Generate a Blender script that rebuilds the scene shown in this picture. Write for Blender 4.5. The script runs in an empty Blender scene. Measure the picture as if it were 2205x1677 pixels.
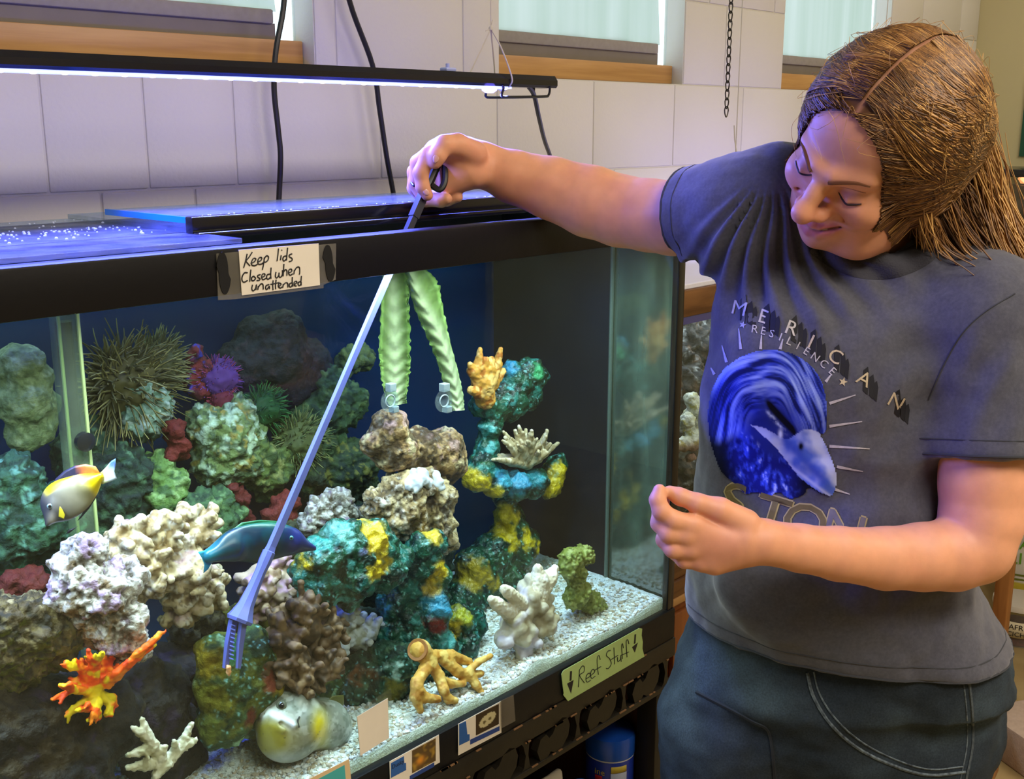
import bpy, bmesh, math, random
import numpy as np
from mathutils import Vector, Matrix, noise as mnoise
from mathutils.bvhtree import BVHTree

scene = bpy.context.scene
col = scene.collection
random.seed(7)
rng = np.random.default_rng(7)

# ------------------------------------------------------------------ camera
FPX = 2400.0
PITCH = math.atan(568 / 2400)
YAW = math.radians(42.85)
CAM = np.array([0, 0, 1.55])
FH = np.array([math.cos(YAW), math.sin(YAW), 0.0])
RT = np.array([math.sin(YAW), -math.cos(YAW), 0.0])
UP = np.array([0, 0, 1.0])
FW = FH * math.cos(PITCH) - UP * math.sin(PITCH)
CU = FH * math.sin(PITCH) + UP * math.cos(PITCH)
cam_data = bpy.data.cameras.new('camera')
cam = bpy.data.objects.new('camera', cam_data)
col.objects.link(cam)
cam.location = CAM
cam.rotation_euler = Matrix((RT, CU, -FW)).transposed().to_euler()
cam_data.sensor_fit = 'HORIZONTAL'
cam_data.sensor_width = 36
cam_data.lens = 36 * FPX / 2205
cam_data.clip_start = 0.02
scene.camera = cam

# ------------------------------------------------------------------ world, exposure, room lights
scene.view_settings.view_transform = 'Standard'
scene.view_settings.look = 'None'
scene.view_settings.gamma = 1.0
scene.view_settings.use_curve_mapping = False
scene.view_settings.exposure = 0.0
scene.cycles.max_bounces = 5
scene.cycles.diffuse_bounces = 3
scene.cycles.glossy_bounces = 3
scene.cycles.transmission_bounces = 3
scene.cycles.transparent_max_bounces = 10
scene.cycles.caustics_reflective = False
scene.cycles.caustics_refractive = False
scene.cycles.adaptive_threshold = 0.05
world = bpy.data.worlds.new('world')
scene.world = world
world.use_nodes = True
bg = world.node_tree.nodes['Background']
bg.inputs[0].default_value = (0.88, 0.97, 1.0, 1)      # overcast daylight outside the windows
bg.inputs[1].default_value = 2.2


def area(name, loc, rot, sx, sy, power, color, spread=180):
    d = bpy.data.lights.new(name, 'AREA')
    d.shape = 'RECTANGLE'; d.size = sx; d.size_y = sy
    d.energy = power; d.color = color; d.spread = math.radians(spread)
    o = bpy.data.objects.new(name, d); col.objects.link(o)
    o.location = loc; o.rotation_euler = rot
    return o


# warm ceiling panels of the classroom (the fixtures are built with the ceiling)
CEIL_Z = 2.9
PANELS = [(2.3, -0.8), (0.5, -0.75), (2.4, -2.6), (3.3, 0.35)]
for i, (x, y) in enumerate(PANELS):
    area('ceiling_lamp', (x, y, CEIL_Z - 0.06), (0, 0, 0), 1.15, 0.55, [26, 52, 16, 10][i], (1.0, 0.90, 0.77))

# ------------------------------------------------------------------ helpers


def ray(px, py):
    return FW + RT * (px - 1102.5) / FPX + CU * (838.5 - py) / FPX


def atY(px, py, Y):
    d = ray(px, py); return CAM + d * (Y - CAM[1]) / d[1]


def atX(px, py, X):
    d = ray(px, py); return CAM + d * (X - CAM[0]) / d[0]


def atZ(px, py, Z):
    d = ray(px, py); return CAM + d * (Z - CAM[2]) / d[2]


def atD(px, py, D):
    d = ray(px, py); return CAM + d * D / (d @ FH)


def depth(P):
    return float((np.asarray(P) - CAM) @ FW)


def pr(r, P):            # a size in photo pixels at point P -> metres
    return r * depth(P) / FPX


def link(o, parent=None):
    col.objects.link(o)
    if parent is not None:
        o.parent = parent
    return o


def tag(o, label=None, cat=None, group=None, kind=None):
    if label: o['label'] = label
    if cat: o['category'] = cat
    if group: o['group'] = group
    if kind: o['kind'] = kind
    return o


def empty(name, loc, label=None, cat=None, group=None):
    o = bpy.data.objects.new(name, None)
    o.empty_display_size = 0.05
    col.objects.link(o); o.location = Vector(tuple(float(v) for v in loc))
    return tag(o, label, cat, group)


def mesh_obj(name, verts, faces, mat, parent=None, smooth=True, colors=None):
    me = bpy.data.meshes.new(name)
    verts = np.asarray(verts, dtype=np.float64)
    if parent is not None:
        base = np.array(parent_loc(parent))
        verts = verts - base
    me.from_pydata(verts.tolist(), [], faces if isinstance(faces, list) else faces.tolist())
    if smooth:
        me.polygons.foreach_set('use_smooth', np.ones(len(me.polygons), dtype=bool))
    if colors is not None:
        a = me.color_attributes.new('Col', 'FLOAT_COLOR', 'POINT')
        c = np.ones((len(verts), 4), dtype=np.float32)
        c[:, :3] = colors
        a.data.foreach_set('color', c.ravel())
    if mat is not None:
        me.materials.append(mat)
    me.update()
    o = bpy.data.objects.new(name, me)
    return link(o, parent)


def parent_loc(p):
    v = Vector((0, 0, 0))
    while p is not None:
        v = v + p.location; p = p.parent
    return v


class MB:
    """collects simple shapes into one mesh"""

    def __init__(self):
        self.v = []; self.f = []

    def add(self, vs, fs):
        b = len(self.v)
        self.v += [tuple(float(c) for c in p) for p in vs]
        self.f += [tuple(b + i for i in f) for f in fs]
        return self

    def box(self, a, b, bev=0.0):
        x0, y0, z0 = a; x1, y1, z1 = b
        if bev <= 0:
            vs = [(x, y, z) for z in (z0, z1) for y in (y0, y1) for x in (x0, x1)]
            return self.add(vs, [(0, 2, 3, 1), (4, 5, 7, 6), (0, 1, 5, 4), (2, 6, 7, 3), (0, 4, 6, 2), (1, 3, 7, 5)])
        bm = bmesh.new()
        bmesh.ops.create_cube(bm, size=1)
        for v in bm.verts:
            v.co = Vector(((x0 + x1) / 2 + v.co.x * (x1 - x0), (y0 + y1) / 2 + v.co.y * (y1 - y0), (z0 + z1) / 2 + v.co.z * (z1 - z0)))
        bmesh.ops.bevel(bm, geom=list(bm.edges), offset=bev, segments=2, profile=0.5, affect='EDGES')
        self.bm(bm)
        return self

    def bm(self, bm):
        bm.verts.ensure_lookup_table(); bm.verts.index_update()
        self.add([v.co[:] for v in bm.verts], [[v.index for v in f.verts] for f in bm.faces]); bm.free()
        return self

    def tube(self, pts, r, n=8, caps=True):
        vs, fs = tube_geo(pts, r, n, caps)
        return self.add(vs, fs)

    def lathe(self, c, prof, n=24, axis=(0, 0, 1)):
        """prof: [(radius, height)] along axis from c"""
        ax = Vector(axis).normalized()
        u = ax.orthogonal().normalized(); w = ax.cross(u)
        vs = []; fs = []
        for r, h in prof:
            for k in range(n):
                a = 2 * math.pi * k / n
                vs.append(tuple(Vector(tuple(c)) + ax * h + (u * math.cos(a) + w * math.sin(a)) * r))
        for i in range(len(prof) - 1):
            for k in range(n):
                fs.append((i * n + k, i * n + (k + 1) % n, (i + 1) * n + (k + 1) % n, (i + 1) * n + k))
        fs.append(tuple(range(n))[::-1]); fs.append(tuple((len(prof) - 1) * n + k for k in range(n)))
        return self.add(vs, fs)

    def prism(self, poly, p0, ux, uy, un, h):
        """polygon in plane p0 + x ux + y uy extruded by h along un"""
        p0, ux, uy, un = [np.asarray(q, float) for q in (p0, ux, uy, un)]
        n = len(poly)
        vs = [p0 + ux * x + uy * y for x, y in poly] + [p0 + ux * x + uy * y + un * h for x, y in poly]
        fs = [tuple(range(n))[::-1], tuple(range(n, 2 * n))] + [(i, (i + 1) % n, n + (i + 1) % n, n + i) for i in range(n)]
        return self.add(vs, fs)

    def build(self, name, mat, parent=None, smooth=False, angle=40):
        o = mesh_obj(name, self.v, self.f, mat, parent, smooth)
        if smooth and angle:
            o.data.set_sharp_from_angle(angle=math.radians(angle))
        return o


def tube_geo(pts, r, n=8, caps=True):
    P = [Vector(tuple(float(c) for c in p)) for p in pts]
    m = len(P)
    R = list(r) if hasattr(r, '__len__') else [r] * m
    vs = []; fs = []
    t = (P[1] - P[0]).normalized()
    u = t.orthogonal().normalized()
    for i in range(m):
        t = (P[min(i + 1, m - 1)] - P[max(i - 1, 0)])
        if t.length < 1e-9: t = Vector((0, 0, 1))
        t.normalize()
        u = (u - t * u.dot(t))
        if u.length < 1e-6: u = t.orthogonal()
        u.normalize(); w = t.cross(u)
        for k in range(n):
            a = 2 * math.pi * k / n
            vs.append(P[i] + (u * math.cos(a) + w * math.sin(a)) * R[i])
    for i in range(m - 1):
        for k in range(n):
            fs.append((i * n + k, i * n + (k + 1) % n, (i + 1) * n + (k + 1) % n, (i + 1) * n + k))
    if caps:
        fs.append(tuple(range(n))[::-1]); fs.append(tuple((m - 1) * n + k for k in range(n)))
    return vs, fs


def spline(pts, n=8):
    """Catmull-Rom through pts"""
    P = [np.asarray(p, float) for p in pts]
    P = [2 * P[0] - P[1]] + P + [2 * P[-1] - P[-2]]
    out = []
    for i in range(1, len(P) - 2):
        for k in range(n):
            t = k / n
            out.append(0.5 * (2 * P[i] + (P[i + 1] - P[i - 1]) * t + (2 * P[i - 1] - 5 * P[i] + 4 * P[i + 1] - P[i + 2]) * t * t + (3 * P[i] - P[i - 1] - 3 * P[i + 1] + P[i + 2]) * t ** 3))
    out.append(P[-2])
    return out


# ------------------------------------------------------------------ noise and signed-distance sculpting
_perm = np.random.default_rng(3).permutation(256).astype(np.int64)
_grad = np.random.default_rng(4).normal(size=(256, 3)); _grad /= np.linalg.norm(_grad, axis=1)[:, None]


def pnoise(P):
    P = np.asarray(P, float)
    i = np.floor(P).astype(np.int64); f = P - i
    u = f * f * f * (f * (f * 6 - 15) + 10)
    out = 0.0
    for dx in (0, 1):
        for dy in (0, 1):
            for dz in (0, 1):
                h = _perm[(_perm[(_perm[(i[..., 0] + dx) & 255] + i[..., 1] + dy) & 255] + i[..., 2] + dz) & 255]
                g = _grad[h]
                w = (u[..., 0] if dx else 1 - u[..., 0]) * (u[..., 1] if dy else 1 - u[..., 1]) * (u[..., 2] if dz else 1 - u[..., 2])
                out = out + w * (g[..., 0] * (f[..., 0] - dx) + g[..., 1] * (f[..., 1] - dy) + g[..., 2] * (f[..., 2] - dz))
    return out * 1.6


def fbm(P, freq, octaves=4, gain=0.5, seed=0):
    P = np.asarray(P, float) * freq + seed * 17.31
    a = 1.0; s = 0
    for _ in range(octaves):
        s = s + a * pnoise(P); P = P * 2.03 + 5.1; a *= gain
    return s


def worley(P, freq, seed=0):
    """distance to the closest of jittered cell points (1 cell = 1/freq)"""
    P = np.asarray(P, float) * freq + seed * 9.7
    i = np.floor(P).astype(np.int64)
    best = np.full(P.shape[:-1], 9.0)
    for dx in (-1, 0, 1):
        for dy in (-1, 0, 1):
            for dz in (-1, 0, 1):
                c = i + np.array([dx, dy, dz])
                h = _perm[(_perm[(_perm[c[..., 0] & 255] + c[..., 1]) & 255] + c[..., 2]) & 255]
                q = c + 0.5 + 0.33 * _grad[h]
                best = np.minimum(best, ((P - q) ** 2).sum(-1))
    return np.sqrt(best)


def smin(a, b, k):
    if k <= 0: return np.minimum(a, b)
    h = np.maximum(k - np.abs(a - b), 0) / k
    return np.minimum(a, b) - h * h * k * 0.25


class Field:
    def __init__(self, lo, hi, h, pad=.010):
        self.lo = np.asarray(lo, float); self.h = h; self.pad = pad
        self.n = np.maximum(4, np.ceil((np.asarray(hi, float) - self.lo) / h).astype(int) + 1)
        self.d = np.full(self.n, 0.5, dtype=np.float32)

    def sub(self, lo, hi):
        a = np.clip(np.floor((np.asarray(lo) - self.lo) / self.h).astype(int), 0, self.n)
        b = np.clip(np.ceil((np.asarray(hi) - self.lo) / self.h).astype(int) + 1, 0, self.n)
        if (b <= a).any(): return None, None
        s = tuple(slice(x, y) for x, y in zip(a, b))
        g = np.meshgrid(*[self.lo[i] + self.h * np.arange(a[i], b[i]) for i in range(3)], indexing='ij')
        return s, np.stack(g, -1)

    def op(self, fn, lo, hi, k=0.0, mode='add'):
        m = max(k, self.pad) + 2.5 * self.h
        s, G = self.sub(np.asarray(lo) - m, np.asarray(hi) + m)
        if s is None: return self
        v = fn(G)
        if mode == 'add': self.d[s] = smin(self.d[s], v, k)
        else: self.d[s] = -smin(-self.d[s], v, k)          # subtract
        return self

    def ball(self, c, r, k=0.0, mode='add'):
        c = np.asarray(c, float)
        return self.op(lambda G: np.sqrt(((G - c) ** 2).sum(-1)) - r, c - r, c + r, k, mode)

    def ell(self, c, radii, R=None, k=0.0, mode='add'):
        """ellipsoid; R columns = local axes"""
        c = np.asarray(c, float); radii = np.asarray(radii, float)
        R = np.eye(3) if R is None else np.asarray(R, float)
        e = np.sqrt(((R * radii) ** 2).sum(1))

        def fn(G):
            q = (G - c) @ R
            k0 = np.sqrt(((q / radii) ** 2).sum(-1)); k1 = np.sqrt(((q / radii ** 2) ** 2).sum(-1))
            return k0 * (k0 - 1.0) / np.maximum(k1, 1e-9)
        return self.op(fn, c - e, c + e, k, mode)

    def cap(self, a, b, r0, r1=None, k=0.0, mode='add'):
        a = np.asarray(a, float); b = np.asarray(b, float); r1 = r0 if r1 is None else r1
        ab = b - a; L = max(ab @ ab, 1e-12)

        def fn(G):
            t = np.clip(((G - a) @ ab) / L, 0, 1)
            q = G - a - t[..., None] * ab
            return np.sqrt((q ** 2).sum(-1)) - (r0 + (r1 - r0) * t)
        m = max(r0, r1)
        return self.op(fn, np.minimum(a, b) - m, np.maximum(a, b) + m, k, mode)

    def chain(self, pts, rads, k=0.0, mode='add'):
        for i in range(len(pts) - 1):
            self.cap(pts[i], pts[i + 1], rads[i], rads[i + 1], k, mode)
        return self

    def box(self, c, half, R=None, r=0.0, k=0.0, mode='add'):
        c = np.asarray(c, float); half = np.asarray(half, float)
        R = np.eye(3) if R is None else np.asarray(R, float)
        e = np.abs(R) @ (half) + r

        def fn(G):
            q = np.abs((G - c) @ R) - (half - r)
            return np.sqrt((np.maximum(q, 0) ** 2).sum(-1)) + np.minimum(q.max(-1), 0) - r
        return self.op(fn, c - e, c + e, k, mode)

    def mesh(self):
        d = self.d
        # close the surface at the grid border
        for ax in range(3):
            for e in (0, -1):
                sl = [slice(None)] * 3; sl[ax] = e
                d[tuple(sl)] = np.maximum(d[tuple(sl)], 1e-4)
        s = d < 0
        nx, ny, nz = d.shape
        c = np.zeros((nx - 1, ny - 1, nz - 1), dtype=np.int8)
        for i in (0, 1):
            for j in (0, 1):
                for k in (0, 1):
                    c += s[i:nx - 1 + i, j:ny - 1 + j, k:nz - 1 + k]
        act = (c > 0) & (c < 8)
        I, J, K = np.nonzero(act)
        idx = np.full(act.shape, -1, dtype=np.int32); idx[I, J, K] = np.arange(len(I))
        corner = {}
        for i in (0, 1):
            for j in (0, 1):
                for k in (0, 1):
                    corner[i, j, k] = d[I + i, J + j, K + k]
        acc = np.zeros((len(I), 3)); cnt = np.zeros(len(I))
        for a in corner:
            for ax in range(3):
                if a[ax] == 0:
                    b = list(a); b[ax] = 1; b = tuple(b)
                    va, vb = corner[a], corner[b]
                    m = (va < 0) != (vb < 0)
                    t = np.where(m, va / np.where(np.abs(va - vb) < 1e-12, 1, va - vb), 0)
                    p = np.tile(np.array(a, float), (len(I), 1)); p[:, ax] = t
                    acc[m] += p[m]; cnt[m] += 1
        V = (np.stack([I, J, K], 1) + acc / np.maximum(cnt, 1)[:, None]) * self.h + self.lo
        Q = []
        for ax in range(3):
            o1, o2 = [(1, 2), (2, 0), (0, 1)][ax]
            a = [slice(None)] * 3; b = [slice(None)] * 3
            a[ax] = slice(0, -1); b[ax] = slice(1, None)
            sa, sb = s[tuple(a)], s[tuple(b)]
            e = np.nonzero(sa != sb)
            E = np.stack(e, 1)
            ok = (E[:, o1] > 0) & (E[:, o2] > 0) & (E[:, o1] < d.shape[o1] - 1) & (E[:, o2] < d.shape[o2] - 1)
            E = E[ok]
            fl = sa[E[:, 0], E[:, 1], E[:, 2]]
            def cell(d1, d2):
                F = E.copy(); F[:, o1] += d1; F[:, o2] += d2
                return idx[F[:, 0], F[:, 1], F[:, 2]]
            q = np.stack([cell(-1, -1), cell(0, -1), cell(0, 0), cell(-1, 0)], 1)
            q[~fl] = q[~fl][:, ::-1]
            Q.append(q)
        Q = np.concatenate(Q)
        return V, Q[(Q >= 0).all(1)]


def normals(V, Q):
    fn = np.cross(V[Q[:, 2]] - V[Q[:, 0]], V[Q[:, 3]] - V[Q[:, 1]])
    idx = Q.T.ravel()
    n = np.stack([np.bincount(idx, np.tile(fn[:, a], 4), len(V)) for a in range(3)], 1)
    return n / np.maximum(np.linalg.norm(n, axis=1), 1e-12)[:, None]


def relax(V, Q, it=1, f=0.5):
    E = np.concatenate([Q[:, [0, 1]], Q[:, [1, 2]], Q[:, [2, 3]], Q[:, [3, 0]]])
    cnt = np.bincount(E[:, 0], minlength=len(V)) + np.bincount(E[:, 1], minlength=len(V))
    for _ in range(it):
        s = np.zeros_like(V)
        for ax in range(3):
            s[:, ax] = np.bincount(E[:, 0], V[E[:, 1], ax], len(V)) + np.bincount(E[:, 1], V[E[:, 0], ax], len(V))
        V = V + f * (s / np.maximum(cnt, 1)[:, None] - V)
    return V


def lerp(a, b, t):
    t = np.clip(t, 0, 1)[..., None]
    return np.asarray(a) * (1 - t) + np.asarray(b) * t


def sst(a, b, x):
    t = np.clip((x - a) / (b - a), 0, 1); return t * t * (3 - 2 * t)


def srgb(r, g, b):
    return tuple((c / 255 / 12.92) if c / 255 <= 0.04045 else ((c / 255 + 0.055) / 1.055) ** 2.4 for c in (r, g, b))


def S(r, g, b):
    return np.array(srgb(r, g, b))


def mixcol(V, stops, freq, seed=0, sharp=.12):
    """stops: list of (colour, threshold) chosen by independent noises over the first colour"""
    C = np.tile(np.asarray(stops[0][0]), (len(V), 1)).astype(float)
    for i, (c, th) in enumerate(stops[1:]):
        n = fbm(V, freq, 3, .55, seed + i * 3.7 + 1)
        C = lerp2(C, c, sst(th - sharp, th + sharp, n))
    return C


def lerp2(C, c, t):
    return C * (1 - t[:, None]) + np.asarray(c) * t[:, None]


# ------------------------------------------------------------------ materials
def nmat(name):
    m = bpy.data.materials.new(name); m.use_nodes = True
    nt = m.node_tree
    return m, nt, nt.nodes['Principled BSDF']


def link_noise_bump(nt, b, scale, strength, dist=0.002, detail=4):
    tc = nt.nodes.new('ShaderNodeTexCoord')
    n = nt.nodes.new('ShaderNodeTexNoise'); n.inputs['Scale'].default_value = scale; n.inputs['Detail'].default_value = detail
    nt.links.new(tc.outputs['Object'], n.inputs['Vector'])
    bu = nt.nodes.new('ShaderNodeBump'); bu.inputs['Strength'].default_value = strength; bu.inputs['Distance'].default_value = dist
    nt.links.new(n.outputs['Fac'], bu.inputs['Height']); nt.links.new(bu.outputs['Normal'], b.inputs['Normal'])
    return n


def mat(name, c, rough=0.5, spec=0.5, metal=0.0, var=0.0, vscale=20, bump=0, bscale=60, bdist=0.002, c2=None, coat=0):
    """plain surface with a little noise in colour and relief"""
    m, nt, b = nmat(name)
    b.inputs['Base Color'].default_value = (*c, 1)
    b.inputs['Roughness'].default_value = rough
    b.inputs['Specular IOR Level'].default_value = spec
    b.inputs['Metallic'].default_value = metal
    b.inputs['Coat Weight'].default_value = coat
    if var or c2 is not None:
        tc = nt.nodes.new('ShaderNodeTexCoord')
        n = nt.nodes.new('ShaderNodeTexNoise'); n.inputs['Scale'].default_value = vscale; n.inputs['Detail'].default_value = 5
        nt.links.new(tc.outputs['Object'], n.inputs['Vector'])
        r = nt.nodes.new('ShaderNodeValToRGB')
        r.color_ramp.elements[0].position = 0.3; r.color_ramp.elements[1].position = 0.7
        if c2 is None:
            r.color_ramp.elements[0].color = (*[x * (1 - var) for x in c], 1)
            r.color_ramp.elements[1].color = (*[min(1, x * (1 + var)) for x in c], 1)
        else:
            r.color_ramp.elements[0].color = (*c, 1); r.color_ramp.elements[1].color = (*c2, 1)
        nt.links.new(n.outputs['Fac'], r.inputs['Fac']); nt.links.new(r.outputs['Color'], b.inputs['Base Color'])
    if bump:
        link_noise_bump(nt, b, bscale, bump, bdist)
    return m


def vmat(name, rough=0.6, spec=0.4, sss=0.0, sssr=(1, 0.4, 0.25), bump=0, bscale=200, bdist=0.001, var=0.0, vscale=60, coat=0, alpha=None, sheen=0, trans=0):
    """colour from the mesh's own colour attribute, broken up by noise"""
    m, nt, b = nmat(name)
    at = nt.nodes.new('ShaderNodeAttribute'); at.attribute_name = 'Col'
    out = at.outputs['Color']
    if var:
        tc = nt.nodes.new('ShaderNodeTexCoord')
        n = nt.nodes.new('ShaderNodeTexNoise'); n.inputs['Scale'].default_value = vscale; n.inputs['Detail'].default_value = 4
        nt.links.new(tc.outputs['Object'], n.inputs['Vector'])
        mr = nt.nodes.new('ShaderNodeMapRange'); mr.inputs[1].default_value = 0.3; mr.inputs[2].default_value = 0.7
        mr.inputs[3].default_value = 1 - var; mr.inputs[4].default_value = 1 + var
        nt.links.new(n.outputs['Fac'], mr.inputs[0])
        mx = nt.nodes.new('ShaderNodeMix'); mx.data_type = 'RGBA'; mx.blend_type = 'MULTIPLY'; mx.inputs[0].default_value = 1
        nt.links.new(out, mx.inputs[6]); nt.links.new(mr.outputs[0], mx.inputs[7]); out = mx.outputs[2]
    nt.links.new(out, b.inputs['Base Color'])
    b.inputs['Roughness'].default_value = rough
    b.inputs['Specular IOR Level'].default_value = spec
    b.inputs['Coat Weight'].default_value = coat
    b.inputs['Sheen Weight'].default_value = sheen
    b.inputs['Transmission Weight'].default_value = trans
    if sss:
        b.inputs['Subsurface Weight'].default_value = sss
        b.inputs['Subsurface Radius'].default_value = sssr
        b.inputs['Subsurface Scale'].default_value = 0.006
    if bump:
        link_noise_bump(nt, b, bscale, bump, bdist)
    return m


def wood(name, c1, c2, scale=(3, 40, 40), rough=0.45, rot=(0, 0, 0)):
    m, nt, b = nmat(name)
    tc = nt.nodes.new('ShaderNodeTexCoord'); mp = nt.nodes.new('ShaderNodeMapping')
    mp.inputs['Scale'].default_value = scale; mp.inputs['Rotation'].default_value = rot
    nt.links.new(tc.outputs['Object'], mp.inputs['Vector'])
    n = nt.nodes.new('ShaderNodeTexNoise'); n.inputs['Scale'].default_value = 1.0; n.inputs['Detail'].default_value = 6; n.inputs['Distortion'].default_value = 0.6
    nt.links.new(mp.outputs[0], n.inputs['Vector'])
    r = nt.nodes.new('ShaderNodeValToRGB'); r.color_ramp.elements[0].position = 0.32; r.color_ramp.elements[1].position = 0.68
    r.color_ramp.elements[0].color = (*c1, 1); r.color_ramp.elements[1].color = (*c2, 1)
    nt.links.new(n.outputs['Fac'], r.inputs['Fac']); nt.links.new(r.outputs['Color'], b.inputs['Base Color'])
    b.inputs['Roughness'].default_value = rough
    return m


def thin_glass(name, tint=(1, 1, 1), refl=(0.9, 0.95, 1), rough=0.0, ior=1.45, dirt=0.0, dirt_c=(0.4, 0.5, 0.45), boost=1.0):
    """a pane: mostly clear, with the mirror image any pane shows, and a film of dirt, also used as haze"""
    m, nt, b = nmat(name)
    nt.nodes.remove(b)
    out = nt.nodes['Material Output']
    tr = nt.nodes.new('ShaderNodeBsdfTransparent'); tr.inputs[0].default_value = (*tint, 1)
    gl = nt.nodes.new('ShaderNodeBsdfGlossy'); gl.inputs['Color'].default_value = (*refl, 1); gl.inputs['Roughness'].default_value = rough
    lw = nt.nodes.new('ShaderNodeLayerWeight'); lw.inputs['Blend'].default_value = 0.5
    pw = nt.nodes.new('ShaderNodeMath'); pw.operation = 'POWER'; pw.inputs[1].default_value = 4.0
    nt.links.new(lw.outputs['Facing'], pw.inputs[0])
    f0 = ((ior - 1) / (ior + 1)) ** 2
    ma = nt.nodes.new('ShaderNodeMath'); ma.operation = 'MULTIPLY_ADD'; ma.inputs[1].default_value = 0.5; ma.inputs[2].default_value = f0
    nt.links.new(pw.outputs[0], ma.inputs[0])
    fac = ma.outputs[0]
    if boost != 1.0:
        mu = nt.nodes.new('ShaderNodeMath'); mu.operation = 'MULTIPLY'; mu.use_clamp = True
        nt.links.new(fac, mu.inputs[0]); mu.inputs[1].default_value = boost; fac = mu.outputs[0]
    mx = nt.nodes.new('ShaderNodeMixShader')
    nt.links.new(fac, mx.inputs[0]); nt.links.new(tr.outputs[0], mx.inputs[1]); nt.links.new(gl.outputs[0], mx.inputs[2])
    last = mx
    if dirt:
        df = nt.nodes.new('ShaderNodeBsdfDiffuse'); df.inputs[0].default_value = (*dirt_c, 1)
        tc = nt.nodes.new('ShaderNodeTexCoord'); n = nt.nodes.new('ShaderNodeTexNoise'); n.inputs['Scale'].default_value = 9; n.inputs['Detail'].default_value = 7
        nt.links.new(tc.outputs['Object'], n.inputs['Vector'])
        mr = nt.nodes.new('ShaderNodeMapRange'); mr.inputs[1].default_value = 0.4; mr.inputs[2].default_value = 0.75; mr.inputs[3].default_value = dirt * 0.35; mr.inputs[4].default_value = dirt
        nt.links.new(n.outputs['Fac'], mr.inputs[0])
        m2 = nt.nodes.new('ShaderNodeMixShader')
        nt.links.new(mr.outputs[0], m2.inputs[0]); nt.links.new(mx.outputs[0], m2.inputs[1]); nt.links.new(df.outputs[0], m2.inputs[2])
        last = m2
    nt.links.new(last.outputs[0], out.inputs['Surface'])
    return m


def emit(name, c, s):
    m, nt, b = nmat(name)
    b.inputs['Base Color'].default_value = (*[min(1, x) for x in c], 1)
    b.inputs['Emission Color'].default_value = (*c, 1); b.inputs['Emission Strength'].default_value = s
    m.cycles.emission_sampling = 'NONE'
    return m


black_plastic = mat('black_plastic', (0.007, 0.007, 0.008), 0.45, 0.22, bump=0.15, bscale=90)
black_gloss = mat('black_gloss', (0.008, 0.008, 0.010), 0.2, 0.5)
white_paper = mat('white_paper', S(238, 230, 212), 0.7, var=0.04)
ink = mat('ink', (0.012, 0.012, 0.014), 0.6)

# ================================================================== THE ROOM
WY = 1.58
wall_paint = mat('wall_paint', S(216, 212, 202), 0.75, 0.3, var=0.025, vscale=3, bump=0.35, bscale=140, bdist=0.0015)
mortar_paint = mat('mortar_paint', S(210, 206, 196), 0.8, 0.2, bump=0.3, bscale=120)
warm_light_paint = mat('warm_light_paint', S(206, 196, 150), 0.8, 0.2, var=0.02, vscale=4)  # yellow cast of the warm lamps put into the wall colour
floor_mat = mat('floor_mat', S(150, 128, 84), 0.55, 0.3, c2=S(172, 152, 108), vscale=7)
ceiling_mat = mat('ceiling_mat', S(225, 220, 208), 0.9, 0.2, var=0.05, vscale=30)
sill_wood = wood('sill_wood', S(176, 130, 76), S(206, 160, 100), (3, 60, 60), 0.4)
daylight_glass = thin_glass('daylight_glass', (0.92, 0.98, 1.0))
frame_grey = mat('frame_grey', S(120, 112, 102), 0.6, var=0.05)


def structure(o):
    o['kind'] = 'structure'; return o


structure(MB().box((-3.1, -4.1, -0.1), (4.3, 1.64, 0.0)).build('floor', floor_mat))
structure(MB().box((-3.1, -4.1, CEIL_Z), (4.3, 1.64, CEIL_Z + 0.1)).build('ceiling', ceiling_mat))
structure(MB().box((-3.2, -4.1, 0), (-3.1, 1.64, CEIL_Z)).build('wall_left', warm_light_paint))
structure(MB().box((4.1, -4.1, 0), (4.25, 1.64, CEIL_Z)).build('wall_right', warm_light_paint))
structure(MB().box((-3.1, -4.2, 0), (4.3, -4.1, CEIL_Z)).build('wall_front', warm_light_paint))

WINS = [(0.575, 1.214), (1.668, 2.306), (2.771, 3.41)]
ZS, ZT = 1.646, 2.62
mb = MB()
Y0, Y1 = WY + 0.0028, WY + 0.060
mb.box((-3.1, Y0, 0), (4.1, Y1, ZS)).box((-3.1, Y0, ZT), (4.1, Y1, CEIL_Z))
xs = [-3.1] + [e for w in WINS for e in w] + [4.1]
for i in range(0, len(xs), 2):
    mb.box((xs[i], Y0, ZS), (xs[i + 1], Y1, ZT))
wall = structure(mb.build('wall_back', mortar_paint))


def block(x0, x1, z0, z1):
    g = 0.0016
    MB().box((x0 + g, WY, z0 + g), (x1 - g, WY + 0.02, z1 - g), 0.0028).build('block', wall_paint, wall, smooth=True)


for ci in range(-2, 4):
    z0 = 1.455 + 0.191 * ci; z1 = z0 + 0.191
    x = 0.262 if ci % 2 == 0 else 0.34
    joints = []
    while x < 4.09:
        joints.append(x)
        x += 0.157 if (x < 1.04 and ci <= 0) else 0.3065
    joints.append(4.1)
    for a, b in zip(joints[:-1], joints[1:]):
        segs = [(a, b)]
        if z0 > 1.6:
            for w0, w1 in WINS:
                nxt = []
                for s0, s1 in segs:
                    if s1 <= w0 or s0 >= w1: nxt.append((s0, s1)); continue
                    if s0 < w0: nxt.append((s0, w0))
                    if s1 > w1: nxt.append((w1, s1))
                segs = nxt
        for s0, s1 in segs:
            if s1 - s0 > 0.03: block(s0, s1, z0, z1)

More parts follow.
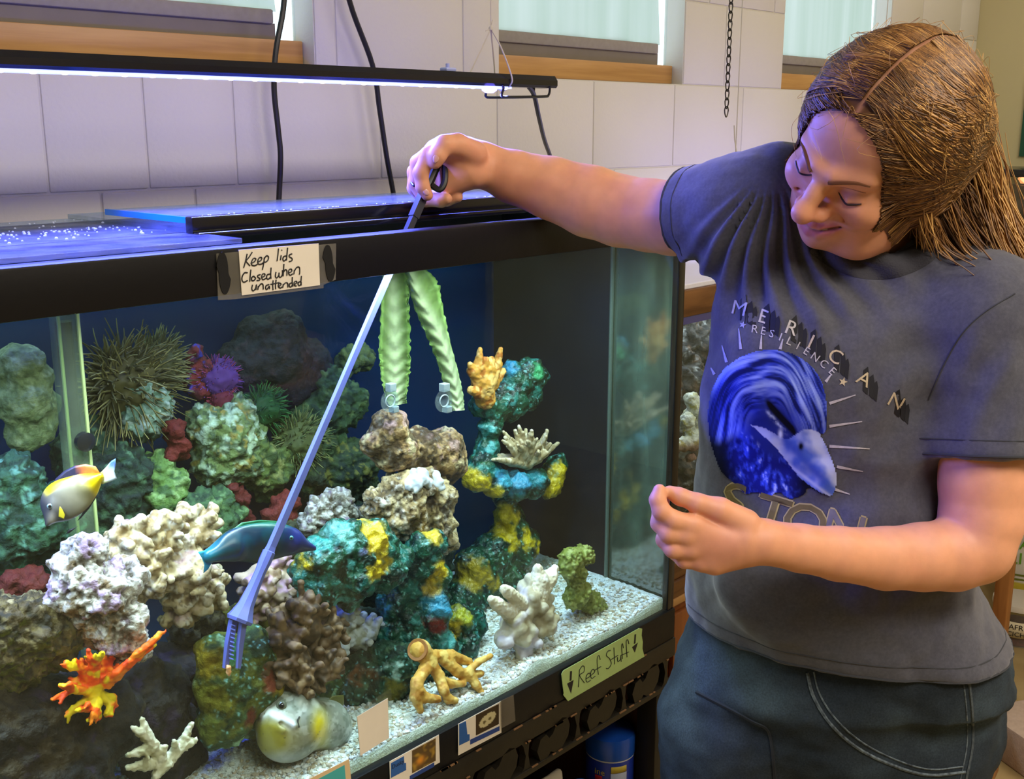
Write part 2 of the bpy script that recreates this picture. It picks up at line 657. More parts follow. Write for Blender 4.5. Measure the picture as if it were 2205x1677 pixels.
# roller shades: thin cloth lit from behind
m, nt, b = nmat('shade_cloth')
nt.nodes.remove(b)
tc = nt.nodes.new('ShaderNodeTexCoord'); mp = nt.nodes.new('ShaderNodeMapping'); mp.inputs['Scale'].default_value = (14, 1, 0.7)
nz = nt.nodes.new('ShaderNodeTexNoise'); nz.inputs['Scale'].default_value = 1.0; nz.inputs['Detail'].default_value = 3
nt.links.new(tc.outputs['Object'], mp.inputs[0]); nt.links.new(mp.outputs[0], nz.inputs['Vector'])
rp = nt.nodes.new('ShaderNodeValToRGB'); rp.color_ramp.elements[0].position = 0.35; rp.color_ramp.elements[1].position = 0.7
rp.color_ramp.elements[0].color = (0.40, 0.47, 0.40, 1); rp.color_ramp.elements[1].color = (0.56, 0.59, 0.55, 1)
nt.links.new(nz.outputs['Fac'], rp.inputs[0])
tl = nt.nodes.new('ShaderNodeBsdfTranslucent'); df = nt.nodes.new('ShaderNodeBsdfDiffuse'); df.inputs[0].default_value = (0.5, 0.5, 0.47, 1)
nt.links.new(rp.outputs[0], tl.inputs[0])
mx = nt.nodes.new('ShaderNodeMixShader'); mx.inputs[0].default_value = 0.3
nt.links.new(tl.outputs[0], mx.inputs[1]); nt.links.new(df.outputs[0], mx.inputs[2]); nt.links.new(mx.outputs[0], nt.nodes['Material Output'].inputs[0])
shade_cloth = m
hem_mat = mat('shade_hem', S(150, 144, 134), 0.8, 0.2, var=0.06, vscale=80)

for i, (x0, x1) in enumerate(WINS):
    w = empty('window_%d' % (i + 1), (x0, WY, ZS)); w['kind'] = 'structure'
    MB().box((x0 + .001, 1.612, ZS + 0.002), (x1 - .001, 1.640, 1.690), 0.002).build('sill', sill_wood, w, True)
    MB().box((x0 + .001, 1.640, ZS + 0.002), (x1 - .001, 1.646, 1.692)).build('bottom_rail', frame_grey, w)
    MB().box((x0, 1.632, 1.6905), (x1, 1.636, ZT)).build('pane', daylight_glass, w)
    MB().box((x0, 1.638, ZT - 0.05), (x1, 1.646, ZT)).build('top_rail', frame_grey, w)
    # shade hanging a little short of the right jamb, its hem curved
    sx1 = x1 - 0.064
    n = 24; vs = []; fs = []
    for k in range(n + 1):
        x = x0 + 0.004 + (sx1 - x0 - 0.004) * k / n
        wv = 0.004 * math.sin(k * 0.9 + i) * (0.4 + k / n)
        for z in (1.735, 1.9, 2.1, 2.35, ZT - 0.02):
            bow = 0.022 * max(0, 1 - (z - 1.72) / 0.13) ** 2 if k > n - 2 else 0
            vs.append((x + bow, 1.620 + wv * .6, z))
    for k in range(n):
        for j in range(4):
            a = k * 5 + j; fs.append((a, a + 5, a + 6, a + 1))
    mesh_obj('shade', vs, fs, shade_cloth, w)
    MB().box((x0 + 0.004, 1.6145, 1.715), (sx1 + 0.008, 1.626, 1.738), 0.003).build('shade_hem', hem_mat, w, True)
    MB().box((x0 + 0.004, 1.621, 1.6905), (sx1 + 0.014, 1.629, 1.716)).build('shade_tail', frame_grey, w)

# ceiling light fixtures
fix_w = mat('fixture_white', (0.8, 0.8, 0.78), 0.5)
lens_m = emit('light_lens', (1.0, 0.86, 0.66), 1.2)
for i, (x, y) in enumerate(PANELS):
    where = ['over the person', 'over the photographer', 'deep in the room', 'beside the right wall'][i]
    f = empty('ceiling_light', (x, y, CEIL_Z), 'recessed white ceiling light panel ' + where, 'ceiling light', 'ceiling light panels')
    MB().box((x - .6, y - .3, CEIL_Z - .03), (x + .6, y - .28, CEIL_Z)).box((x - .6, y + .28, CEIL_Z - .03), (x + .6, y + .3, CEIL_Z)).box((x - .6, y - .28, CEIL_Z - .03), (x - .58, y + .28, CEIL_Z)).box((x + .58, y - .28, CEIL_Z - .03), (x + .6, y + .28, CEIL_Z)).build('frame', fix_w, f)
    MB().box((x - .58, y - .28, CEIL_Z - .02), (x + .58, y + .28, CEIL_Z - .012)).build('lens', lens_m, f)

# ================================================================== THE AQUARIUM
TX0, TX1, TY0, TY1 = -0.235, 1.597, 1.08, 1.53
TZB, TZG, TZR, TZT = 0.627, 0.686, 1.365, 1.418
pane_glass = thin_glass('pane_glass', (0.93, 0.985, 0.98), (0.8, 0.9, 1.0), 0.0, 1.33, dirt=0.020, dirt_c=(0.30, 0.42, 0.38))  # greenish algae film, also standing in for milky haze in the water
edge_seal = mat('edge_seal', (0.010, 0.010, 0.010), 0.5)
tank_back = mat('tank_back', S(12, 32, 80), 0.6, 0.1, c2=S(9, 48, 82), vscale=4)
dark_film = mat('dark_film', (0.004, 0.008, 0.018), 0.5, 0.15, var=0.3, vscale=6)

tank = empty('aquarium', ((TX0 + TX1) / 2, 1.3, TZB), 'large rectangular glass reef aquarium with thick black rim', 'aquarium')


def ring(z0, z1, t, out):
    m = MB()
    m.box((TX0 - out, TY0 - out, z0), (TX1 + out, TY0 + t, z1), 0.003)
    m.box((TX0 - out, TY1 - t, z0), (TX1 + out, TY1 + out, z1), 0.003)
    m.box((TX0 - out, TY0 + t, z0), (TX0 + t, TY1 - t, z1), 0.003)
    m.box((TX1 - t, TY0 + t, z0), (TX1 + out, TY1 - t, z1), 0.003)
    return m


ring(TZR, TZT, 0.024, 0.004).build('top_rim', black_plastic, tank, True)
ring(TZB, TZG, 0.012, 0.005).build('bottom_rim', black_plastic, tank, True)
MB().box((TX0, TY0, TZG - 0.02), (TX1 - 0.001, TY0 + 0.008, TZR + 0.01)).build('front_pane', pane_glass, tank)
MB().box((TX0, TY1 - 0.01, TZG - 0.02), (TX1, TY1 - 0.002, TZR + 0.01)).build('back_panel', tank_back, tank)
MB().box((TX0, TY0 + 0.01, TZG - 0.02), (TX0 + 0.01, TY1 - 0.01, TZR + 0.01)).build('side_panel', dark_film, tank)
MB().box((TX0, TY0, TZG - 0.03), (TX1, TY1, TZG - 0.02)).build('floor_pane', dark_film, tank)
YS = 1.223
# the end pane: its front part is bare glass that mirrors the inside, the rest is filmed black
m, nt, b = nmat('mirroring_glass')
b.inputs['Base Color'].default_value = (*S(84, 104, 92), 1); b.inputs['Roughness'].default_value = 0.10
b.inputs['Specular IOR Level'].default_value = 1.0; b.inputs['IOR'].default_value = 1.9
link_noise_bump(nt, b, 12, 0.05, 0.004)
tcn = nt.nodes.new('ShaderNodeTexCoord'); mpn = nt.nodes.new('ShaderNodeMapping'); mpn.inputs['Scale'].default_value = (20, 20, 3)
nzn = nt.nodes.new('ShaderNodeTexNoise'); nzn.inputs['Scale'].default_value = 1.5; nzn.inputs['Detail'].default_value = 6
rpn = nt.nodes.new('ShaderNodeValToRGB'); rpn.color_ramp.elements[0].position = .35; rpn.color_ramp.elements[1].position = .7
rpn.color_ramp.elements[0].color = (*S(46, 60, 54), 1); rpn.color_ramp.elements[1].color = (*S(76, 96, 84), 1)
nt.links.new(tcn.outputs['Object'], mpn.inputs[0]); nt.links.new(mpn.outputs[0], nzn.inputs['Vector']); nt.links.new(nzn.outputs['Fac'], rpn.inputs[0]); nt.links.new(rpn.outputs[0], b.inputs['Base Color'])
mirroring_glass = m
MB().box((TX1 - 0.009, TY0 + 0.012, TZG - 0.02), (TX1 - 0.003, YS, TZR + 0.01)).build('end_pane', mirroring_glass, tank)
MB().box((TX1 - 0.012, YS, TZG - 0.02), (TX1 - 0.003, TY1 - 0.01, TZR + 0.01)).build('end_panel', dark_film, tank)
MB().tube([(TX1 - 0.014, YS, TZG), (TX1 - 0.014, YS, TZR)], 0.004, 8).build('inner_seal', mat('seal_grey', S(80, 96, 88), 0.3), tank, True)
MB().box((TX1 - 0.016, TY0 - 0.002, TZG - 0.01), (TX1 + 0.003, TY0 + 0.012, TZR + 0.01), 0.002).build('corner_trim', black_gloss, tank, True)
# overflow pipe standing near the back, left part of the view
pipe_m = thin_glass('clear_pipe', (0.72, 0.82, 0.62), (0.8, 0.9, 0.8), 0.1, 1.3, dirt=0.25, dirt_c=(0.35, 0.42, 0.30))
q = atY(146, 800, 1.30)
pp = empty('overflow_pipe', (q[0], 1.30, 0.70), 'tall cloudy clear overflow pipe with dark stripes standing in the aquarium', 'pipe')
MB().lathe((q[0], 1.30, 0.70), [(0.016, 0), (0.016, 0.64)], 20).build('tube', pipe_m, pp, True)
MB().tube([(q[0] - .010, 1.291, .72), (q[0] - .010, 1.291, 1.335)], 0.0022, 6).build('tube_stripe', mat('pipe_stripe', S(150, 160, 110), .5), pp, True)
MB().tube([(q[0] + .013, 1.288, .72), (q[0] + .013, 1.288, 1.335)], 0.0022, 6).build('tube_stripe', mat('pipe_stripe2', S(170, 180, 120), .5), pp, True)
MB().lathe((q[0], 1.30, 1.19), [(0.010, 0), (0.010, 0.13)], 12).build('inner_sleeve', black_gloss, pp, True)
c = atY(176, 948, 1.285)
MB().lathe(c, [(0.008, 0), (0.012, 0.004), (0.012, 0.012), (0.006, 0.014)], 16, (0, -1, 0)).build('suction_cup', black_gloss, pp, True)

# ------------------------------------------------------------------ lids
m, nt, b = nmat('lid_glass')
b.inputs['Base Color'].default_value = (0.34, 0.37, 0.46, 1); b.inputs['Roughness'].default_value = 0.22
b.inputs['Transmission Weight'].default_value = 0.0
nz = link_noise_bump(nt, b, 26, 0.3, 0.003, 5)
tr = nt.nodes.new('ShaderNodeBsdfTransparent'); tr.inputs[0].default_value = (0.85, 0.95, 1, 1)
mx = nt.nodes.new('ShaderNodeMixShader')
mr = nt.nodes.new('ShaderNodeMapRange'); mr.inputs[1].default_value = .35; mr.inputs[2].default_value = .7; mr.inputs[3].default_value = .20; mr.inputs[4].default_value = .46
nt.links.new(nz.outputs['Fac'], mr.inputs[0]); nt.links.new(mr.outputs[0], mx.inputs[0])
nt.links.new(tr.outputs[0], mx.inputs[1]); nt.links.new(b.outputs[0], mx.inputs[2]); nt.links.new(mx.outputs[0], nt.nodes['Material Output'].inputs[0])
lid_glass = m
cyan_edge = mat('glass_edge', S(20, 150, 215), 0.15, 0.6)
salt = mat('salt_creep', (0.6, 0.64, 0.7), 0.5, bump=0.5, bscale=300)

l1 = empty('glass_cover', (0.3, 1.16, TZT), 'salt-crusted glass lid strip lying behind the front rim, beside the sign', 'lid', 'glass lids on the aquarium')
MB().box((TX0 + .01, TY0 + .026, TZT), (0.735, 1.214, TZT + .006), 0.001).build('glass_sheet', lid_glass, l1)
l2 = empty('glass_cover', (0.3, 1.36, TZT), 'salt-crusted glass lid sheet lying closed beside the folded lid', 'lid', 'glass lids on the aquarium')
MB().box((TX0 + .01, 1.224, TZT), (0.735, TY1 - .01, TZT + .006), 0.001).build('glass_sheet', lid_glass, l2)
sm = MB()
for k in range(160):
    x = random.uniform(.45, .73); y = random.choice([random.gauss(1.33, .02), random.uniform(1.24, 1.5)])
    if y < 1.226 or y > 1.51: continue
    r = random.uniform(.0008, .0022)
    sm.lathe((x, y, TZT + .0055), [(r, 0), (r * .8, r * .7), (r * .3, r)], 6)
sm.build('salt_crust', salt, l2, True)['kind'] = 'stuff'
MB().box((TX0 + .01, 1.2135, TZT), (0.735, 1.2245, TZT + .003)).build('hinge', black_gloss, l1)
l3 = empty('glass_cover', (1.15, 1.3, TZT + .012), 'glass lid folded back onto itself with a black hinge strip, wet edge', 'lid', 'glass lids on the aquarium')
MB().box((.728, 1.205, TZT + .018), (1.56, 1.405, TZT + .0245), 0.001).build('glass_sheet', lid_glass, l3)
MB().box((.724, 1.205, TZT + .0175), (.7285, 1.405, TZT + .025)).build('polished_edge', cyan_edge, l3)
hs = MB()
hs.box((.722, 1.190, TZT + .003), (1.575, 1.206, TZT + .026), 0.002).box((.722, 1.176, TZT + .000), (1.575, 1.190, TZT + .008), 0.002)
hs.build('hinge_strip', black_gloss, l3, True)
MB().box((.728, 1.206, TZT + .006), (1.56, TY1 - .01, TZT + .012)).build('lower_sheet', lid_glass, l3)
sm = MB()
for k in range(130):
    x = random.uniform(.75, 1.55); r = random.uniform(.0008, .002)
    sm.lathe((x, random.gauss(1.212, .004), TZT + .0243), [(r, 0), (r * .8, r * .7), (r * .3, r)], 6)
sm.build('water_droplet', mat('droplet', (0.75, 0.85, 1), 0.05, 0.9), l3, True)['kind'] = 'stuff'

# ------------------------------------------------------------------ LED bar over the tank
BX1, BY, BZ = 1.494, 1.30, 1.612
bar = empty('light_bar', (0.7, BY, BZ), 'long black LED light bar hanging by string over the aquarium', 'lamp')
prof = [(-.020, .004), (-.020, .012), (-.014, .020), (.014, .020), (.020, .012), (.020, .004), (.017, .0), (-.017, .0)]
mb = MB().prism(prof, (-.36, BY, BZ), (0, 1, 0), (0, 0, 1), (1, 0, 0), BX1 + .36)
mb.build('housing', black_gloss, bar)
led_e = emit('led_glow', (0.30, 0.34, 1.0), 2.5)
MB().box((-.34, BY - .0155, BZ - .0035), (BX1 - .11, BY + .0155, BZ + .0005)).build('diffuser', led_e, bar)
led_w = emit('led_diode', (0.70, 0.78, 1.0), 6)
dm = MB().lathe((0, 0, 0), [(.0042, 0), (.0036, -.0012), (.002, -.0018)], 10)
dme = dm.build('diode', led_w, None, True); dme.parent = bar
dme.location = (-.3 - bar.location.x, -.012, -.0032)
n = 46
for k in range(1, n):
    o = dme.copy(); col.objects.link(o); o.parent = bar
    o.location = (-.3 - bar.location.x + k * (BX1 - .11 + .3 - .012) / (n - 1), -.012, -.0032)
wire = mat('black_wire', (0.012, 0.012, 0.014), 0.35)
lp = [atY(x, y, BY - .018) for x, y in ((1183, 178), (1184, 192), (1181, 205), (1170, 208), (1095, 209), (1081, 207), (1081, 200), (1084, 192), (1083, 183))]
MB().tube(spline(lp, 4), 0.0022, 6).build('wire_bracket', wire, bar, True)
lp = [p + np.array([0, .036, 0]) for p in lp]
MB().tube(spline(lp, 4), 0.0022, 6).build('wire_bracket', wire, bar, True)
cx = atY(964, 154, BY)[0]
MB().box((cx - .01, BY - .008, BZ + .02), (cx + .012, BY + .008, BZ + .026), .002).tube([(cx, BY, BZ + .026), (cx, BY, BZ + .032)], .003, 8).build('mount_clip', mat('clip_clear', S(170, 180, 240), .3), bar, True)
knot = atY(1057, 62, BY)
string_m = mat('string', S(205, 198, 184), 0.8)
g = empty('hanging_string', (knot[0], BY, knot[2]), 'thin white knotted string holding up the end of the light bar', 'string')
s1 = [atY(1004, 152, BY + .0), knot]; e1 = atY(1101, 178, BY - .0212)
MB().tube([(cx + .05, BY, BZ + .0205), knot], .0011, 5).build('strand', string_m, g, True)
loop = [knot, atY(1078, 100, BY - .012), atY(1100, 158, BY - .0215), atY(1101, 180, BY - .0215), (e1[0], BY, BZ - .006), (e1[0], BY + .0215, BZ + .008), (e1[0], BY + .016, BZ + .022), knot]
MB().tube(spline([np.array(p) for p in loop], 5), .0013, 5).build('strand', string_m, g, True)
MB().tube([knot, (knot[0], BY, CEIL_Z)], .0009, 5).build('strand', string_m, g, True)
kb = MB()
kb.lathe(knot - np.array([0, 0, .004]), [(.001, 0), (.0035, .002), (.0035, .006), (.001, .009)], 8)
kb.tube([knot, knot + np.array([-.012, 0, -.004])], .0008, 4).tube([knot, knot + np.array([.004, 0, .014])], .0008, 4)
kb.build('knot', string_m, g, True)


def led_light(name, x0, x1, y, z, w, power, color, spread=150):
    return area(name, ((x0 + x1) / 2, y, z), (0, 0, 0), x1 - x0, w, power, color, spread)


led_light('light_bar_glow', -.3, BX1 - .12, BY - .008, BZ - .018, .02, 30, (0.10, 0.13, 1.0), 140).rotation_euler = (math.radians(-36), 0, 0)
# the strong blue diode cluster near the bar's end shines out towards the room
ec = Vector((1.335, BY - .012, BZ - .004))
MB().lathe(ec, [(.013, .002), (.012, -.003), (.006, -.007)], 16).build('blue_diode', emit('led_deep_blue', (0.16, 0.14, 1.0), 9), bar, True)
bl = area('light_bar_cluster', ec + Vector((0, -.006, -.010)), (0, 0, 0), .06, .02, .5, (0.10, 0.12, 1.0), 130)
bl.rotation_euler = (Vector((1.12, .62, 1.22)) - ec).to_track_quat('-Z', 'Y').to_euler()
# white tube lamps added to light the reef, out of sight behind the rim
hl = empty('added_tube_lamp', (0.7, 1.45, 1.385), 'unseen white tube lamp added below the lids to light the reef', 'lamp')
MB().box((-.15, 1.44, 1.392), (1.52, 1.50, 1.404), .003).box((-.15, 1.436, 1.366), (1.52, 1.440, 1.404)).build('housing', black_plastic, hl, True)  # the thin second box is a lip added to keep the tube unseen
MB().tube([(-.1, 1.47, 1.387), (1.5, 1.47, 1.387)], .005, 10).build('tube', emit('added_tube_white', (0.8, 1.0, 0.95), 3), hl, True)
h2 = empty('added_tube_lamp', (0.7, 1.14, 1.385), 'unseen white tube lamp added inside the front rim to light the reef', 'lamp')
MB().box((-.15, 1.106, 1.392), (1.52, 1.150, 1.404), .003).build('housing', black_plastic, h2, True)
MB().tube([(-.1, 1.125, 1.387), (1.5, 1.125, 1.387)], .005, 10).build('tube', bpy.data.materials['added_tube_white'], h2, True)
led_light('added_back_light', -.1, 1.5, 1.47, 1.379, .04, 1.4, (0.70, 1.0, 0.90), 180)  # fill light of the two added lamps, back then front
led_light('added_front_light', -.1, 1.5, 1.128, 1.379, .04, 13, (0.92, 0.97, 1.0), 140)

# ------------------------------------------------------------------ cords
cord_m = mat('cord_rubber', (0.010, 0.010, 0.011), 0.4)


def cord(name, pix, Y, r, label):
    pts = spline([atY(x, y, Y) for x, y in pix], 6)
    return tag(MB().tube(pts, r, 8).build(name, cord_m, None, True), label, 'cord')


cord('power_cord', [(655, -420), (612, -150), (612, 0), (594, 110), (590, 190), (599, 280), (604, 340), (600, 440), (598, 520)], 1.545, .0046, 'black cord hanging past the sill end of the big window')
cord('power_cord', [(720, -300), (730, -140), (752, 0), (802, 140), (818, 240), (833, 340), (849, 430), (853, 500)], 1.545, .0046, 'black cord slanting down the block wall behind the hand')
pts = [atY(1137, 184, BY), atY(1150, 205, BY + .02), atY(1160, 250, BY + .06), atY(1172, 300, BY + .12), atY(1186, 340, BY + .18), atY(1196, 380, BY + .22)]
tag(MB().tube(spline(pts, 6), .0042, 8).build('power_cord', cord_m, None, True), 'black cord drooping from the end of the light bar', 'cord')
# small chain and string by the windows
ch = empty('hanging_chain', atD(1577, 0, 2.3), 'dark metal chain hanging before the block wall between windows', 'chain')
chm = mat('chain_steel', S(70, 66, 60), 0.35, 0.5, 0.9)
top = atD(1577, -60, 2.3); step = 0.0165
bm0 = MB(); lr = []
for a in range(10):
    t = 2 * math.pi * a / 10
    lr.append((0.0048 * math.sin(t) * (1.0 + .35 * math.cos(t)), 0, 0.0105 * math.cos(t)))
bm0.tube(lr + [lr[0]], .0013, 5, False)
lk = bm0.build('link', chm, None, True); lk.parent = ch
nl = int((top[2] - atD(1581, 268, 2.3)[2]) / step)
for k in range(nl):
    o = lk if k == 0 else lk.copy()
    if k: col.objects.link(o); o.parent = ch
    o.location = Vector(top) - ch.location - Vector((0, 0, k * step)); o.rotation_euler = (0, 0, -YAW + .5 + (math.pi / 2 if k % 2 else 0))
b0 = atD(1581, 270, 2.3)
MB().tube([b0, atD(1582, 300, 2.3), atD(1588, 345, 2.3), atD(1598, 420, 2.3)], .0013, 5).build('string_end', string_m, ch, True)

# ------------------------------------------------------------------ the water: a faint blue-green haze
wm = bpy.data.materials.new('sea_water'); wm.use_nodes = True
nt = wm.node_tree; nt.nodes.remove(nt.nodes['Principled BSDF'])
va = nt.nodes.new('ShaderNodeVolumeAbsorption'); va.inputs['Color'].default_value = (0.35, 0.92, 0.86, 1); va.inputs['Density'].default_value = 0.55
nt.links.new(va.outputs[0], nt.nodes['Material Output'].inputs['Volume'])
water = MB().box((TX0 + .011, TY0 + .0085, TZG - .019), (TX1 - .0165, TY1 - .011, 1.372)).build('aquarium_water', wm)
tag(water, 'clear blue-green sea water filling the big aquarium', 'water', None, 'stuff')

# ================================================================== THE REEF IN THE AQUARIUM
rock_m = vmat('reef_rock', 0.75, 0.3, bump=0.8, bscale=220, bdist=0.003, var=0.25, vscale=150)
wet_m = vmat('reef_wet', 0.38, 0.45, bump=0.9, bscale=160, bdist=0.004, var=0.3, vscale=120)
soft_m = vmat('reef_soft', 0.6, 0.35, bump=0.4, bscale=300, bdist=0.001, var=0.12, vscale=90)


def PX(blobs):
    """(px, py, Y, radius in px[, squash along Y]) -> centres and radii in metres"""
    out = []
    for b in blobs:
        c = atY(b[0], b[1], b[2]); out.append((c, pr(b[3], c)))
    return out


def sculpt(B, h, k, extra=0.02):
    lo = np.min([c - r for c, r in B], 0) - extra; hi = np.max([c + r for c, r in B], 0) + extra
    lo[1] = max(lo[1], TY0 + .012); hi[1] = min(hi[1], TY1 - .012); lo[2] = max(lo[2], TZG - .01)
    hi[0] = min(hi[0], TX1 - .02)
    f = Field(lo, hi, h)
    for c, r in B: f.ball(c, r, k)
    return f


def clampbox(V):
    V[:, 1] = np.clip(V[:, 1], TY0 + .012, TY1 - .012)
    V[:, 0] = np.minimum(V[:, 0], TX1 - .016)
    return V


def rock(name, blobs, colf, label, cat='rock', h=.0028, k=.012, amp=.006, freq=45, pit=0.0, pitf=120, mat_=None, group=None, knob=0.0, knobf=70, seed=0, parent=None):
    B = PX(blobs)
    f = sculpt(B, h, k)
    V, Q = f.mesh()
    N = normals(V, Q)
    d = amp * fbm(V, freq, 4, .55, seed)
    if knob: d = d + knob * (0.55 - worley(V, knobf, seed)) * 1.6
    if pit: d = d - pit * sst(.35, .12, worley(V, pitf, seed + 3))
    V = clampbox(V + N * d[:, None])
    C = colf(V, normals(V, Q), d)
    o = mesh_obj(name, V, Q, mat_ or rock_m, parent, True, np.clip(C * .74, 0, 1))
    if parent is None: tag(o, label, cat, group)
    return o


def patch(V, C, px, py, rpx, colr, Y, seed=0, soft=.35):
    """a patch of another growth around a point on the rock, with a ragged edge"""
    c = atY(px, py, Y); r = pr(rpx, c)
    e = np.linalg.norm((V - c) * np.array([1, .45, 1]), axis=1) / r + .45 * fbm(V, 55, 3, .6, seed)
    return lerp2(C, colr, 1 - sst(1 - soft, 1 + soft, e))


def upfac(N):
    return np.clip(N[:, 2], 0, 1)


# ---- gravel bed
gx = np.arange(TX0 + .012, TX1 - .013, .006); gy = np.arange(TY0 + .0095, TY1 - .013, .006)
GX, GY = np.meshgrid(gx, gy, indexing='ij')
G3 = np.stack([GX, GY, np.zeros_like(GX)], -1)


def gravel_h(x, y):
    p = np.stack([x, y, np.zeros_like(x)], -1)
    t = np.clip((y - TY0) / .3, 0, 1)
    lf = np.clip((1.25 - x) / .35, 0, 1)
    z = .698 + (.004 + .016 * lf) * t + (.002 + .005 * lf) * fbm(p, 9, 3)
    z = z + (.018 * np.exp(-((x - 1.235) / .03) ** 2) + .004 * lf) * np.exp(-((y - TY0) / .03)) + .010 * np.exp(-((x - 1.58) / .05) ** 2)
    return np.maximum(z, .689)


GZ = gravel_h(GX, GY) + .0025 * fbm(G3, 130, 2)
nx, ny = GX.shape
gv = np.stack([GX, GY, GZ], -1).reshape(-1, 3)
ii, jj = np.meshgrid(np.arange(nx - 1), np.arange(ny - 1), indexing='ij')
gf = np.stack([ii * ny + jj, (ii + 1) * ny + jj, (ii + 1) * ny + jj + 1, ii * ny + jj + 1], -1).reshape(-1, 4)
# skirt down the front glass
base = len(gv)
fr = np.stack([gx, np.full(nx, TY0 + .0095), np.full(nx, TZG - .015)], 1)
k = np.arange(nx - 1)
gf = np.concatenate([gf, np.stack([base + k, base + k + 1, (k + 1) * ny, k * ny], 1)])
gv = np.concatenate([gv, fr])
gc = mixcol(gv, [(S(222, 224, 222), 0), (S(190, 182, 166), .3), (S(240, 242, 242), .2)], 90, 2)
al = (gv[:, 1] < TY0 + .012)
gc[al] = lerp2(gc[al], S(150, 158, 128), np.full(al.sum(), .75))
gravel_bed = mesh_obj('gravel_bed', gv, gf, vmat('gravel', .8, .2, bump=1.0, bscale=420, bdist=.003, var=.3, vscale=380), None, True, gc)
tag(gravel_bed, 'pale crushed coral gravel covering the floor of the aquarium', 'gravel', None, 'stuff')
# loose pebbles on top
ico = bmesh.new(); bmesh.ops.create_icosphere(ico, subdivisions=1, radius=1)
ico.verts.ensure_lookup_table()
iv = np.array([v.co[:] for v in ico.verts]); itf = np.array([[v.index for v in f.verts] for f in ico.faces]); ico.free()
NP = 9000
px_ = rng.uniform(.55, TX1 - .03, NP); py_ = TY0 + .014 + (rng.random(NP) ** 1.5) * .34
py_ = np.maximum(py_, TY0 + .0155)
sz = rng.uniform(.0016, .0046, NP)
pz_ = gravel_h(px_, py_) + sz * .3
sc = sz[:, None] * rng.uniform(.6, 1.25, (NP, 3)) * np.array([1, 1, .7])
ang = rng.uniform(0, 6.28, NP)
vv = iv[None] * sc[:, None, :]
vv = vv * (1 + .2 * rng.normal(size=(NP, len(iv), 1)))
ca, sa = np.cos(ang)[:, None], np.sin(ang)[:, None]
vv = np.stack([vv[..., 0] * ca - vv[..., 1] * sa, vv[..., 0] * sa + vv[..., 1] * ca, vv[..., 2]], -1) + np.stack([px_, py_, pz_], 1)[:, None]
vv[..., 1] = np.maximum(vv[..., 1], TY0 + .0088)
ff = (itf[None] + (np.arange(NP) * len(iv))[:, None, None]).reshape(-1, 3)
pal = np.array([S(224, 226, 224), S(200, 196, 184), S(170, 156, 130), S(236, 238, 236), S(210, 214, 220), S(190, 176, 158)])
pc = np.repeat(pal[rng.integers(0, 6, NP)], len(iv), 0)
tag(mesh_obj('gravel_pebbles', vv.reshape(-1, 3), ff, vmat('pebble', .7, .3), None, False, pc), 'loose white and tan pebbles strewn over the aquarium gravel', 'gravel', None, 'stuff')

# ---- colours
CREAM = S(226, 214, 190); TAN = S(176, 156, 124); PURP = S(196, 168, 204); GREY = S(190, 186, 182); BROWN = S(96, 76, 52)
TEAL = S(36, 122, 108); DGREEN = S(30, 74, 48); YEL = S(222, 190, 30); BLUE = S(60, 150, 190); OLIVE = S(110, 112, 40); RED = S(120, 34, 28)


def live(cs, freq=30, seed=0, dark=BROWN, white=.55):
    def f(V, N, d):
        C = mixcol(V, cs, freq, seed)
        n = fbm(V, 160, 3, .6, seed + 5)
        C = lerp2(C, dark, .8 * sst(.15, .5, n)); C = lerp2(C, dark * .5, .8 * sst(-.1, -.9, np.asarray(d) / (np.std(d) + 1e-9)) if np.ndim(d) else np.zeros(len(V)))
        C = lerp2(C, S(244, 240, 232), white * sst(.3, .65, fbm(V, 110, 3, .6, seed + 8)))
        return C
    return f


def painted(seed, patches=(), Y=1.22, basecols=None):
    basecols = basecols or [(S(26, 82, 58), 0), (S(14, 42, 30), .08), (S(38, 116, 104), .24), (S(84, 168, 168), .62)]

    def f(V, N, d):
        C = mixcol(V, basecols, 38, seed, .1)
        C = lerp2(C, S(150, 220, 215), .7 * sst(.50, .72, fbm(V, 190, 2, .6, seed + 2)))
        for (x, y, r, c) in patches:
            C = patch(V, C, x, y, r, c, Y, seed)
        return C
    return f


# ---- big dark rocks at the near corner
rock('reef_rock', [(40, 1600, 1.20, 150), (180, 1560, 1.21, 120), (300, 1520, 1.25, 110), (350, 1600, 1.26, 90), (120, 1690, 1.17, 120), (380, 1450, 1.30, 70), (260, 1450, 1.26, 70), (-60, 1560, 1.2, 150), (420, 1560, 1.30, 60)],
     lambda V, N, d: mixcol(V, [(S(42, 36, 32), 0), (S(26, 24, 26), .1), (S(62, 52, 38), .3), (S(54, 42, 66), .55)], 28, 3),
     'dark slate-brown boulder below the orange coral in the near corner', amp=.010, freq=26, pit=.003, pitf=80, k=.02, h=.0036)
rock('reef_rock', [(-30, 1370, 1.18, 95), (60, 1365, 1.18, 85), (120, 1350, 1.19, 60), (20, 1420, 1.18, 70), (120, 1400, 1.18, 45), (-80, 1400, 1.18, 90)],
     lambda V, N, d: lerp2(mixcol(V, [(S(76, 62, 34), 0), (S(44, 38, 22), .1), (S(104, 90, 52), .3), (S(150, 134, 98), .62)], 80, 5), S(120, 128, 40), sst(-.1, -.7, N[:, 2])),
     'brown rock furred with moss, beside the purple-white rock', amp=.007, freq=40, knob=.006, knobf=120, k=.016)
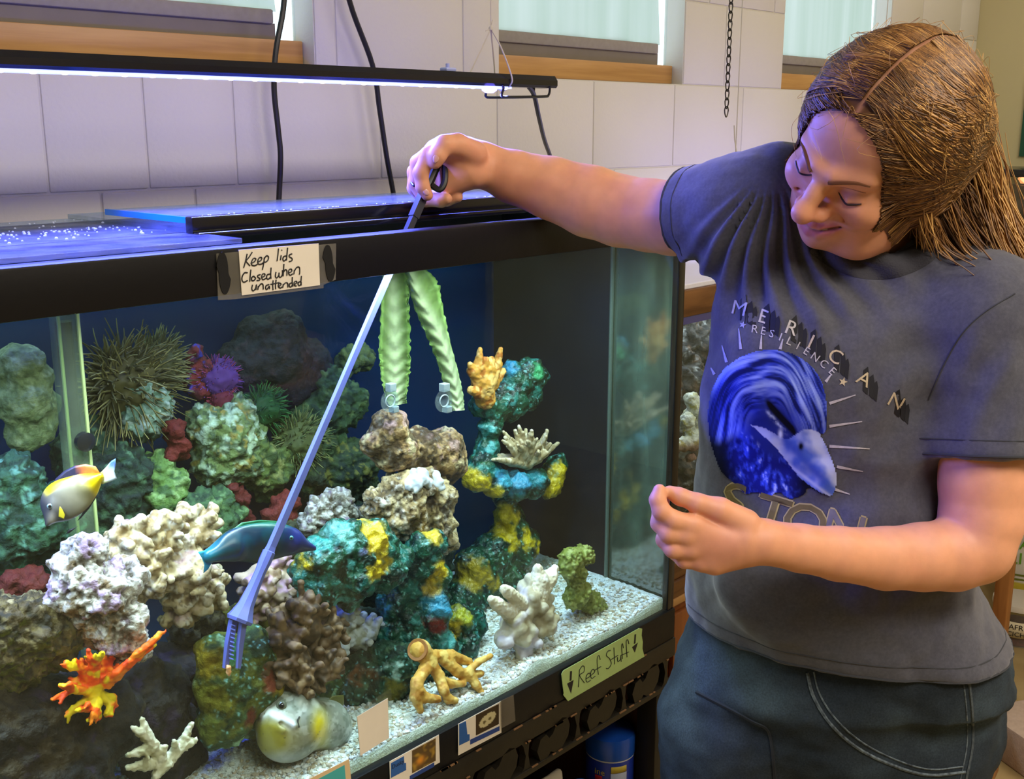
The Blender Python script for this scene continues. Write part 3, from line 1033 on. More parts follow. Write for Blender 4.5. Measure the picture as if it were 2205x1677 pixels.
rock('reef_rock', [(178, 1195, 1.165, 44), (165, 1260, 1.155, 50), (205, 1290, 1.15, 62), (245, 1345, 1.15, 62), (268, 1390, 1.15, 48), (262, 1250, 1.165, 48), (150, 1230, 1.165, 34), (135, 1285, 1.16, 26), (300, 1400, 1.165, 24)],
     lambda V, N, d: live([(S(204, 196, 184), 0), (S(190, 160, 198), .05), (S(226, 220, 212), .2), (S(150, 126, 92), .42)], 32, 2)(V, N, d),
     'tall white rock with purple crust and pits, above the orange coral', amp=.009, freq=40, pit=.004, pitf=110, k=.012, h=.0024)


def knobby(name, core, n, kr, kl, colf, label, cat='coral', h=.0024, kk=.004, mat_=None, seed=1, lumpy=.002, updir=.2, parent=None):
    """a head of stubby knobs growing out of a core"""
    r_ = np.random.default_rng(seed)
    B = PX(core)
    lo = np.min([c - r for c, r in B], 0) - kl[1] - .012; hi = np.max([c + r for c, r in B], 0) + kl[1] + .012
    lo[1] = max(lo[1], TY0 + .011); lo[2] = max(lo[2], TZG - .01); hi[1] = min(hi[1], TY1 - .012)
    f = Field(lo, hi, h)
    for c, r in B: f.ball(c, r * .86, .01)
    tips = []
    for i in range(n):
        c, r = B[r_.integers(len(B))]
        d = r_.normal(size=3); d[1] -= .7; d[2] += updir; d[0] -= .35; d /= np.linalg.norm(d)
        p0 = c + d * r * .75
        L = r_.uniform(*kl); rr = r_.uniform(*kr)
        d2 = d + r_.normal(size=3) * .3; d2 /= np.linalg.norm(d2)
        p1 = p0 + d2 * L
        f.cap(p0, p1, rr * .85, rr, kk)
        tips.append(p1)
        if r_.random() < .55:
            d3 = d2 + r_.normal(size=3) * .7; d3 /= np.linalg.norm(d3)
            f.cap(p0 + d2 * L * .5, p0 + d2 * L * .5 + d3 * L * .8, rr * .8, rr * .75, kk)
    V, Q = f.mesh(); N = normals(V, Q)
    V = clampbox(V + N * (lumpy * fbm(V, 90, 3, .5, seed))[:, None])
    cen = np.mean([c for c, r in B], 0)
    C = np.clip(.72 * colf(V, normals(V, Q), np.linalg.norm(V - cen, axis=1)), 0, 1)
    o = mesh_obj(name, V, Q, mat_ or soft_m, parent, True, C)
    if parent is None: tag(o, label, cat)
    return o


knobby('knobby_coral', [(275, 1165, 1.22, 52), (345, 1150, 1.22, 55), (415, 1140, 1.23, 48), (320, 1225, 1.21, 55), (400, 1225, 1.21, 62), (440, 1265, 1.22, 48), (390, 1300, 1.22, 36), (250, 1200, 1.23, 36), (300, 1260, 1.22, 40)], 300, (.0045, .0080), (.004, .016),
       lambda V, N, r: lerp2(live([(S(208, 184, 140), 0), (S(164, 136, 92), .15), (S(226, 208, 176), .25)], 40, 6, S(120, 96, 60))(V, N, 0), S(196, 150, 176), .6 * sst(.35, .6, fbm(V, 25, 2, .5, 9)) * upfac(N)),
       'cream knobby coral head behind the wrasse, spreading and lumpy', seed=4)
knobby('knobby_coral', [(560, 1250, 1.27, 42), (600, 1290, 1.27, 42), (545, 1300, 1.27, 36), (600, 1225, 1.28, 26)], 60, (.005, .008), (.004, .014),
       lambda V, N, r: mixcol(V, [(S(206, 176, 150), 0), (S(214, 168, 186), .15), (S(150, 118, 84), .25)], 45, 3), 'pinkish knobby coral half hidden behind the tongs', seed=8)
knobby('knobby_coral', [(735, 1345, 1.245, 34), (770, 1370, 1.245, 34), (720, 1390, 1.245, 28), (745, 1315, 1.25, 24), (790, 1350, 1.25, 24)], 70, (.0045, .007), (.006, .016),
       lambda V, N, r: mixcol(V, [(S(206, 206, 206), 0), (S(168, 166, 148), .15), (S(226, 230, 240), .25)], 45, 5), 'small white-grey knobby coral beside the brown frilly coral', seed=9)
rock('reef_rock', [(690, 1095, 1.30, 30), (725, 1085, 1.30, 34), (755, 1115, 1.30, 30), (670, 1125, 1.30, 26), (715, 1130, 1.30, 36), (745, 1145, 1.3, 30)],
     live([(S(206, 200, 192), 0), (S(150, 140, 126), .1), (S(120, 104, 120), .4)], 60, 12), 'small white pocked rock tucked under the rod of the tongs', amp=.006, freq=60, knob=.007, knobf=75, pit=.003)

# ---- centre stack of live rock
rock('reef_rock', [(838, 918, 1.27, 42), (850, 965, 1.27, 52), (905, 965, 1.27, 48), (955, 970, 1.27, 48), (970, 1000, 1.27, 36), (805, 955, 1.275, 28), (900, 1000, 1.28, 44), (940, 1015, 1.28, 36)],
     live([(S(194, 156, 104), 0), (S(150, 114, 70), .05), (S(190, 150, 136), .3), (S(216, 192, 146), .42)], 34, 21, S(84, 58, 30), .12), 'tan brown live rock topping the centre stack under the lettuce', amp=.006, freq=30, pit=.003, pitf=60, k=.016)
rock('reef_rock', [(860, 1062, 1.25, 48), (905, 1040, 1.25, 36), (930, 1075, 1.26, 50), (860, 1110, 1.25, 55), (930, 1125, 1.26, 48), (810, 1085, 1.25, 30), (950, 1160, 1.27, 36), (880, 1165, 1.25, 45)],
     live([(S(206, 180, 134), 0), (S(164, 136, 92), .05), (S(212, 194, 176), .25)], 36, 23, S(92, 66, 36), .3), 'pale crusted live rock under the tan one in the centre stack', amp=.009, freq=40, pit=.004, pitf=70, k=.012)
knobby('knobby_coral', [(905, 1025, 1.235, 22), (880, 1040, 1.235, 22), (935, 1040, 1.238, 18)], 34, (.0045, .007), (.003, .008),
       lambda V, N, r: mixcol(V, [(S(210, 212, 220), 0), (S(236, 238, 244), .1)], 60, 5), 'white coral cluster crusting the top of the pale live rock', seed=13)

# ---- painted teal, green and yellow rock
rock('painted_rock', [(690, 1210, 1.20, 55), (740, 1170, 1.195, 52), (800, 1170, 1.195, 52), (760, 1230, 1.19, 60), (820, 1220, 1.19, 52), (690, 1260, 1.20, 50), (750, 1275, 1.20, 34), (855, 1200, 1.20, 36), (655, 1235, 1.21, 26)],
     painted(4, [(800, 1160, 34, YEL), (790, 1215, 30, YEL), (812, 1200, 18, YEL), (640, 1225, 34, YEL), (650, 1205, 22, YEL), (735, 1150, 24, S(110, 180, 168)), (700, 1165, 22, S(56, 150, 140)), (760, 1185, 16, S(150, 160, 230))], 1.18), 'glossy teal boulder with yellow patches under the pale live rock', amp=.007, freq=40, knob=.003, knobf=90, mat_=wet_m)
rock('painted_rock', [(905, 1180, 1.21, 34), (935, 1165, 1.21, 28), (925, 1210, 1.21, 32), (945, 1240, 1.205, 26), (890, 1215, 1.22, 34), (942, 1285, 1.20, 26), (940, 1315, 1.195, 30), (935, 1345, 1.20, 32), (880, 1260, 1.23, 40), (880, 1320, 1.235, 44), (845, 1300, 1.24, 36), (990, 1335, 1.22, 34), (1020, 1340, 1.225, 30), (950, 1390, 1.20, 40), (890, 1390, 1.22, 46), (1000, 1390, 1.21, 36), (840, 1370, 1.24, 44)],
     painted(9, [(940, 1150, 22, S(220, 190, 60)), (948, 1225, 22, YEL), (940, 1255, 14, YEL), (935, 1272, 18, S(190, 160, 50)), (940, 1305, 26, BLUE), (935, 1342, 22, RED), (1010, 1330, 26, S(170, 170, 40)), (990, 1360, 22, S(200, 170, 40)), (950, 1372, 20, S(80, 170, 170))], 1.19), 'knobbed green rock column with blue, red and yellow crusts', amp=.006, freq=45, knob=.003, mat_=wet_m, h=.0026)

# ---- green mushroom-shaped rock
rock('painted_rock', [(1090, 1060, 1.33, 34), (1095, 1110, 1.33, 34), (1100, 1150, 1.33, 42), (1110, 1180, 1.33, 46), (1060, 1190, 1.33, 46), (1020, 1215, 1.33, 40), (1030, 1250, 1.33, 50), (1080, 1250, 1.33, 52), (1130, 1170, 1.33, 36), (1000, 1290, 1.33, 50), (1060, 1310, 1.33, 50)],
     painted(14, [(1085, 1110, 26, YEL), (1085, 1140, 22, YEL), (1095, 1170, 18, YEL), (1120, 1155, 22, YEL), (1140, 1178, 18, YEL), (1020, 1235, 30, S(180, 150, 30)), (1045, 1250, 18, S(190, 160, 30))], 1.315, [(S(24, 66, 40), 0), (S(14, 38, 26), .12), (S(40, 96, 66), .35), (S(80, 150, 130), .66)]), 'dark green rock stem with yellow patches beside the centre stack', amp=.006, freq=36, mat_=wet_m)
rock('painted_rock', [(1030, 1030, 1.31, 30), (1070, 1040, 1.30, 32), (1110, 1045, 1.30, 34), (1150, 1040, 1.30, 32), (1190, 1020, 1.305, 28), (1200, 1000, 1.31, 22), (1180, 1045, 1.305, 28), (1040, 1000, 1.325, 34), (1050, 960, 1.33, 28), (1055, 920, 1.33, 28), (1065, 880, 1.33, 32), (1085, 850, 1.33, 32), (1115, 825, 1.325, 36), (1140, 800, 1.32, 32), (1155, 810, 1.32, 26), (1100, 870, 1.325, 36), (1135, 850, 1.325, 34), (1040, 870, 1.33, 28), (1100, 800, 1.33, 24)],
     painted(18, [(1030, 1045, 30, YEL), (1060, 1062, 20, YEL), (1190, 1050, 26, YEL), (1205, 1015, 18, YEL), (1110, 1030, 32, BLUE), (1080, 1025, 22, S(60, 160, 190)), (1145, 1025, 24, S(50, 150, 170)), (1120, 790, 26, S(50, 150, 190)), (1165, 800, 18, S(70, 170, 110)), (1045, 985, 22, S(50, 110, 40))], 1.29), 'green mushroom-shaped rock with blue cap and yellow rim', amp=.005, freq=45, knob=.002, mat_=wet_m, k=.010)


def branchy(name, stems, colf, label, cat='coral', h=.002, kk=.004, lump=.0008, lumpf=160, mat_=None, group=None, seed=0):
    """stems: lists of (px, py, Y, rpx) followed as tapering limbs"""
    allp = [atY(p[0], p[1], p[2]) for s in stems for p in s]
    R = [pr(p[3], atY(p[0], p[1], p[2])) for s in stems for p in s]
    lo = np.min(allp, 0) - max(R) - .008; hi = np.max(allp, 0) + max(R) + .008
    lo[1] = max(lo[1], TY0 + .0105); lo[2] = max(lo[2], TZG - .01)
    f = Field(lo, hi, h)
    for s in stems:
        P = [atY(p[0], p[1], p[2]) for p in s]; r = [pr(p[3], q) for p, q in zip(s, P)]
        f.chain(P, r, kk)
    V, Q = f.mesh(); N = normals(V, Q)
    V = clampbox(V + N * (lump * fbm(V, lumpf, 3, .6, seed))[:, None])
    o = mesh_obj(name, V, Q, mat_ or soft_m, None, True, np.clip(colf(V, N), 0, 1))
    return tag(o, label, cat, group)


ORG = S(255, 104, 12); ORY = S(248, 214, 20)


def fire(V, N):
    C = mixcol(V, [(S(250, 92, 10), 0), (S(255, 140, 20), .15), (S(210, 60, 10), .4)], 60, 3)
    return lerp2(C, S(236, 206, 16), sst(.12, .26, fbm(V, 34, 2, .5, 9)))


stems = []
r_ = random.Random(5)
for bx, by, tx, ty in ((185, 1500, 130, 1545), (190, 1480, 115, 1505), (200, 1470, 140, 1425), (205, 1470, 190, 1400), (215, 1480, 240, 1400), (225, 1490, 250, 1405), (210, 1520, 190, 1550), (200, 1500, 150, 1460), (220, 1500, 240, 1540), (195, 1450, 160, 1420), (230, 1460, 218, 1420), (210, 1450, 205, 1410), (180, 1480, 128, 1475), (215, 1500, 205, 1545), (195, 1480, 175, 1420), (225, 1480, 255, 1430), (205, 1505, 165, 1530), (240, 1480, 250, 1520)):
    mx_, my_ = (bx + tx) / 2 + r_.uniform(-10, 10), (by + ty) / 2 + r_.uniform(-10, 10)
    y0 = r_.uniform(1.110, 1.145)
    stems.append([(205, 1490, 1.14, 10), (mx_, my_, (y0 + 1.14) / 2, 8), (tx, ty, y0, 5)])
    a = r_.uniform(-14, 14)
    stems.append([(mx_, my_, (y0 + 1.14) / 2, 6), ((mx_ + tx) / 2 + a, (my_ + ty) / 2 - a, y0, 5), (tx + a * 1.2, ty + r_.uniform(-6, 16), y0 - .004, 3.5)])
branchy('flame_coral', stems + [[(210, 1480, 1.14, 11), (250, 1450, 1.118, 9), (300, 1405, 1.108, 7), (345, 1362, 1.106, 5)], [(235, 1475, 1.13, 8), (280, 1432, 1.112, 6), (335, 1388, 1.108, 4)], [(290, 1412, 1.108, 6), (325, 1385, 1.106, 5), (358, 1357, 1.105, 3)]], fire,
        'bright orange and yellow branching coral with one long arm', kk=.003, lump=.0012, lumpf=170, mat_=soft_m)
branchy('branch_coral', [[(350, 1640, 1.125, 15), (330, 1610, 1.12, 13), (318, 1585, 1.12, 11), (305, 1548, 1.12, 6)], [(320, 1590, 1.12, 10), (300, 1575, 1.118, 8), (285, 1567, 1.118, 5)], [(330, 1610, 1.12, 11), (300, 1618, 1.116, 9), (275, 1626, 1.115, 6)], [(350, 1640, 1.125, 14), (310, 1648, 1.118, 11), (275, 1652, 1.116, 6)], [(318, 1605, 1.12, 9), (338, 1597, 1.115, 5)], [(360, 1640, 1.125, 14), (385, 1610, 1.13, 12), (400, 1585, 1.13, 9), (412, 1560, 1.13, 6)], [(385, 1610, 1.13, 11), (410, 1600, 1.126, 8), (422, 1592, 1.125, 5)], [(380, 1620, 1.126, 9), (376, 1596, 1.12, 6)], [(350, 1650, 1.122, 14), (335, 1670, 1.118, 8), (332, 1680, 1.117, 6)], [(345, 1630, 1.12, 12), (355, 1608, 1.115, 7)], [(310, 1645, 1.117, 8), (318, 1628, 1.113, 5)]],
        lambda V, N: mixcol(V, [(S(206, 202, 172), 0), (S(226, 222, 200), .1), (S(170, 164, 130), .35)], 70, 4), 'small cream staghorn coral lying before the dark boulder', lump=.0016, lumpf=220)
amber = lambda V, N: mixcol(V, [(S(206, 156, 70), 0), (S(186, 128, 48), .15), (S(222, 184, 100), .25)], 55, 7)
fing = branchy('finger_coral', [[(905, 1400, 1.143, 24), (925, 1420, 1.138, 16), (915, 1440, 1.128, 13), (897, 1470, 1.113, 13), (895, 1500, 1.106, 12), (905, 1530, 1.100, 8)], [(898, 1480, 1.108, 12), (915, 1502, 1.103, 11), (942, 1505, 1.098, 9)], [(925, 1425, 1.133, 14), (945, 1455, 1.123, 12), (955, 1485, 1.108, 11), (965, 1505, 1.103, 9), (980, 1508, 1.098, 8)], [(945, 1460, 1.123, 10), (970, 1472, 1.118, 9), (998, 1472, 1.113, 7)], [(930, 1412, 1.138, 14), (970, 1412, 1.136, 13), (1010, 1425, 1.133, 9)], [(955, 1420, 1.133, 13), (985, 1445, 1.123, 12), (1010, 1455, 1.118, 10), (1035, 1450, 1.116, 8)], [(1012, 1452, 1.118, 10), (1025, 1475, 1.108, 9), (1040, 1493, 1.100, 6)], [(1005, 1448, 1.120, 9), (1030, 1425, 1.118, 7), (1057, 1412, 1.116, 6)], [(985, 1445, 1.123, 9), (1000, 1462, 1.118, 8)]],
        amber, 'amber finger coral toppled on the gravel, holdfast upward', lump=.0008, lumpf=190)
c0 = atY(903, 1400, 1.141)
mb = MB().lathe(c0, [(.004, -.004), (.012, 0), (.017, .006), (.016, .008), (.006, .006)], 20, (-.7, -.25, .45))
hf = mb.build('holdfast', mat('holdfast', S(150, 96, 44), .6, var=.2), fing, True)
# white lobed coral
lobed = knobby('lobed_coral', [(1110, 1340, 1.143, 40), (1135, 1300, 1.143, 36), (1160, 1330, 1.143, 36), (1125, 1375, 1.138, 34), (1085, 1375, 1.138, 26), (1150, 1265, 1.148, 24), (1165, 1290, 1.148, 26)], 52, (.0075, .0115), (.002, .011),
       lambda V, N, r: lerp2(mixcol(V, [(S(220, 208, 182), 0), (S(200, 184, 150), .15)], 40, 6), S(220, 210, 232), .7 * sst(.1, .5, fbm(V, 30, 2, .5, 3))), 'cream lobed coral with lilac tips on the gravel', seed=17, kk=.006, lumpy=.0012)
spur = branchy('spur', [[(1150, 1290, 1.138, 28), (1160, 1250, 1.138, 22), (1158, 1224, 1.138, 11)], [(1160, 1275, 1.138, 24), (1182, 1244, 1.138, 18), (1195, 1224, 1.138, 9)], [(1120, 1300, 1.138, 18), (1095, 1275, 1.133, 13), (1085, 1268, 1.133, 10)], [(1110, 1330, 1.138, 18), (1070, 1300, 1.133, 14), (1058, 1290, 1.133, 9)]],
        lambda V, N: mixcol(V, [(S(220, 208, 182), 0), (S(232, 226, 214), .15)], 50, 8), None, None, lump=.0012, lumpf=240)
spur.parent = lobed
# moss-green bubble coral
knobby('moss_coral', [(1230, 1205, 1.157, 32), (1255, 1195, 1.157, 26), (1240, 1240, 1.157, 28), (1245, 1275, 1.157, 32), (1270, 1295, 1.157, 30), (1285, 1305, 1.160, 20), (1235, 1290, 1.157, 26), (1225, 1225, 1.157, 24)], 620, (.0018, .0032), (.002, .006),
       lambda V, N, r: mixcol(V, [(S(138, 148, 62), 0), (S(108, 120, 44), .1), (S(176, 184, 104), .22)], 90, 5), 'moss-green bubbly coral bush near the end pane', h=.0019, kk=.0012, seed=21, lumpy=.0006)
# brown frilly coral
knobby('frilly_coral', [(600, 1380, 1.175, 44), (655, 1350, 1.175, 44), (690, 1400, 1.175, 42), (630, 1430, 1.17, 48), (590, 1430, 1.175, 34), (650, 1310, 1.18, 28), (680, 1440, 1.172, 34), (620, 1470, 1.165, 28), (700, 1360, 1.18, 28)], 150, (.0045, .0075), (.010, .026),
       lambda V, N, r: mixcol(V, [(S(112, 84, 58), 0), (S(76, 56, 38), .1), (S(146, 116, 82), .25)], 45, 8), 'brown frilly coral head beside the jaws of the tongs', seed=23, kk=.0035)
# green-yellow pillar rock
rock('painted_rock', [(470, 1410, 1.18, 50), (545, 1400, 1.185, 52), (480, 1480, 1.175, 58), (550, 1480, 1.18, 58), (490, 1540, 1.175, 56), (545, 1535, 1.21, 52), (470, 1570, 1.175, 40), (600, 1480, 1.23, 60), (640, 1490, 1.25, 60), (700, 1470, 1.25, 50)],
     painted(31, [(440, 1430, 36, S(150, 130, 24)), (450, 1500, 36, S(120, 116, 24)), (600, 1470, 30, S(160, 140, 24)), (500, 1400, 24, S(60, 140, 100)), (570, 1450, 26, S(120, 50, 30)), (520, 1540, 24, S(110, 44, 30)), (660, 1465, 20, S(190, 160, 20)), (450, 1570, 24, S(110, 120, 40))], 1.165, [(S(58, 84, 44), 0), (S(34, 58, 34), .1), (S(96, 104, 36), .2), (S(150, 190, 150), .72)]), 'green and yellow mottled pillar rock below the jaws of the tongs', amp=.006, freq=34, k=.02)
rock('painted_rock', [(840, 1440, 1.20, 60), (790, 1450, 1.22, 50), (900, 1440, 1.21, 50), (950, 1430, 1.2, 44), (760, 1490, 1.22, 40), (830, 1500, 1.20, 44)],
     painted(36, [(790, 1460, 24, S(120, 70, 30)), (840, 1480, 28, S(120, 110, 34)), (920, 1400, 20, S(190, 160, 30)), (760, 1500, 20, S(110, 50, 30))], 1.18, [(S(40, 70, 48), 0), (S(28, 46, 34), .1), (S(84, 110, 80), .35), (S(150, 180, 170), .6)]), 'low dark green rock behind the puffer and the toppled coral', amp=.006, freq=46, knob=.004, knobf=110)
# small corals perched on the mushroom rock
branchy('orange_coral', [[(1045, 860, 1.315, 22), (1040, 825, 1.31, 24), (1030, 790, 1.305, 13), (1034, 752, 1.30, 5)], [(1050, 820, 1.31, 20), (1050, 790, 1.305, 16), (1058, 775, 1.302, 8)], [(1055, 820, 1.31, 18), (1070, 785, 1.305, 11), (1078, 752, 1.30, 5)], [(1035, 830, 1.31, 16), (1018, 800, 1.305, 11), (1013, 785, 1.303, 7)], [(1040, 850, 1.31, 16), (1015, 840, 1.305, 9)], [(1060, 830, 1.31, 12), (1082, 800, 1.308, 8)], [(1045, 800, 1.305, 11), (1045, 775, 1.30, 8)]],
        lambda V, N: mixcol(V, [(S(196, 136, 52), 0), (S(214, 168, 96), .15), (S(166, 96, 30), .3)], 50, 9), 'orange-tan pronged coral perched on the mushroom rock top', lump=.0014, lumpf=150)
st = []
r_ = random.Random(11)
for k in range(30):
    a = r_.uniform(-1.5, 1.35); L = r_.uniform(45, 92)
    bx, by = 1135, 1000
    tx, ty = bx + math.sin(a) * L * .85, by - math.cos(a) * L * 1.0
    yy = r_.uniform(1.27, 1.31)
    mx_, my_ = (bx + tx) / 2 + r_.uniform(-9, 9), (by + ty) / 2 + r_.uniform(-6, 6)
    st.append([(bx, by, 1.30, 10), (mx_, my_, (yy + 1.3) / 2, 8), (tx, ty, yy, 4)])
    st.append([(mx_, my_, (yy + 1.3) / 2, 6), (mx_ + (tx - mx_) * .6 + r_.uniform(-16, 16), my_ + (ty - my_) * .6 + r_.uniform(-10, 4), yy - .005, 3.5)])
branchy('branch_coral', st, lambda V, N: mixcol(V, [(S(196, 176, 140), 0), (S(160, 138, 100), .15), (S(220, 206, 178), .3)], 60, 2), 'beige branching coral sitting in the blue cap of the mushroom rock', lump=.0008, kk=.002, h=.0018)

# ================================================================== THE DIM REEF ALONG THE BACK PANEL
tuft_m = vmat('tuft_soft', 0.7, 0.2, var=.15, vscale=60)


def tuft(name, px, py, Y, rpx, n, L, cols, label, up=.6, droop=.25, rad=.0022, seed=0, cat='coral', squash=1.0):
    """a rounded clump of soft tapering tentacles on a mound"""
    r_ = np.random.default_rng(seed)
    c = atY(px, py, Y); R = pr(rpx, c)
    vs = []; fs = []; cc = []
    mv, mq = None, None
    f = Field(c - R * 1.1, c + R * 1.1, R / 14); f.ell(c, (R * .8, min(R * .8, .04), R * .8 * squash)); mv, mq = f.mesh()
    mv = mv + normals(mv, mq) * (R * .12 * fbm(mv, 60, 3))[:, None]
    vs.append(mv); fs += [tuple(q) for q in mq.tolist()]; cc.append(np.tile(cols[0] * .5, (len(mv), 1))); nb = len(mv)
    for k in range(n):
        d = r_.normal(size=3); d[1] = -abs(d[1]) * .8 - .15; d[2] += up * .3; d /= np.linalg.norm(d)
        p = c + d * R * .7 * np.array([1, .6, squash]); l = L * R * r_.uniform(.6, 1.15)
        dd = d + np.array([0, 0, up]) * .5 + r_.normal(size=3) * .25; dd /= np.linalg.norm(dd)
        pts = []
        bend = r_.normal(size=3) * droop
        for j in range(6):
            t = j / 5
            pts.append(p + dd * l * t + (bend + np.array([0, 0, -droop])) * l * t * t * .6)
        for q in pts: q[1] = min(max(q[1], TY0 + .015), TY1 - .014)
        rr = [rad * (1 - .75 * j / 5) for j in range(6)]
        v, fc = tube_geo(pts, rr, 3, False)
        vs.append(np.array([tuple(q) for q in v])); fs += [tuple(nb + i for i in q) for q in fc]; nb += len(v)
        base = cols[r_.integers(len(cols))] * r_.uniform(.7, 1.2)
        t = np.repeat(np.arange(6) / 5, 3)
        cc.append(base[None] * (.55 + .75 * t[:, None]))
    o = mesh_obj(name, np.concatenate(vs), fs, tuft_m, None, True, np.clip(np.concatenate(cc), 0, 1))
    return tag(o, label, cat)


def mound(px, py, Y, rx, ry, cols, label, seed, amp=.008, freq=50, knob=.005, knobf=90, name='reef_mound', n=7):
    r_ = random.Random(seed)
    bl = [(px, py, Y, min(rx, ry) * .8)]
    for k in range(n):
        a = r_.uniform(0, 6.28); bl.append((px + math.cos(a) * rx * .55, py + math.sin(a) * ry * .6, Y + r_.uniform(-.015, .015), min(rx, ry) * r_.uniform(.4, .62)))
    return rock(name, bl, lambda V, N, d: mixcol(V, cols, 55, seed), label, 'coral', h=.0034, amp=amp, freq=freq, knob=knob, knobf=knobf, seed=seed, mat_=rock_m)


g1, g2, g3 = S(66, 84, 42), S(96, 110, 60), S(44, 60, 36)
mound(50, 860, 1.42, 75, 130, [(S(130, 140, 90), 0), (S(104, 116, 72), .1), (S(150, 158, 110), .3)], 'pale green smooth coral boulder beside the overflow pipe', 1, knob=0, amp=.004)
mound(60, 1120, 1.38, 110, 160, [(S(56, 92, 66), 0), (S(34, 58, 44), .05), (S(110, 160, 140), .4)], 'dim green coral slope behind the surgeonfish', 2, n=10)
mound(60, 1265, 1.33, 70, 40, [(S(104, 34, 28), 0), (S(96, 28, 26), .1)], 'red coral mound behind the mossy brown rock', 3)
mound(230, 1060, 1.43, 100, 110, [(S(36, 56, 40), 0), (S(22, 34, 28), .05), (S(80, 110, 80), .4)], 'dark green coral slope beside the surgeonfish tail', 4, n=9)
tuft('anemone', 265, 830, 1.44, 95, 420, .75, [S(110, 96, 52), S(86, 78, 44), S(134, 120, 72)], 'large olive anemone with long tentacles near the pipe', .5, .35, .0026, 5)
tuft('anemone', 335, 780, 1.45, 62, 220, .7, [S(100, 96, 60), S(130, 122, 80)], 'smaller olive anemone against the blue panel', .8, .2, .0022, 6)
mound(310, 860, 1.43, 60, 90, [(S(150, 170, 150), 0), (S(96, 120, 96), .05), (S(200, 206, 196), .3)], 'pale crusted coral streak between the anemones', 7, knob=.007, knobf=110)
mound(425, 800, 1.46, 40, 70, [(S(130, 40, 44), 0), (S(90, 26, 40), .1), (S(60, 60, 190), .4)], 'red coral branch beside the purple bush', 8)
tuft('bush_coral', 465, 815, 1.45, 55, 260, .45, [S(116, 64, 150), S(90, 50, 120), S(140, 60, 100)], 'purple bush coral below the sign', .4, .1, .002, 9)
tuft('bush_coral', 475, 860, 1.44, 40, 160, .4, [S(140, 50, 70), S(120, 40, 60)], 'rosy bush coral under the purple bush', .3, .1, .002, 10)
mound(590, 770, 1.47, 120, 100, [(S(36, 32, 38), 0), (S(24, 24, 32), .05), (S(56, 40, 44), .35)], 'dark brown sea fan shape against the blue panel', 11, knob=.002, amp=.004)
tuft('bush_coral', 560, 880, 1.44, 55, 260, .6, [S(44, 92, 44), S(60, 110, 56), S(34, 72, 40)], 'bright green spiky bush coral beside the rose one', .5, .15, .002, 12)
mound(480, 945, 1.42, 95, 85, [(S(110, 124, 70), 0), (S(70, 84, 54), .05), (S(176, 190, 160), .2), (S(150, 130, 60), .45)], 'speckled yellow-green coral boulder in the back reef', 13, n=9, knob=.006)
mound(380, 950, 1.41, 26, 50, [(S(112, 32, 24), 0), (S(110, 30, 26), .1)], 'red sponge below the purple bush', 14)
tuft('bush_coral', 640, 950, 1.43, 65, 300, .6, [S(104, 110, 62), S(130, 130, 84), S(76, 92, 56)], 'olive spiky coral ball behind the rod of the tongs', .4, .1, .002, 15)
mound(700, 880, 1.46, 80, 90, [(S(60, 84, 50), 0), (S(36, 56, 38), .05), (S(96, 116, 70), .35)], 'dim green coral mound beside the lettuce', 16, n=9)
mound(720, 1010, 1.44, 90, 80, [(S(60, 74, 42), 0), (S(30, 44, 32), .05), (S(120, 116, 50), .35)], 'dim olive coral mound behind the centre stack', 17, n=9)
mound(350, 1060, 1.41, 62, 85, [(S(104, 134, 66), 0), (S(70, 96, 52), .05), (S(150, 176, 110), .35)], 'light green coral cone behind the cream coral', 18)
mound(515, 1075, 1.40, 30, 90, [(S(100, 30, 28), 0), (S(100, 28, 28), .1)], 'tall red sponge column behind the wrasse', 19)
mound(605, 1100, 1.38, 36, 46, [(S(116, 38, 28), 0), (S(110, 36, 28), .1)], 'red sponge ball behind the rod of the tongs', 20)
mound(460, 1110, 1.39, 60, 60, [(S(70, 100, 60), 0), (S(44, 66, 44), .05), (S(120, 150, 96), .4)], 'mid green coral mound behind the wrasse', 21)
mound(570, 1010, 1.42, 60, 70, [(S(90, 104, 46), 0), (S(60, 76, 40), .05), (S(140, 140, 80), .35)], 'yellow-green coral mound in the middle of the back reef', 22)
mound(765, 770, 1.48, 36, 36, [(S(110, 120, 64), 0), (S(80, 92, 50), .05)], 'small pale green coral ball behind the lettuce', 23)
mound(180, 960, 1.44, 60, 60, [(S(40, 62, 44), 0), (S(26, 42, 34), .05), (S(76, 100, 70), .4)], 'dark green coral patch at the foot of the pipe', 24)
mound(430, 1330, 1.31, 60, 130, [(S(60, 52, 38), 0), (S(40, 36, 28), .05), (S(96, 84, 56), .35)], 'shadowed brown rock shaft under the cream coral', 25, n=9)
mound(840, 1200, 1.38, 120, 120, [(S(28, 40, 34), 0), (S(18, 28, 26), .05), (S(50, 66, 50), .4)], 'dark rock mass behind the teal boulder', 26, n=10)
mound(640, 1230, 1.36, 110, 100, [(S(70, 70, 44), 0), (S(40, 44, 32), .05), (S(110, 104, 60), .4)], 'olive brown rock mass behind the wrasse', 27, n=10)
mound(1030, 1290, 1.40, 70, 70, [(S(24, 40, 32), 0), (S(16, 26, 24), .05), (S(40, 70, 56), .4)], 'dark green rock foot behind the mushroom stem', 28, n=8)
mound(560, 1350, 1.30, 70, 70, [(S(120, 116, 40), 0), (S(80, 84, 40), .05), (S(60, 60, 34), .3)], 'yellow-olive rock behind the jaws of the tongs', 29)
mound(760, 1430, 1.30, 80, 70, [(S(34, 36, 32), 0), (S(24, 26, 26), .05), (S(60, 60, 46), .4)], 'dark rock hollow behind the brown frilly coral', 30)

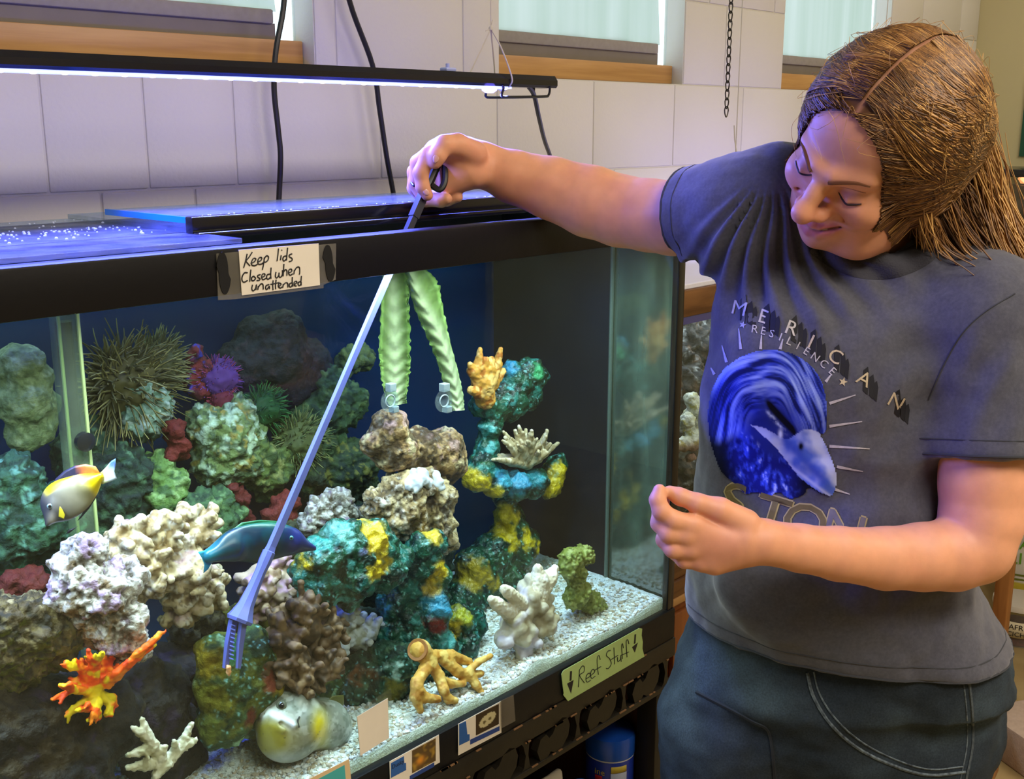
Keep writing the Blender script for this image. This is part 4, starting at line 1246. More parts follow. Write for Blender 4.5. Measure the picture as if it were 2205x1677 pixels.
# ================================================================== FISH, LETTUCE, TONGS
def pxof(V):
    v = np.asarray(V) - CAM
    z = v @ FW
    return 1102.5 + FPX * (v @ RT) / z, 838.5 - FPX * (v @ CU) / z


PN = [FW]


def at_plane(px, py, c):
    """point on the plane through c (normal PN)"""
    d = ray(px, py); n = PN[0]
    return CAM + d * (((np.asarray(c) - CAM) @ n) / (d @ n))


def surf_of(V, Q):
    bv = BVHTree.FromPolygons([Vector(v) for v in V], [tuple(x) for x in Q.tolist()])

    def hit(px, py, off=0.0):
        d = ray(px, py); h = bv.ray_cast(Vector(tuple(CAM)), Vector(tuple(d)))
        return None if h[0] is None else np.array(h[0]) - d / np.linalg.norm(d) * off
    return hit


def axes2(dx, dy):
    """image direction -> world axes (along, across, away)"""
    a = RT * dx - CU * dy; a /= np.linalg.norm(a)
    b = np.cross(FW, a)
    return np.stack([a, b, FW], 1)


fish_m = vmat('fish_skin', 0.32, 0.5, bump=0.15, bscale=700, bdist=.0005, var=.06, vscale=140)
fin_m = vmat('fish_fin', 0.4, 0.4, var=.12, vscale=260)


def fin(name, poly, c, colf, parent, th=.0014, off=0.0):
    """thin fin: outline in photo pixels on the fish's own plane"""
    c = np.asarray(c) + FW * off
    P = np.array([at_plane(x, y, c) for x, y in poly])
    cen = P.mean(0)
    n = len(P)
    # triangulated fan rings, thicker in the middle
    vs = []; fs = []
    rings = 5
    for s in (-1, 1):
        for k in range(rings):
            t = k / (rings - 1)
            vs.append(cen + (P - cen) * (1 - t * .98) + FW * s * th * (.25 + .75 * t) * .5)
    V = np.concatenate(vs); R = rings * n
    for s in range(2):
        for k in range(rings - 1):
            for i in range(n):
                a, b_ = s * R + k * n + i, s * R + k * n + (i + 1) % n
                q = (a, b_, b_ + n, a + n)
                fs.append(q if s else q[::-1])
    for i in range(n):
        fs.append((i, (i + 1) % n, R + (i + 1) % n, R + i))
    X, Y = pxof(V)
    return mesh_obj(name, V, fs, fin_m, parent, True, np.clip(colf(X, Y), 0, 1))


def eye(c, r, iris, parent, name='eye'):
    n = (CAM - c); n /= np.linalg.norm(n)
    V = []; F = []; Cc = []
    m = MB().lathe(c - n * r * .2, [(r, 0), (r * .95, r * .25), (r * .75, r * .5), (r * .45, r * .68), (r * .15, r * .74)], 16, n)
    V = np.array(m.v)
    d = np.linalg.norm(V - c - n * ((V - c) @ n)[:, None], axis=1) / r
    C = np.where((d < .62)[:, None], S(14, 16, 24), np.asarray(iris))
    return mesh_obj(name, V, m.f, vmat_eye, parent, True, C)


vmat_eye = vmat('eye_wet', 0.08, 0.7)

# ---- surgeonfish
c = atY(152, 1072, 1.145); fr_ = empty('surgeonfish', c, 'grey-tan surgeonfish with yellow tail base and blue tail, nose down', 'fish')
A = axes2(120, -92)
f = Field(c - .08, c + .08, .0016, .02); s = pr(1, c)
f.ell(c, (66 * s, 41 * s, 16 * s), A)
f.ell(at_plane(128, 1072, c), (42 * s, 35 * s, 15 * s), A, .008)
f.cap(at_plane(122, 1092, c), at_plane(103, 1128, c), 17 * s, 5.5 * s, .008)
f.cap(at_plane(190, 1046, c), at_plane(216, 1026, c), 17 * s, 8 * s, .010)
V, Q = f.mesh(); X, Y = pxof(V)
u = ((X - 152) * 120 + (Y - 1072) * -92) / 151.2; w = ((X - 152) * 92 + (Y - 1072) * 120) / 151.2     # u towards the tail, w towards the belly
C = lerp2(np.tile(S(134, 126, 106), (len(V), 1)), S(82, 78, 78), sst(10, -55, u))
C = lerp2(C, S(170, 158, 80), .6 * sst(5, 60, u))
C = lerp2(C, S(226, 196, 0), sst(38, 56, u))
C = lerp2(C, S(220, 196, 10), sst(-31, -37, w) * sst(-45, -25, u))
C = lerp2(C, S(52, 54, 66), sst(-36, -60, u))
C = lerp2(C, S(176, 164, 156), np.exp(-((X - 112) / 9) ** 2 - ((Y - 1118) / 16) ** 2))
mesh_obj('body', V, Q, fish_m, fr_, True, C); hit = surf_of(V, Q)
fin('dorsal_fin', [(110, 1048), (120, 1030), (138, 1014), (160, 1003), (184, 999), (206, 1004), (216, 1020), (208, 1032), (196, 1026), (176, 1024), (150, 1032), (128, 1048), (118, 1056)], c, lambda X, Y: lerp2(np.tile(S(34, 30, 58), (len(X), 1)), S(206, 110, 44), sst(165, 185, X)), fr_)
fin('anal_fin', [(212, 1042), (208, 1070), (192, 1095), (174, 1116), (166, 1122), (182, 1100), (198, 1072), (205, 1048)], c, lambda X, Y: np.tile(S(30, 30, 40), (len(X), 1)), fr_)
fin('tail_fin', [(214, 1020), (226, 1008), (240, 992), (249, 987), (248, 1003), (246, 1015), (252, 1030), (240, 1036), (222, 1042), (214, 1040)], c, lambda X, Y: lerp2(lerp2(np.tile(S(190, 206, 226), (len(X), 1)), S(70, 110, 235), sst(1014, 1000, Y)), S(220, 210, 70), sst(232, 218, X)), fr_)
fin('pectoral_fin', [(128, 1088), (126, 1112), (138, 1118), (140, 1108), (134, 1096)], c, lambda X, Y: np.tile(S(176, 156, 30), (len(X), 1)), fr_, off=-19 * s)
fin('pelvic_fin', [(148, 1140), (160, 1136), (168, 1132), (152, 1146), (142, 1150)], c, lambda X, Y: np.tile(S(22, 20, 26), (len(X), 1)), fr_)
eye(hit(107, 1090, .0006), 6 * s, S(120, 140, 150), fr_)

# ---- bird wrasse
PN[0] = np.array([0.0, 1.0, 0.0])
c = atY(556, 1166, 1.150); fw_ = empty('bird_wrasse', c, 'teal and dark blue wrasse swimming behind the rod of the tongs', 'fish')
s = pr(1, c); sx_ = (atY(566, 1166, 1.150) - c)[0] / 10
along = at_plane(640, 1163, c) - c; along /= np.linalg.norm(along); A = np.stack([along, np.cross(PN[0], along), PN[0]], 1)
f = Field(c - .15, c + .15, .002, .02)
f.ell(c, (82 * sx_, 42 * s, 20 * s), A)
f.ell(at_plane(590, 1165, c), (64 * sx_, 36 * s, 20 * s), A, .01)
f.cap(at_plane(630, 1168, c), at_plane(676, 1180, c), 24 * s, 6 * s, .010)
f.cap(at_plane(500, 1178, c), at_plane(450, 1196, c), 28 * s, 15 * s, .012)
V, Q = f.mesh(); X, Y = pxof(V)
C = mixcol(V, [(S(0, 52, 66), 0), (S(0, 38, 56), .15)], 60, 2)
C = lerp2(C, S(16, 30, 96), sst(590, 640, X)); C = lerp2(C, S(20, 110, 130), sst(490, 440, X)); C = lerp2(C, S(20, 96, 70), sst(1140, 1125, Y) * .8)
mesh_obj('body', V, Q, fish_m, fw_, True, C); hit = surf_of(V, Q)
fin('tail_fin', [(466, 1184), (446, 1184), (426, 1188), (434, 1200), (440, 1215), (438, 1234), (448, 1226), (456, 1212), (468, 1206)], c, lambda X, Y: lerp2(np.tile(S(20, 130, 170), (len(X), 1)), S(60, 180, 225), sst(448, 432, X)), fw_)
fin('dorsal_fin', [(486, 1160), (500, 1140), (520, 1125), (560, 1119), (600, 1122), (622, 1134), (600, 1136), (560, 1132), (520, 1142), (500, 1158)], c, lambda X, Y: np.tile(S(16, 96, 60), (len(X), 1)), fw_)
fin('anal_fin', [(490, 1196), (510, 1208), (550, 1212), (590, 1206), (560, 1200), (510, 1196)], c, lambda X, Y: np.tile(S(10, 70, 80), (len(X), 1)), fw_)
fin('pectoral_fin', [(600, 1160), (580, 1168), (570, 1184), (584, 1190), (600, 1178)], c, lambda X, Y: np.tile(S(20, 40, 110), (len(X), 1)), fw_, off=-20 * s)
eye(hit(627, 1158, .0006), 5 * s, S(60, 130, 130), fw_)

# ---- dogface puffer
c = atY(628, 1566, 1.147); fp = empty('puffer_fish', c, 'round grey and yellow puffer fish facing out above the gravel', 'fish')
s = pr(1, c); YV = np.array([0.0, 1.0, 0.0])
PN[0] = YV
f = Field(c - .14, c + .14, .0018, .035)
f.ell(c, (80 * s, 62 * s, 73 * s))
f.ell(at_plane(690, 1560, c + YV * .016), (56 * s, 52 * s, 60 * s), None, .03)
f.cap(at_plane(712, 1570, c + YV * .02), at_plane(775, 1592, c + YV * .05), 44 * s, 13 * s, .03)
V0, Q0 = f.mesh(); hit = surf_of(V0, Q0)


def bump(pts, r, p, k, mode='add'):
    P = [hit(x, y, p * s - r * s if mode == 'add' else p * s) for x, y in pts]
    f.chain(P, [r * s] * len(P), k, mode)


bump([(590, 1550), (592, 1552)], 30, 7, .018)
bump([(648, 1508), (612, 1502), (584, 1514)], 13, 7, .010)
bump([(562, 1541), (578, 1531), (600, 1541), (634, 1562)], 6.5, 9, .004)
bump([(560, 1556), (585, 1560), (610, 1572)], 5, 8, .005)
bump([(557, 1549), (580, 1545), (606, 1558), (622, 1568)], 3, 4, .003, 'sub')
bump([(607, 1520), (608, 1521)], 11, 6, .004)
V, Q = f.mesh(); X, Y = pxof(V)
C = mixcol(V, [(S(146, 152, 144), 0), (S(120, 128, 118), .1), (S(176, 180, 174), .25)], 60, 3)
face = np.exp(-((X - 575) / 52) ** 2 - ((Y - 1590) / 40) ** 2)
C = lerp2(C, S(160, 150, 48), np.clip(face * 1.5, 0, .95))
C = lerp2(C, S(226, 206, 40), np.clip(1.3 * np.exp(-((X - 690) / 16) ** 2 - ((Y - 1568) / 34) ** 2), 0, 1))
lip = np.exp(-(((Y - 1531) - np.where(X > 578, (X - 578) * .55, (578 - X) * .6)) / 8) ** 2) * sst(556, 564, X) * sst(642, 626, X)
C = lerp2(C, S(240, 244, 246), np.clip(lip * 1.5, 0, 1))
C = lerp2(C, S(40, 44, 36), .85 * np.exp(-((X - 556) / 9) ** 2 - ((Y - 1547) / 6) ** 2))
sp = worley(V, 110, 2)
C = lerp2(C, S(70, 70, 40), .8 * sst(.16, .08, sp))
C = lerp2(C, S(206, 210, 206), .5 * sst(1610, 1640, Y))
mesh_obj('body', V, Q, fish_m, fp, True, C); hit = surf_of(V, Q)
eye(hit(606, 1519, .001), 11 * s, S(110, 116, 100), fp)
fin('dorsal_fin', [(700, 1512), (716, 1498), (740, 1496), (741, 1515), (732, 1536), (716, 1530)], c + YV * .012, lambda X, Y: np.tile(S(96, 98, 44), (len(X), 1)), fp)
fin('anal_fin', [(728, 1592), (748, 1580), (756, 1600), (752, 1618), (734, 1622), (722, 1608)], c + YV * .012, lambda X, Y: lerp2(np.tile(S(200, 200, 60), (len(X), 1)), S(150, 160, 90), sst(740, 725, X)), fp)
fin('pectoral_fin', [(684, 1530), (700, 1540), (704, 1570), (696, 1600), (680, 1606), (676, 1570)], c, lambda X, Y: np.tile(S(206, 188, 40), (len(X), 1)), fp, off=-46 * s)
fin('tail_fin', [(770, 1570), (796, 1560), (806, 1590), (792, 1612), (770, 1604)], c + YV * .05, lambda X, Y: np.tile(S(150, 152, 96), (len(X), 1)), fp)
MB().tube(spline([hit(645, 1543, 0), hit(641, 1553, 0), hit(644, 1566, 0)], 4), .0012, 6).build('gill_slit', mat('gill', S(44, 48, 44), .6), fp, True)

PN[0] = FW
# ---- lettuce leaves on suction clips
leaf_m = vmat('lettuce', 0.55, 0.25, bump=.5, bscale=120, bdist=.002, var=.12, vscale=90, trans=0)
leaf_m.node_tree.nodes['Principled BSDF'].inputs['Subsurface Weight'].default_value = .15
leaf_m.node_tree.nodes['Principled BSDF'].inputs['Subsurface Radius'].default_value = (.3, 1, .2)
leaf_m.node_tree.nodes['Principled BSDF'].inputs['Subsurface Scale'].default_value = .004


def lettuce(label, line, Y0, frill, seed, flip):
    """line: (px, py, left half-width px, right half-width px)"""
    r_ = random.Random(seed)
    P = spline([np.array([a, b, l, r]) for a, b, l, r in line], 10)
    n = len(P); m = 16
    rows = []; colr = []
    for i, (x, y, wl, wr) in enumerate(P):
        t = i / (n - 1)
        tang = np.array(P[min(i + 1, n - 1)][:2]) - np.array(P[max(i - 1, 0)][:2]); tang /= np.linalg.norm(tang)
        nx, ny = tang[1], -tang[0]          # to image right of the downward line
        for j in range(m + 1):
            s_ = j / m * 2 - 1
            w = wr if s_ > 0 else wl
            e = abs(s_)
            wob = 1 + .05 * e * e * math.sin(i * 1.9 + (3 if s_ > 0 else 0) + 2 * math.sin(i * .7)) + .04 * e * math.sin(i * 4.3 + seed)
            qx, qy = x + nx * s_ * w * wob, y + ny * s_ * w * wob
            yy = Y0 + .010 * math.sin(t * 3) - .012 * e * e * (1 if flip else -1) + frill * e ** 4 * (math.sin(i * 2.3 + j * .4 + seed) + .6 * math.sin(i * 3.7 + seed * 2)) + .0015 * math.sin(i * 1.1 + 6 * e)
            rows.append(atY(qx, qy, yy))
            rib = math.exp(-(s_ * w / (10 + 10 * t)) ** 2)
            vein = .35 * max(0, math.sin(i * 1.3 + e * 5)) * (1 - e)
            g = S(78, 102, 42) * (1 - t * .1)
            g = g * (1 - .2 * e) if e < .8 else S(96, 126, 58)
            g = g + (S(118, 136, 80) - g) * min(1, vein)
            colr.append(g + (S(142, 152, 118) - g) * min(1, rib * (.6 + .5 * t)))
    V = np.array(rows); n_ = len(V)
    V2 = V + np.array([0, .0014, 0])
    fs = []
    for i in range(n - 1):
        for j in range(m):
            a = i * (m + 1) + j
            fs.append((a, a + 1, a + m + 2, a + m + 1)); fs.append((n_ + a + m + 1, n_ + a + m + 2, n_ + a + 1, n_ + a))
    def edge(a, b): fs.append((b, a, n_ + a, n_ + b))
    for i in range(n - 1):
        edge(i * (m + 1), (i + 1) * (m + 1)); edge((i + 1) * (m + 1) + m, i * (m + 1) + m)
    for j in range(m):
        edge(j + 1, j); edge((n - 1) * (m + 1) + j, (n - 1) * (m + 1) + j + 1)
    o = mesh_obj('lettuce_leaf', np.concatenate([V, V2]), fs, leaf_m, None, True, np.clip(np.array(colr + colr), 0, 1))
    return tag(o, label, 'lettuce', 'lettuce leaves clipped in the aquarium')


lettuce('pale broad lettuce leaf hanging beside the rod of the tongs', [(842, 560, 16, 26), (846, 620, 22, 34), (850, 690, 30, 32), (850, 760, 33, 34), (850, 810, 28, 32), (852, 850, 22, 24), (856, 872, 16, 20)], 1.235, .003, 2, True)
lettuce('slim ruffled lettuce leaf curving towards the mushroom rock', [(880, 575, 8, 30), (900, 630, 16, 48), (930, 690, 24, 30), (957, 750, 24, 16), (975, 810, 22, 14), (984, 855, 18, 14), (986, 884, 14, 14)], 1.215, .0025, 5, False)
clear_p = thin_glass('clear_plastic', (.88, .94, .96), (1, 1, 1), .08, 1.45, dirt=.16, dirt_c=(.4, .46, .48))
clip_w = mat('clip_white', S(132, 142, 146), .35)
for (cx_, cy_, Y, lab) in ((836, 862, 1.215, 'clear suction cup clip holding the broad lettuce leaf'), (952, 862, 1.19, 'clear suction cup clip holding the slim lettuce leaf')):
    c = atY(cx_, cy_, Y); g = empty('suction_clip', c, lab, 'clip', 'suction clips for lettuce'); s = pr(1, c)
    MB().lathe(c + np.array([0, -.004, 0]), [(25 * s, 0), (24 * s, .002), (16 * s, .005), (7 * s, .008), (6 * s, .014)], 24, (0, 1, 0)).build('suction_cup', clear_p, g, True)
    MB().tube([c + np.array([13 * s * math.cos(a), -.0045, 13 * s * math.sin(a)]) for a in [k * math.pi / 10 for k in range(21)]], .0012, 5).build('cup_ring', clip_w, g, True)
    MB().box(c + np.array([12 * s, .004, 14 * s]), c + np.array([30 * s, .016, 32 * s]), .001).build('clip_jaw', clip_w, g)
    MB().box(c + np.array([20 * s, .004, -34 * s]), c + np.array([36 * s, .016, -20 * s]), .001).build('clip_jaw', clip_w, g)
    MB().box(c + np.array([28 * s, .008, -30 * s]), c + np.array([33 * s, .013, 26 * s]), .001).build('clip_bar', clear_p, g)

# ---- feeding tongs
P0 = atY(517, 1332, 1.108); P1 = atY(893, 462, 1.150)
ax = (P1 - P0) / np.linalg.norm(P1 - P0)
tg = empty('feeding_tongs', P0, 'long blue feeding tongs with a claw end held over the aquarium', 'tongs')
blue_p = mat('tong_blue', S(96, 104, 178), 0.3, 0.5, var=.05, vscale=30)
grey_m = mat('tong_grey', S(70, 72, 74), 0.3, 0.6, .3)
dark_g = mat('tong_grip', S(30, 32, 28), 0.4, 0.5)
Lr = np.linalg.norm(P1 - P0)
s = pr(1, P0)
MB().lathe(P0, [(13 * s, .085), (10.5 * s, .095), (9.2 * s, Lr * .5), (9 * s, Lr - .02)], 4, ax).build('rod', blue_p, tg)
e1 = P0 + ax * .062
MB().lathe(P0, [(27 * s, -.004), (30 * s, 0), (25 * s, .006), (18 * s, .018), (14 * s, .040), (12.5 * s, .062), (14.5 * s, .075), (14.5 * s, .088), (11 * s, .089)], 8, ax).build('claw_collar', blue_p, tg, True)
jx = np.cross(ax, FW); jx /= np.linalg.norm(jx)
for sg, bx, tx, w in ((-1, 503, 484, 9), (1, 524, 512, 8)):
    a = at_plane(bx, 1334, P0); m1 = at_plane((bx + tx) / 2 - 1, 1385, P0 - FW * .001); t_ = at_plane(tx + 1, 1438, P0 - FW * .002)
    MB().tube([a, m1, t_], [w * 1.15 * s, w * 1.05 * s, w * .72 * s], 4).build('jaw', blue_p, tg)
for k in range(9):
    p = at_plane(507 + (503 - 507) * k / 8, 1348 + k * 9, P0 - FW * .006)
    MB().lathe(p, [(1.6 * s, 0), (1.6 * s, .0045), (.6 * s, .006)], 5, jx).build('tooth', blue_p, tg)
MB().lathe(P1, [(11.5 * s, -.045), (11 * s, -.012), (11 * s, 0)], 4, ax).build('metal_sleeve', grey_m, tg)
MB().lathe(P1, [(14 * s, -.004), (14 * s, .042), (13 * s, .044)], 4, ax).build('handle_collar', grey_m, tg)
PG = P1 + ax * .044
MB().lathe(PG, [(11 * s, 0), (13 * s, .012), (12 * s, .05), (12 * s, .075), (6 * s, .082)], 8, ax).build('grip', dark_g, tg, True)
MB().tube(spline([PG + ax * .006 - jx * .006, PG + ax * .004 - jx * .018, PG + ax * .018 - jx * .020, PG + ax * .040 - jx * .012, PG + ax * .055 - jx * .004], 5), .0045, 8).build('trigger', dark_g, tg, True)
fd = atY(492, 1446, 1.105)
f = Field(fd - .016, fd + .016, .0012); f.ell(fd, (5 * s, 6 * s, 11 * s)).ball(fd + np.array([0, 0, .006]), 4.5 * s, .004)
V, Q = f.mesh(); V += normals(V, Q) * (.0012 * fbm(V, 260, 3))[:, None]
tag(mesh_obj('shrimp_bit', V, Q, mat('shrimp', S(228, 168, 116), .5, var=.2, vscale=300)), 'small pinkish shrimp morsel held in the jaws of the tongs', 'food')

# ================================================================== SIGNS, CARDS, STAND
def quad_plate(name, pix, Y, th, m, parent, front=True):
    """flat card lying against the tank front: outline in photo pixels"""
    P = [atY(x, y, Y) for x, y in pix]
    n = len(P)
    vs = P + [p + np.array([0, th, 0]) for p in P]
    fs = [tuple(range(n)), tuple(range(n, 2 * n))[::-1]] + [(i, n + i, n + (i + 1) % n, (i + 1) % n) for i in range(n)]
    return mesh_obj(name, vs, fs, m, parent, False)


def strokes(name, S_, org, sc, Y, r, m, parent, smooth_n=4):
    """pen strokes traced as polylines"""
    mb = MB()
    for st in S_:
        pts = [atY(org[0] + x / sc, org[1] + y / sc, Y) for x, y in st]
        if len(pts) == 1: pts = [pts[0], pts[0] + np.array([.0006, 0, .0004])]
        if len(pts) > 2: pts = spline(pts, smooth_n)
        mb.tube(pts, r, 5)
    o = mb.build(name, m, parent, True)
    return o


sleeve = thin_glass('sleeve_plastic', (.90, .90, .86), (1, 1, 1), .15, 1.5, dirt=.30, dirt_c=(.55, .52, .46))
RY = TY0 - .004
sg_ = empty('lid_sign', atY(600, 640, RY), 'handwritten paper sign in a clear sleeve on the aquarium rim', 'sign')
quad_plate('sleeve', [(466, 546), (724, 524), (723, 602), (697, 613), (697, 620), (508, 644), (470, 646)], RY - .0022, .0008, sleeve, sg_)
quad_plate('paper', [(514, 538), (686, 524), (689, 614), (521, 636)], RY - .0034, .0008, white_paper, sg_)
K = [[(637, 320), (612, 430), (585, 527)], [(712, 295), (665, 370), (622, 425), (650, 465), (677, 497)], [(690, 462), (745, 435), (765, 395), (735, 385), (705, 430), (702, 480), (745, 495), (788, 475)], [(790, 445), (845, 412), (850, 375), (820, 375), (795, 420), (802, 470), (850, 470), (872, 450)], [(893, 372), (880, 470), (863, 556)], [(885, 400), (920, 350), (952, 362), (945, 410), (910, 442), (885, 435)],
     [(1102, 240), (1092, 340), (1080, 427)], [(1142, 340), (1130, 412)], [(1147, 268)], [(1218, 350), (1180, 360), (1165, 400), (1185, 425), (1222, 392)], [(1237, 230), (1227, 330), (1220, 417)], [(1302, 320), (1265, 335), (1262, 362), (1300, 385), (1300, 420), (1258, 436)],
     [(642, 600), (600, 600), (565, 650), (560, 710), (590, 740), (642, 715)], [(692, 553), (682, 640), (675, 732)], [(735, 650), (705, 670), (705, 712), (735, 716), (760, 682), (735, 650)], [(832, 628), (795, 640), (795, 665), (825, 685), (820, 710), (778, 716)], [(855, 668), (897, 645), (895, 615), (865, 620), (850, 665), (870, 702), (912, 685)], [(977, 618), (935, 630), (925, 675), (950, 697), (987, 658)], [(992, 523), (986, 620), (990, 687)],
     [(1065, 588), (1055, 650), (1075, 676), (1105, 640), (1110, 598), (1110, 655), (1135, 665), (1160, 620), (1160, 563)], [(1182, 468), (1176, 570), (1170, 652)], [(1175, 592), (1200, 555), (1225, 570), (1225, 642)], [(1250, 602), (1297, 580), (1290, 545), (1260, 555), (1250, 605), (1275, 637), (1312, 615)], [(1337, 558), (1330, 622)], [(1335, 577), (1370, 522), (1410, 520), (1416, 590), (1410, 627)],
     [(717, 778), (705, 835), (725, 870), (760, 835), (775, 775), (770, 852)], [(802, 798), (795, 852)], [(800, 817), (840, 765), (870, 775), (875, 847)], [(962, 775), (920, 790), (910, 830), (930, 847), (965, 800), (967, 842)], [(1022, 713), (1016, 790), (1020, 857)], [(1067, 703), (1056, 790), (1060, 842)], [(983, 772), (1112, 745)], [(1100, 802), (1137, 780), (1130, 755), (1105, 765), (1100, 805), (1130, 827), (1152, 810)], [(1172, 768), (1165, 822)], [(1170, 787), (1205, 750), (1235, 755), (1240, 817)], [(1302, 748), (1265, 765), (1265, 805), (1290, 807), (1312, 770)], [(1307, 663), (1305, 740), (1315, 802)], [(1335, 772), (1372, 750), (1365, 725), (1335, 740), (1335, 785), (1367, 797)], [(1432, 728), (1395, 745), (1395, 780), (1420, 787), (1442, 745)], [(1442, 648), (1435, 730), (1440, 787)]]
strokes('handwriting', K, (440, 500), 6.89, RY - .0040, .00075, ink, sg_)
velcro = mat('velcro', (.006, .006, .006), .9)
for px_, py_, w_, h_ in ((481, 588, 13, 46), (708, 567, 11, 40)):
    quad_plate('velcro_pad', [(px_ + w_ * math.cos(a) + (4 if math.sin(a) > 0 else -2), py_ + h_ * math.sin(a)) for a in [k * math.pi / 10 for k in range(20)]], RY - .0032, .0009, velcro, sg_)

AY = TY0 - .007
tape = mat('green_tape', S(186, 214, 136), .6, .3, var=.05, vscale=40)
tp = empty('tape_label', atY(1300, 1450, AY), 'light green masking tape label with two arrows on the stand', 'label')
Tp = [(52, 1240), (75, 1195), (985, 685), (1023, 690), (1016, 770), (1030, 850), (1026, 930), (1050, 1025), (130, 1562), (75, 1490), (80, 1470), (68, 1380)]
quad_plate('tape', [(1200 + x / 5.59, 1230 + y / 5.59) for x, y in Tp], AY - .0012, .0009, tape, tp)
Rf = [[(267, 1185), (255, 1392)], [(265, 1192), (300, 1140), (325, 1150), (320, 1210), (270, 1252), (327, 1342)], [(350, 1292), (395, 1260), (390, 1225), (360, 1240), (345, 1290), (360, 1332), (402, 1310)], [(405, 1252), (450, 1212), (440, 1180), (415, 1190), (400, 1240), (415, 1287), (457, 1260)], [(517, 1062), (505, 1015), (485, 1030), (480, 1100), (495, 1242)], [(458, 1187), (527, 1145)], [(642, 950), (610, 960), (590, 1010), (630, 1050), (650, 1110), (620, 1165), (588, 1167)], [(682, 918), (690, 1117)], [(648, 1062), (732, 1010)], [(725, 1033), (730, 1085), (760, 1060), (765, 1018), (770, 1087)], [(797, 922), (785, 870), (775, 900), (785, 1052)], [(862, 872), (850, 825), (830, 850), (840, 1032)], [(763, 1012), (862, 970)]]
strokes('handwriting', Rf, (1200, 1230), 5.59, AY - .0016, .0007, ink, tp)
for sh, hd in (([(155, 1205), (178, 1200), (172, 1312), (150, 1320)], [(120, 1352), (197, 1308), (166, 1472)]), ([(932, 760), (950, 757), (942, 866), (924, 872)], [(903, 912), (970, 858), (935, 978)])):
    quad_plate('arrow_shaft', [(1200 + x / 5.59, 1230 + y / 5.59) for x, y in sh], AY - .0016, .0005, ink, tp)
    quad_plate('arrow_head', [(1200 + x / 5.59, 1230 + y / 5.59) for x, y in hd], AY - .0016, .0005, ink, tp)

# picture cards along the bottom rim
blue_ink = mat('blue_print', S(44, 96, 166), .5); blue_d = mat('blue_print_dark', S(40, 70, 140), .5)


def picture(name, pix, Y, colf, parent):
    """printed picture: a small grid of printed colour"""
    a, b, c_, d_ = [atY(x, y, Y) for x, y in pix]
    n, m = 28, 22; vs = []; cc = []; fs = []
    for i in range(n + 1):
        for j in range(m + 1):
            u, v = i / n, j / m
            vs.append((a * (1 - u) + b * u) * (1 - v) + (d_ * (1 - u) + c_ * u) * v); cc.append(colf(u, v))
    for i in range(n):
        for j in range(m):
            k = i * (m + 1) + j; fs.append((k, k + m + 1, k + m + 2, k + 1))
    return mesh_obj(name, vs, fs, vmat('print_' + name, .45, .3), parent, False, np.clip(np.array(cc), 0, 1))


def text_mesh(name, body, p0, ux, uy, h, m, parent, align='LEFT'):
    cu = bpy.data.curves.new(name, 'FONT'); cu.body = body; cu.size = h; cu.align_x = align; cu.resolution_u = 2
    ob = bpy.data.objects.new(name, cu); col.objects.link(ob)
    me = bpy.data.meshes.new_from_object(ob); bpy.data.objects.remove(ob)
    p0, ux, uy = [np.asarray(q, float) for q in (p0, ux, uy)]
    V = np.array([v.co[:] for v in me.vertices]); F = [tuple(p.vertices) for p in me.polygons]
    return mesh_obj(name, p0 + V[:, :1] * ux + V[:, 1:2] * uy, F, m, parent, False)


GYF = TY0 - .0065


def card(label, pix, pic, boxes, strip, picf, Y, txt=None):
    g = empty('fish_card', atY(*pix[3], Y), label, 'card', 'picture cards on the aquarium')
    quad_plate('card_paper', pix, Y - .0008, .0007, white_paper, g)
    picture('photo_print', pic, Y - .0012, picf, g)
    for bx in boxes: quad_plate('name_box', bx, Y - .0012, .0003, blue_ink, g)
    quad_plate('caption_bar', strip, Y - .0012, .0003, blue_d, g)
    if txt:
        for (b_, px_, py_, h) in txt:
            p = atY(px_, py_, Y - .0017); text_mesh('print', b_, p, (1, 0, 0), (0, 0, 1), h, ink, g)
    return g


def zq(L, org=(800, 1380), sc=5.5125): return [(org[0] + x / sc, org[1] + y / sc) for x, y in L]


rn = random.Random(3)


def pic_a(u, v):
    n = pnoise(np.array([[u * 5, v * 5, 2.2]]))[0]
    base = S(96, 76, 44) * (1 - max(0, n)) + S(200, 160, 60) * max(0, n)
    return base + (S(230, 150, 50) - base) * math.exp(-((u - .35) / .16) ** 2 - ((v - .62) / .16) ** 2)


def pic_b(u, v):
    c_ = S(66, 52, 34)
    e = ((u - .5) / .36) ** 2 + ((v - .5 + (u - .5) * .2) / .28) ** 2
    if e < 1: c_ = S(206, 196, 150)
    for a, b in ((.36, .56), (.6, .5)):
        if ((u - a) / .07) ** 2 + ((v - b) / .08) ** 2 < 1: c_ = S(110, 96, 60)
    return c_


card('fish card with a golden brown photo fixed low on the aquarium', zq([(215, 1432), (800, 1112), (812, 1440), (225, 1760)]), zq([(482, 1302), (762, 1152), (762, 1420), (482, 1570)]), [zq([(232, 1450), (385, 1366), (390, 1450), (410, 1445), (412, 1530), (232, 1625)])], zq([(455, 1602), (745, 1440), (745, 1490), (455, 1650)]), pic_a, GYF, [('Dusky', 844, 1656, .009)])
card('fish card with a cream puffer photo fixed beside the golden one', zq([(1030, 985), (1540, 712), (1542, 1088), (1030, 1358)]), zq([(1240, 880), (1512, 745), (1512, 985), (1240, 1122)]), [zq([(1042, 988), (1122, 950), (1130, 1030), (1138, 1108), (1165, 1106), (1165, 1180), (1042, 1240)])], zq([(1172, 1172), (1520, 1010), (1520, 1062), (1172, 1230)]), pic_b, GYF)
qc = empty('white_card', atY(800, 1620, GYF), 'blank white square card taped to the aquarium glass by the puffer', 'card')
quad_plate('card_paper', [(769, 1543), (835, 1503), (838, 1588), (776, 1627)], GYF - .0008, .0007, white_paper, qc)
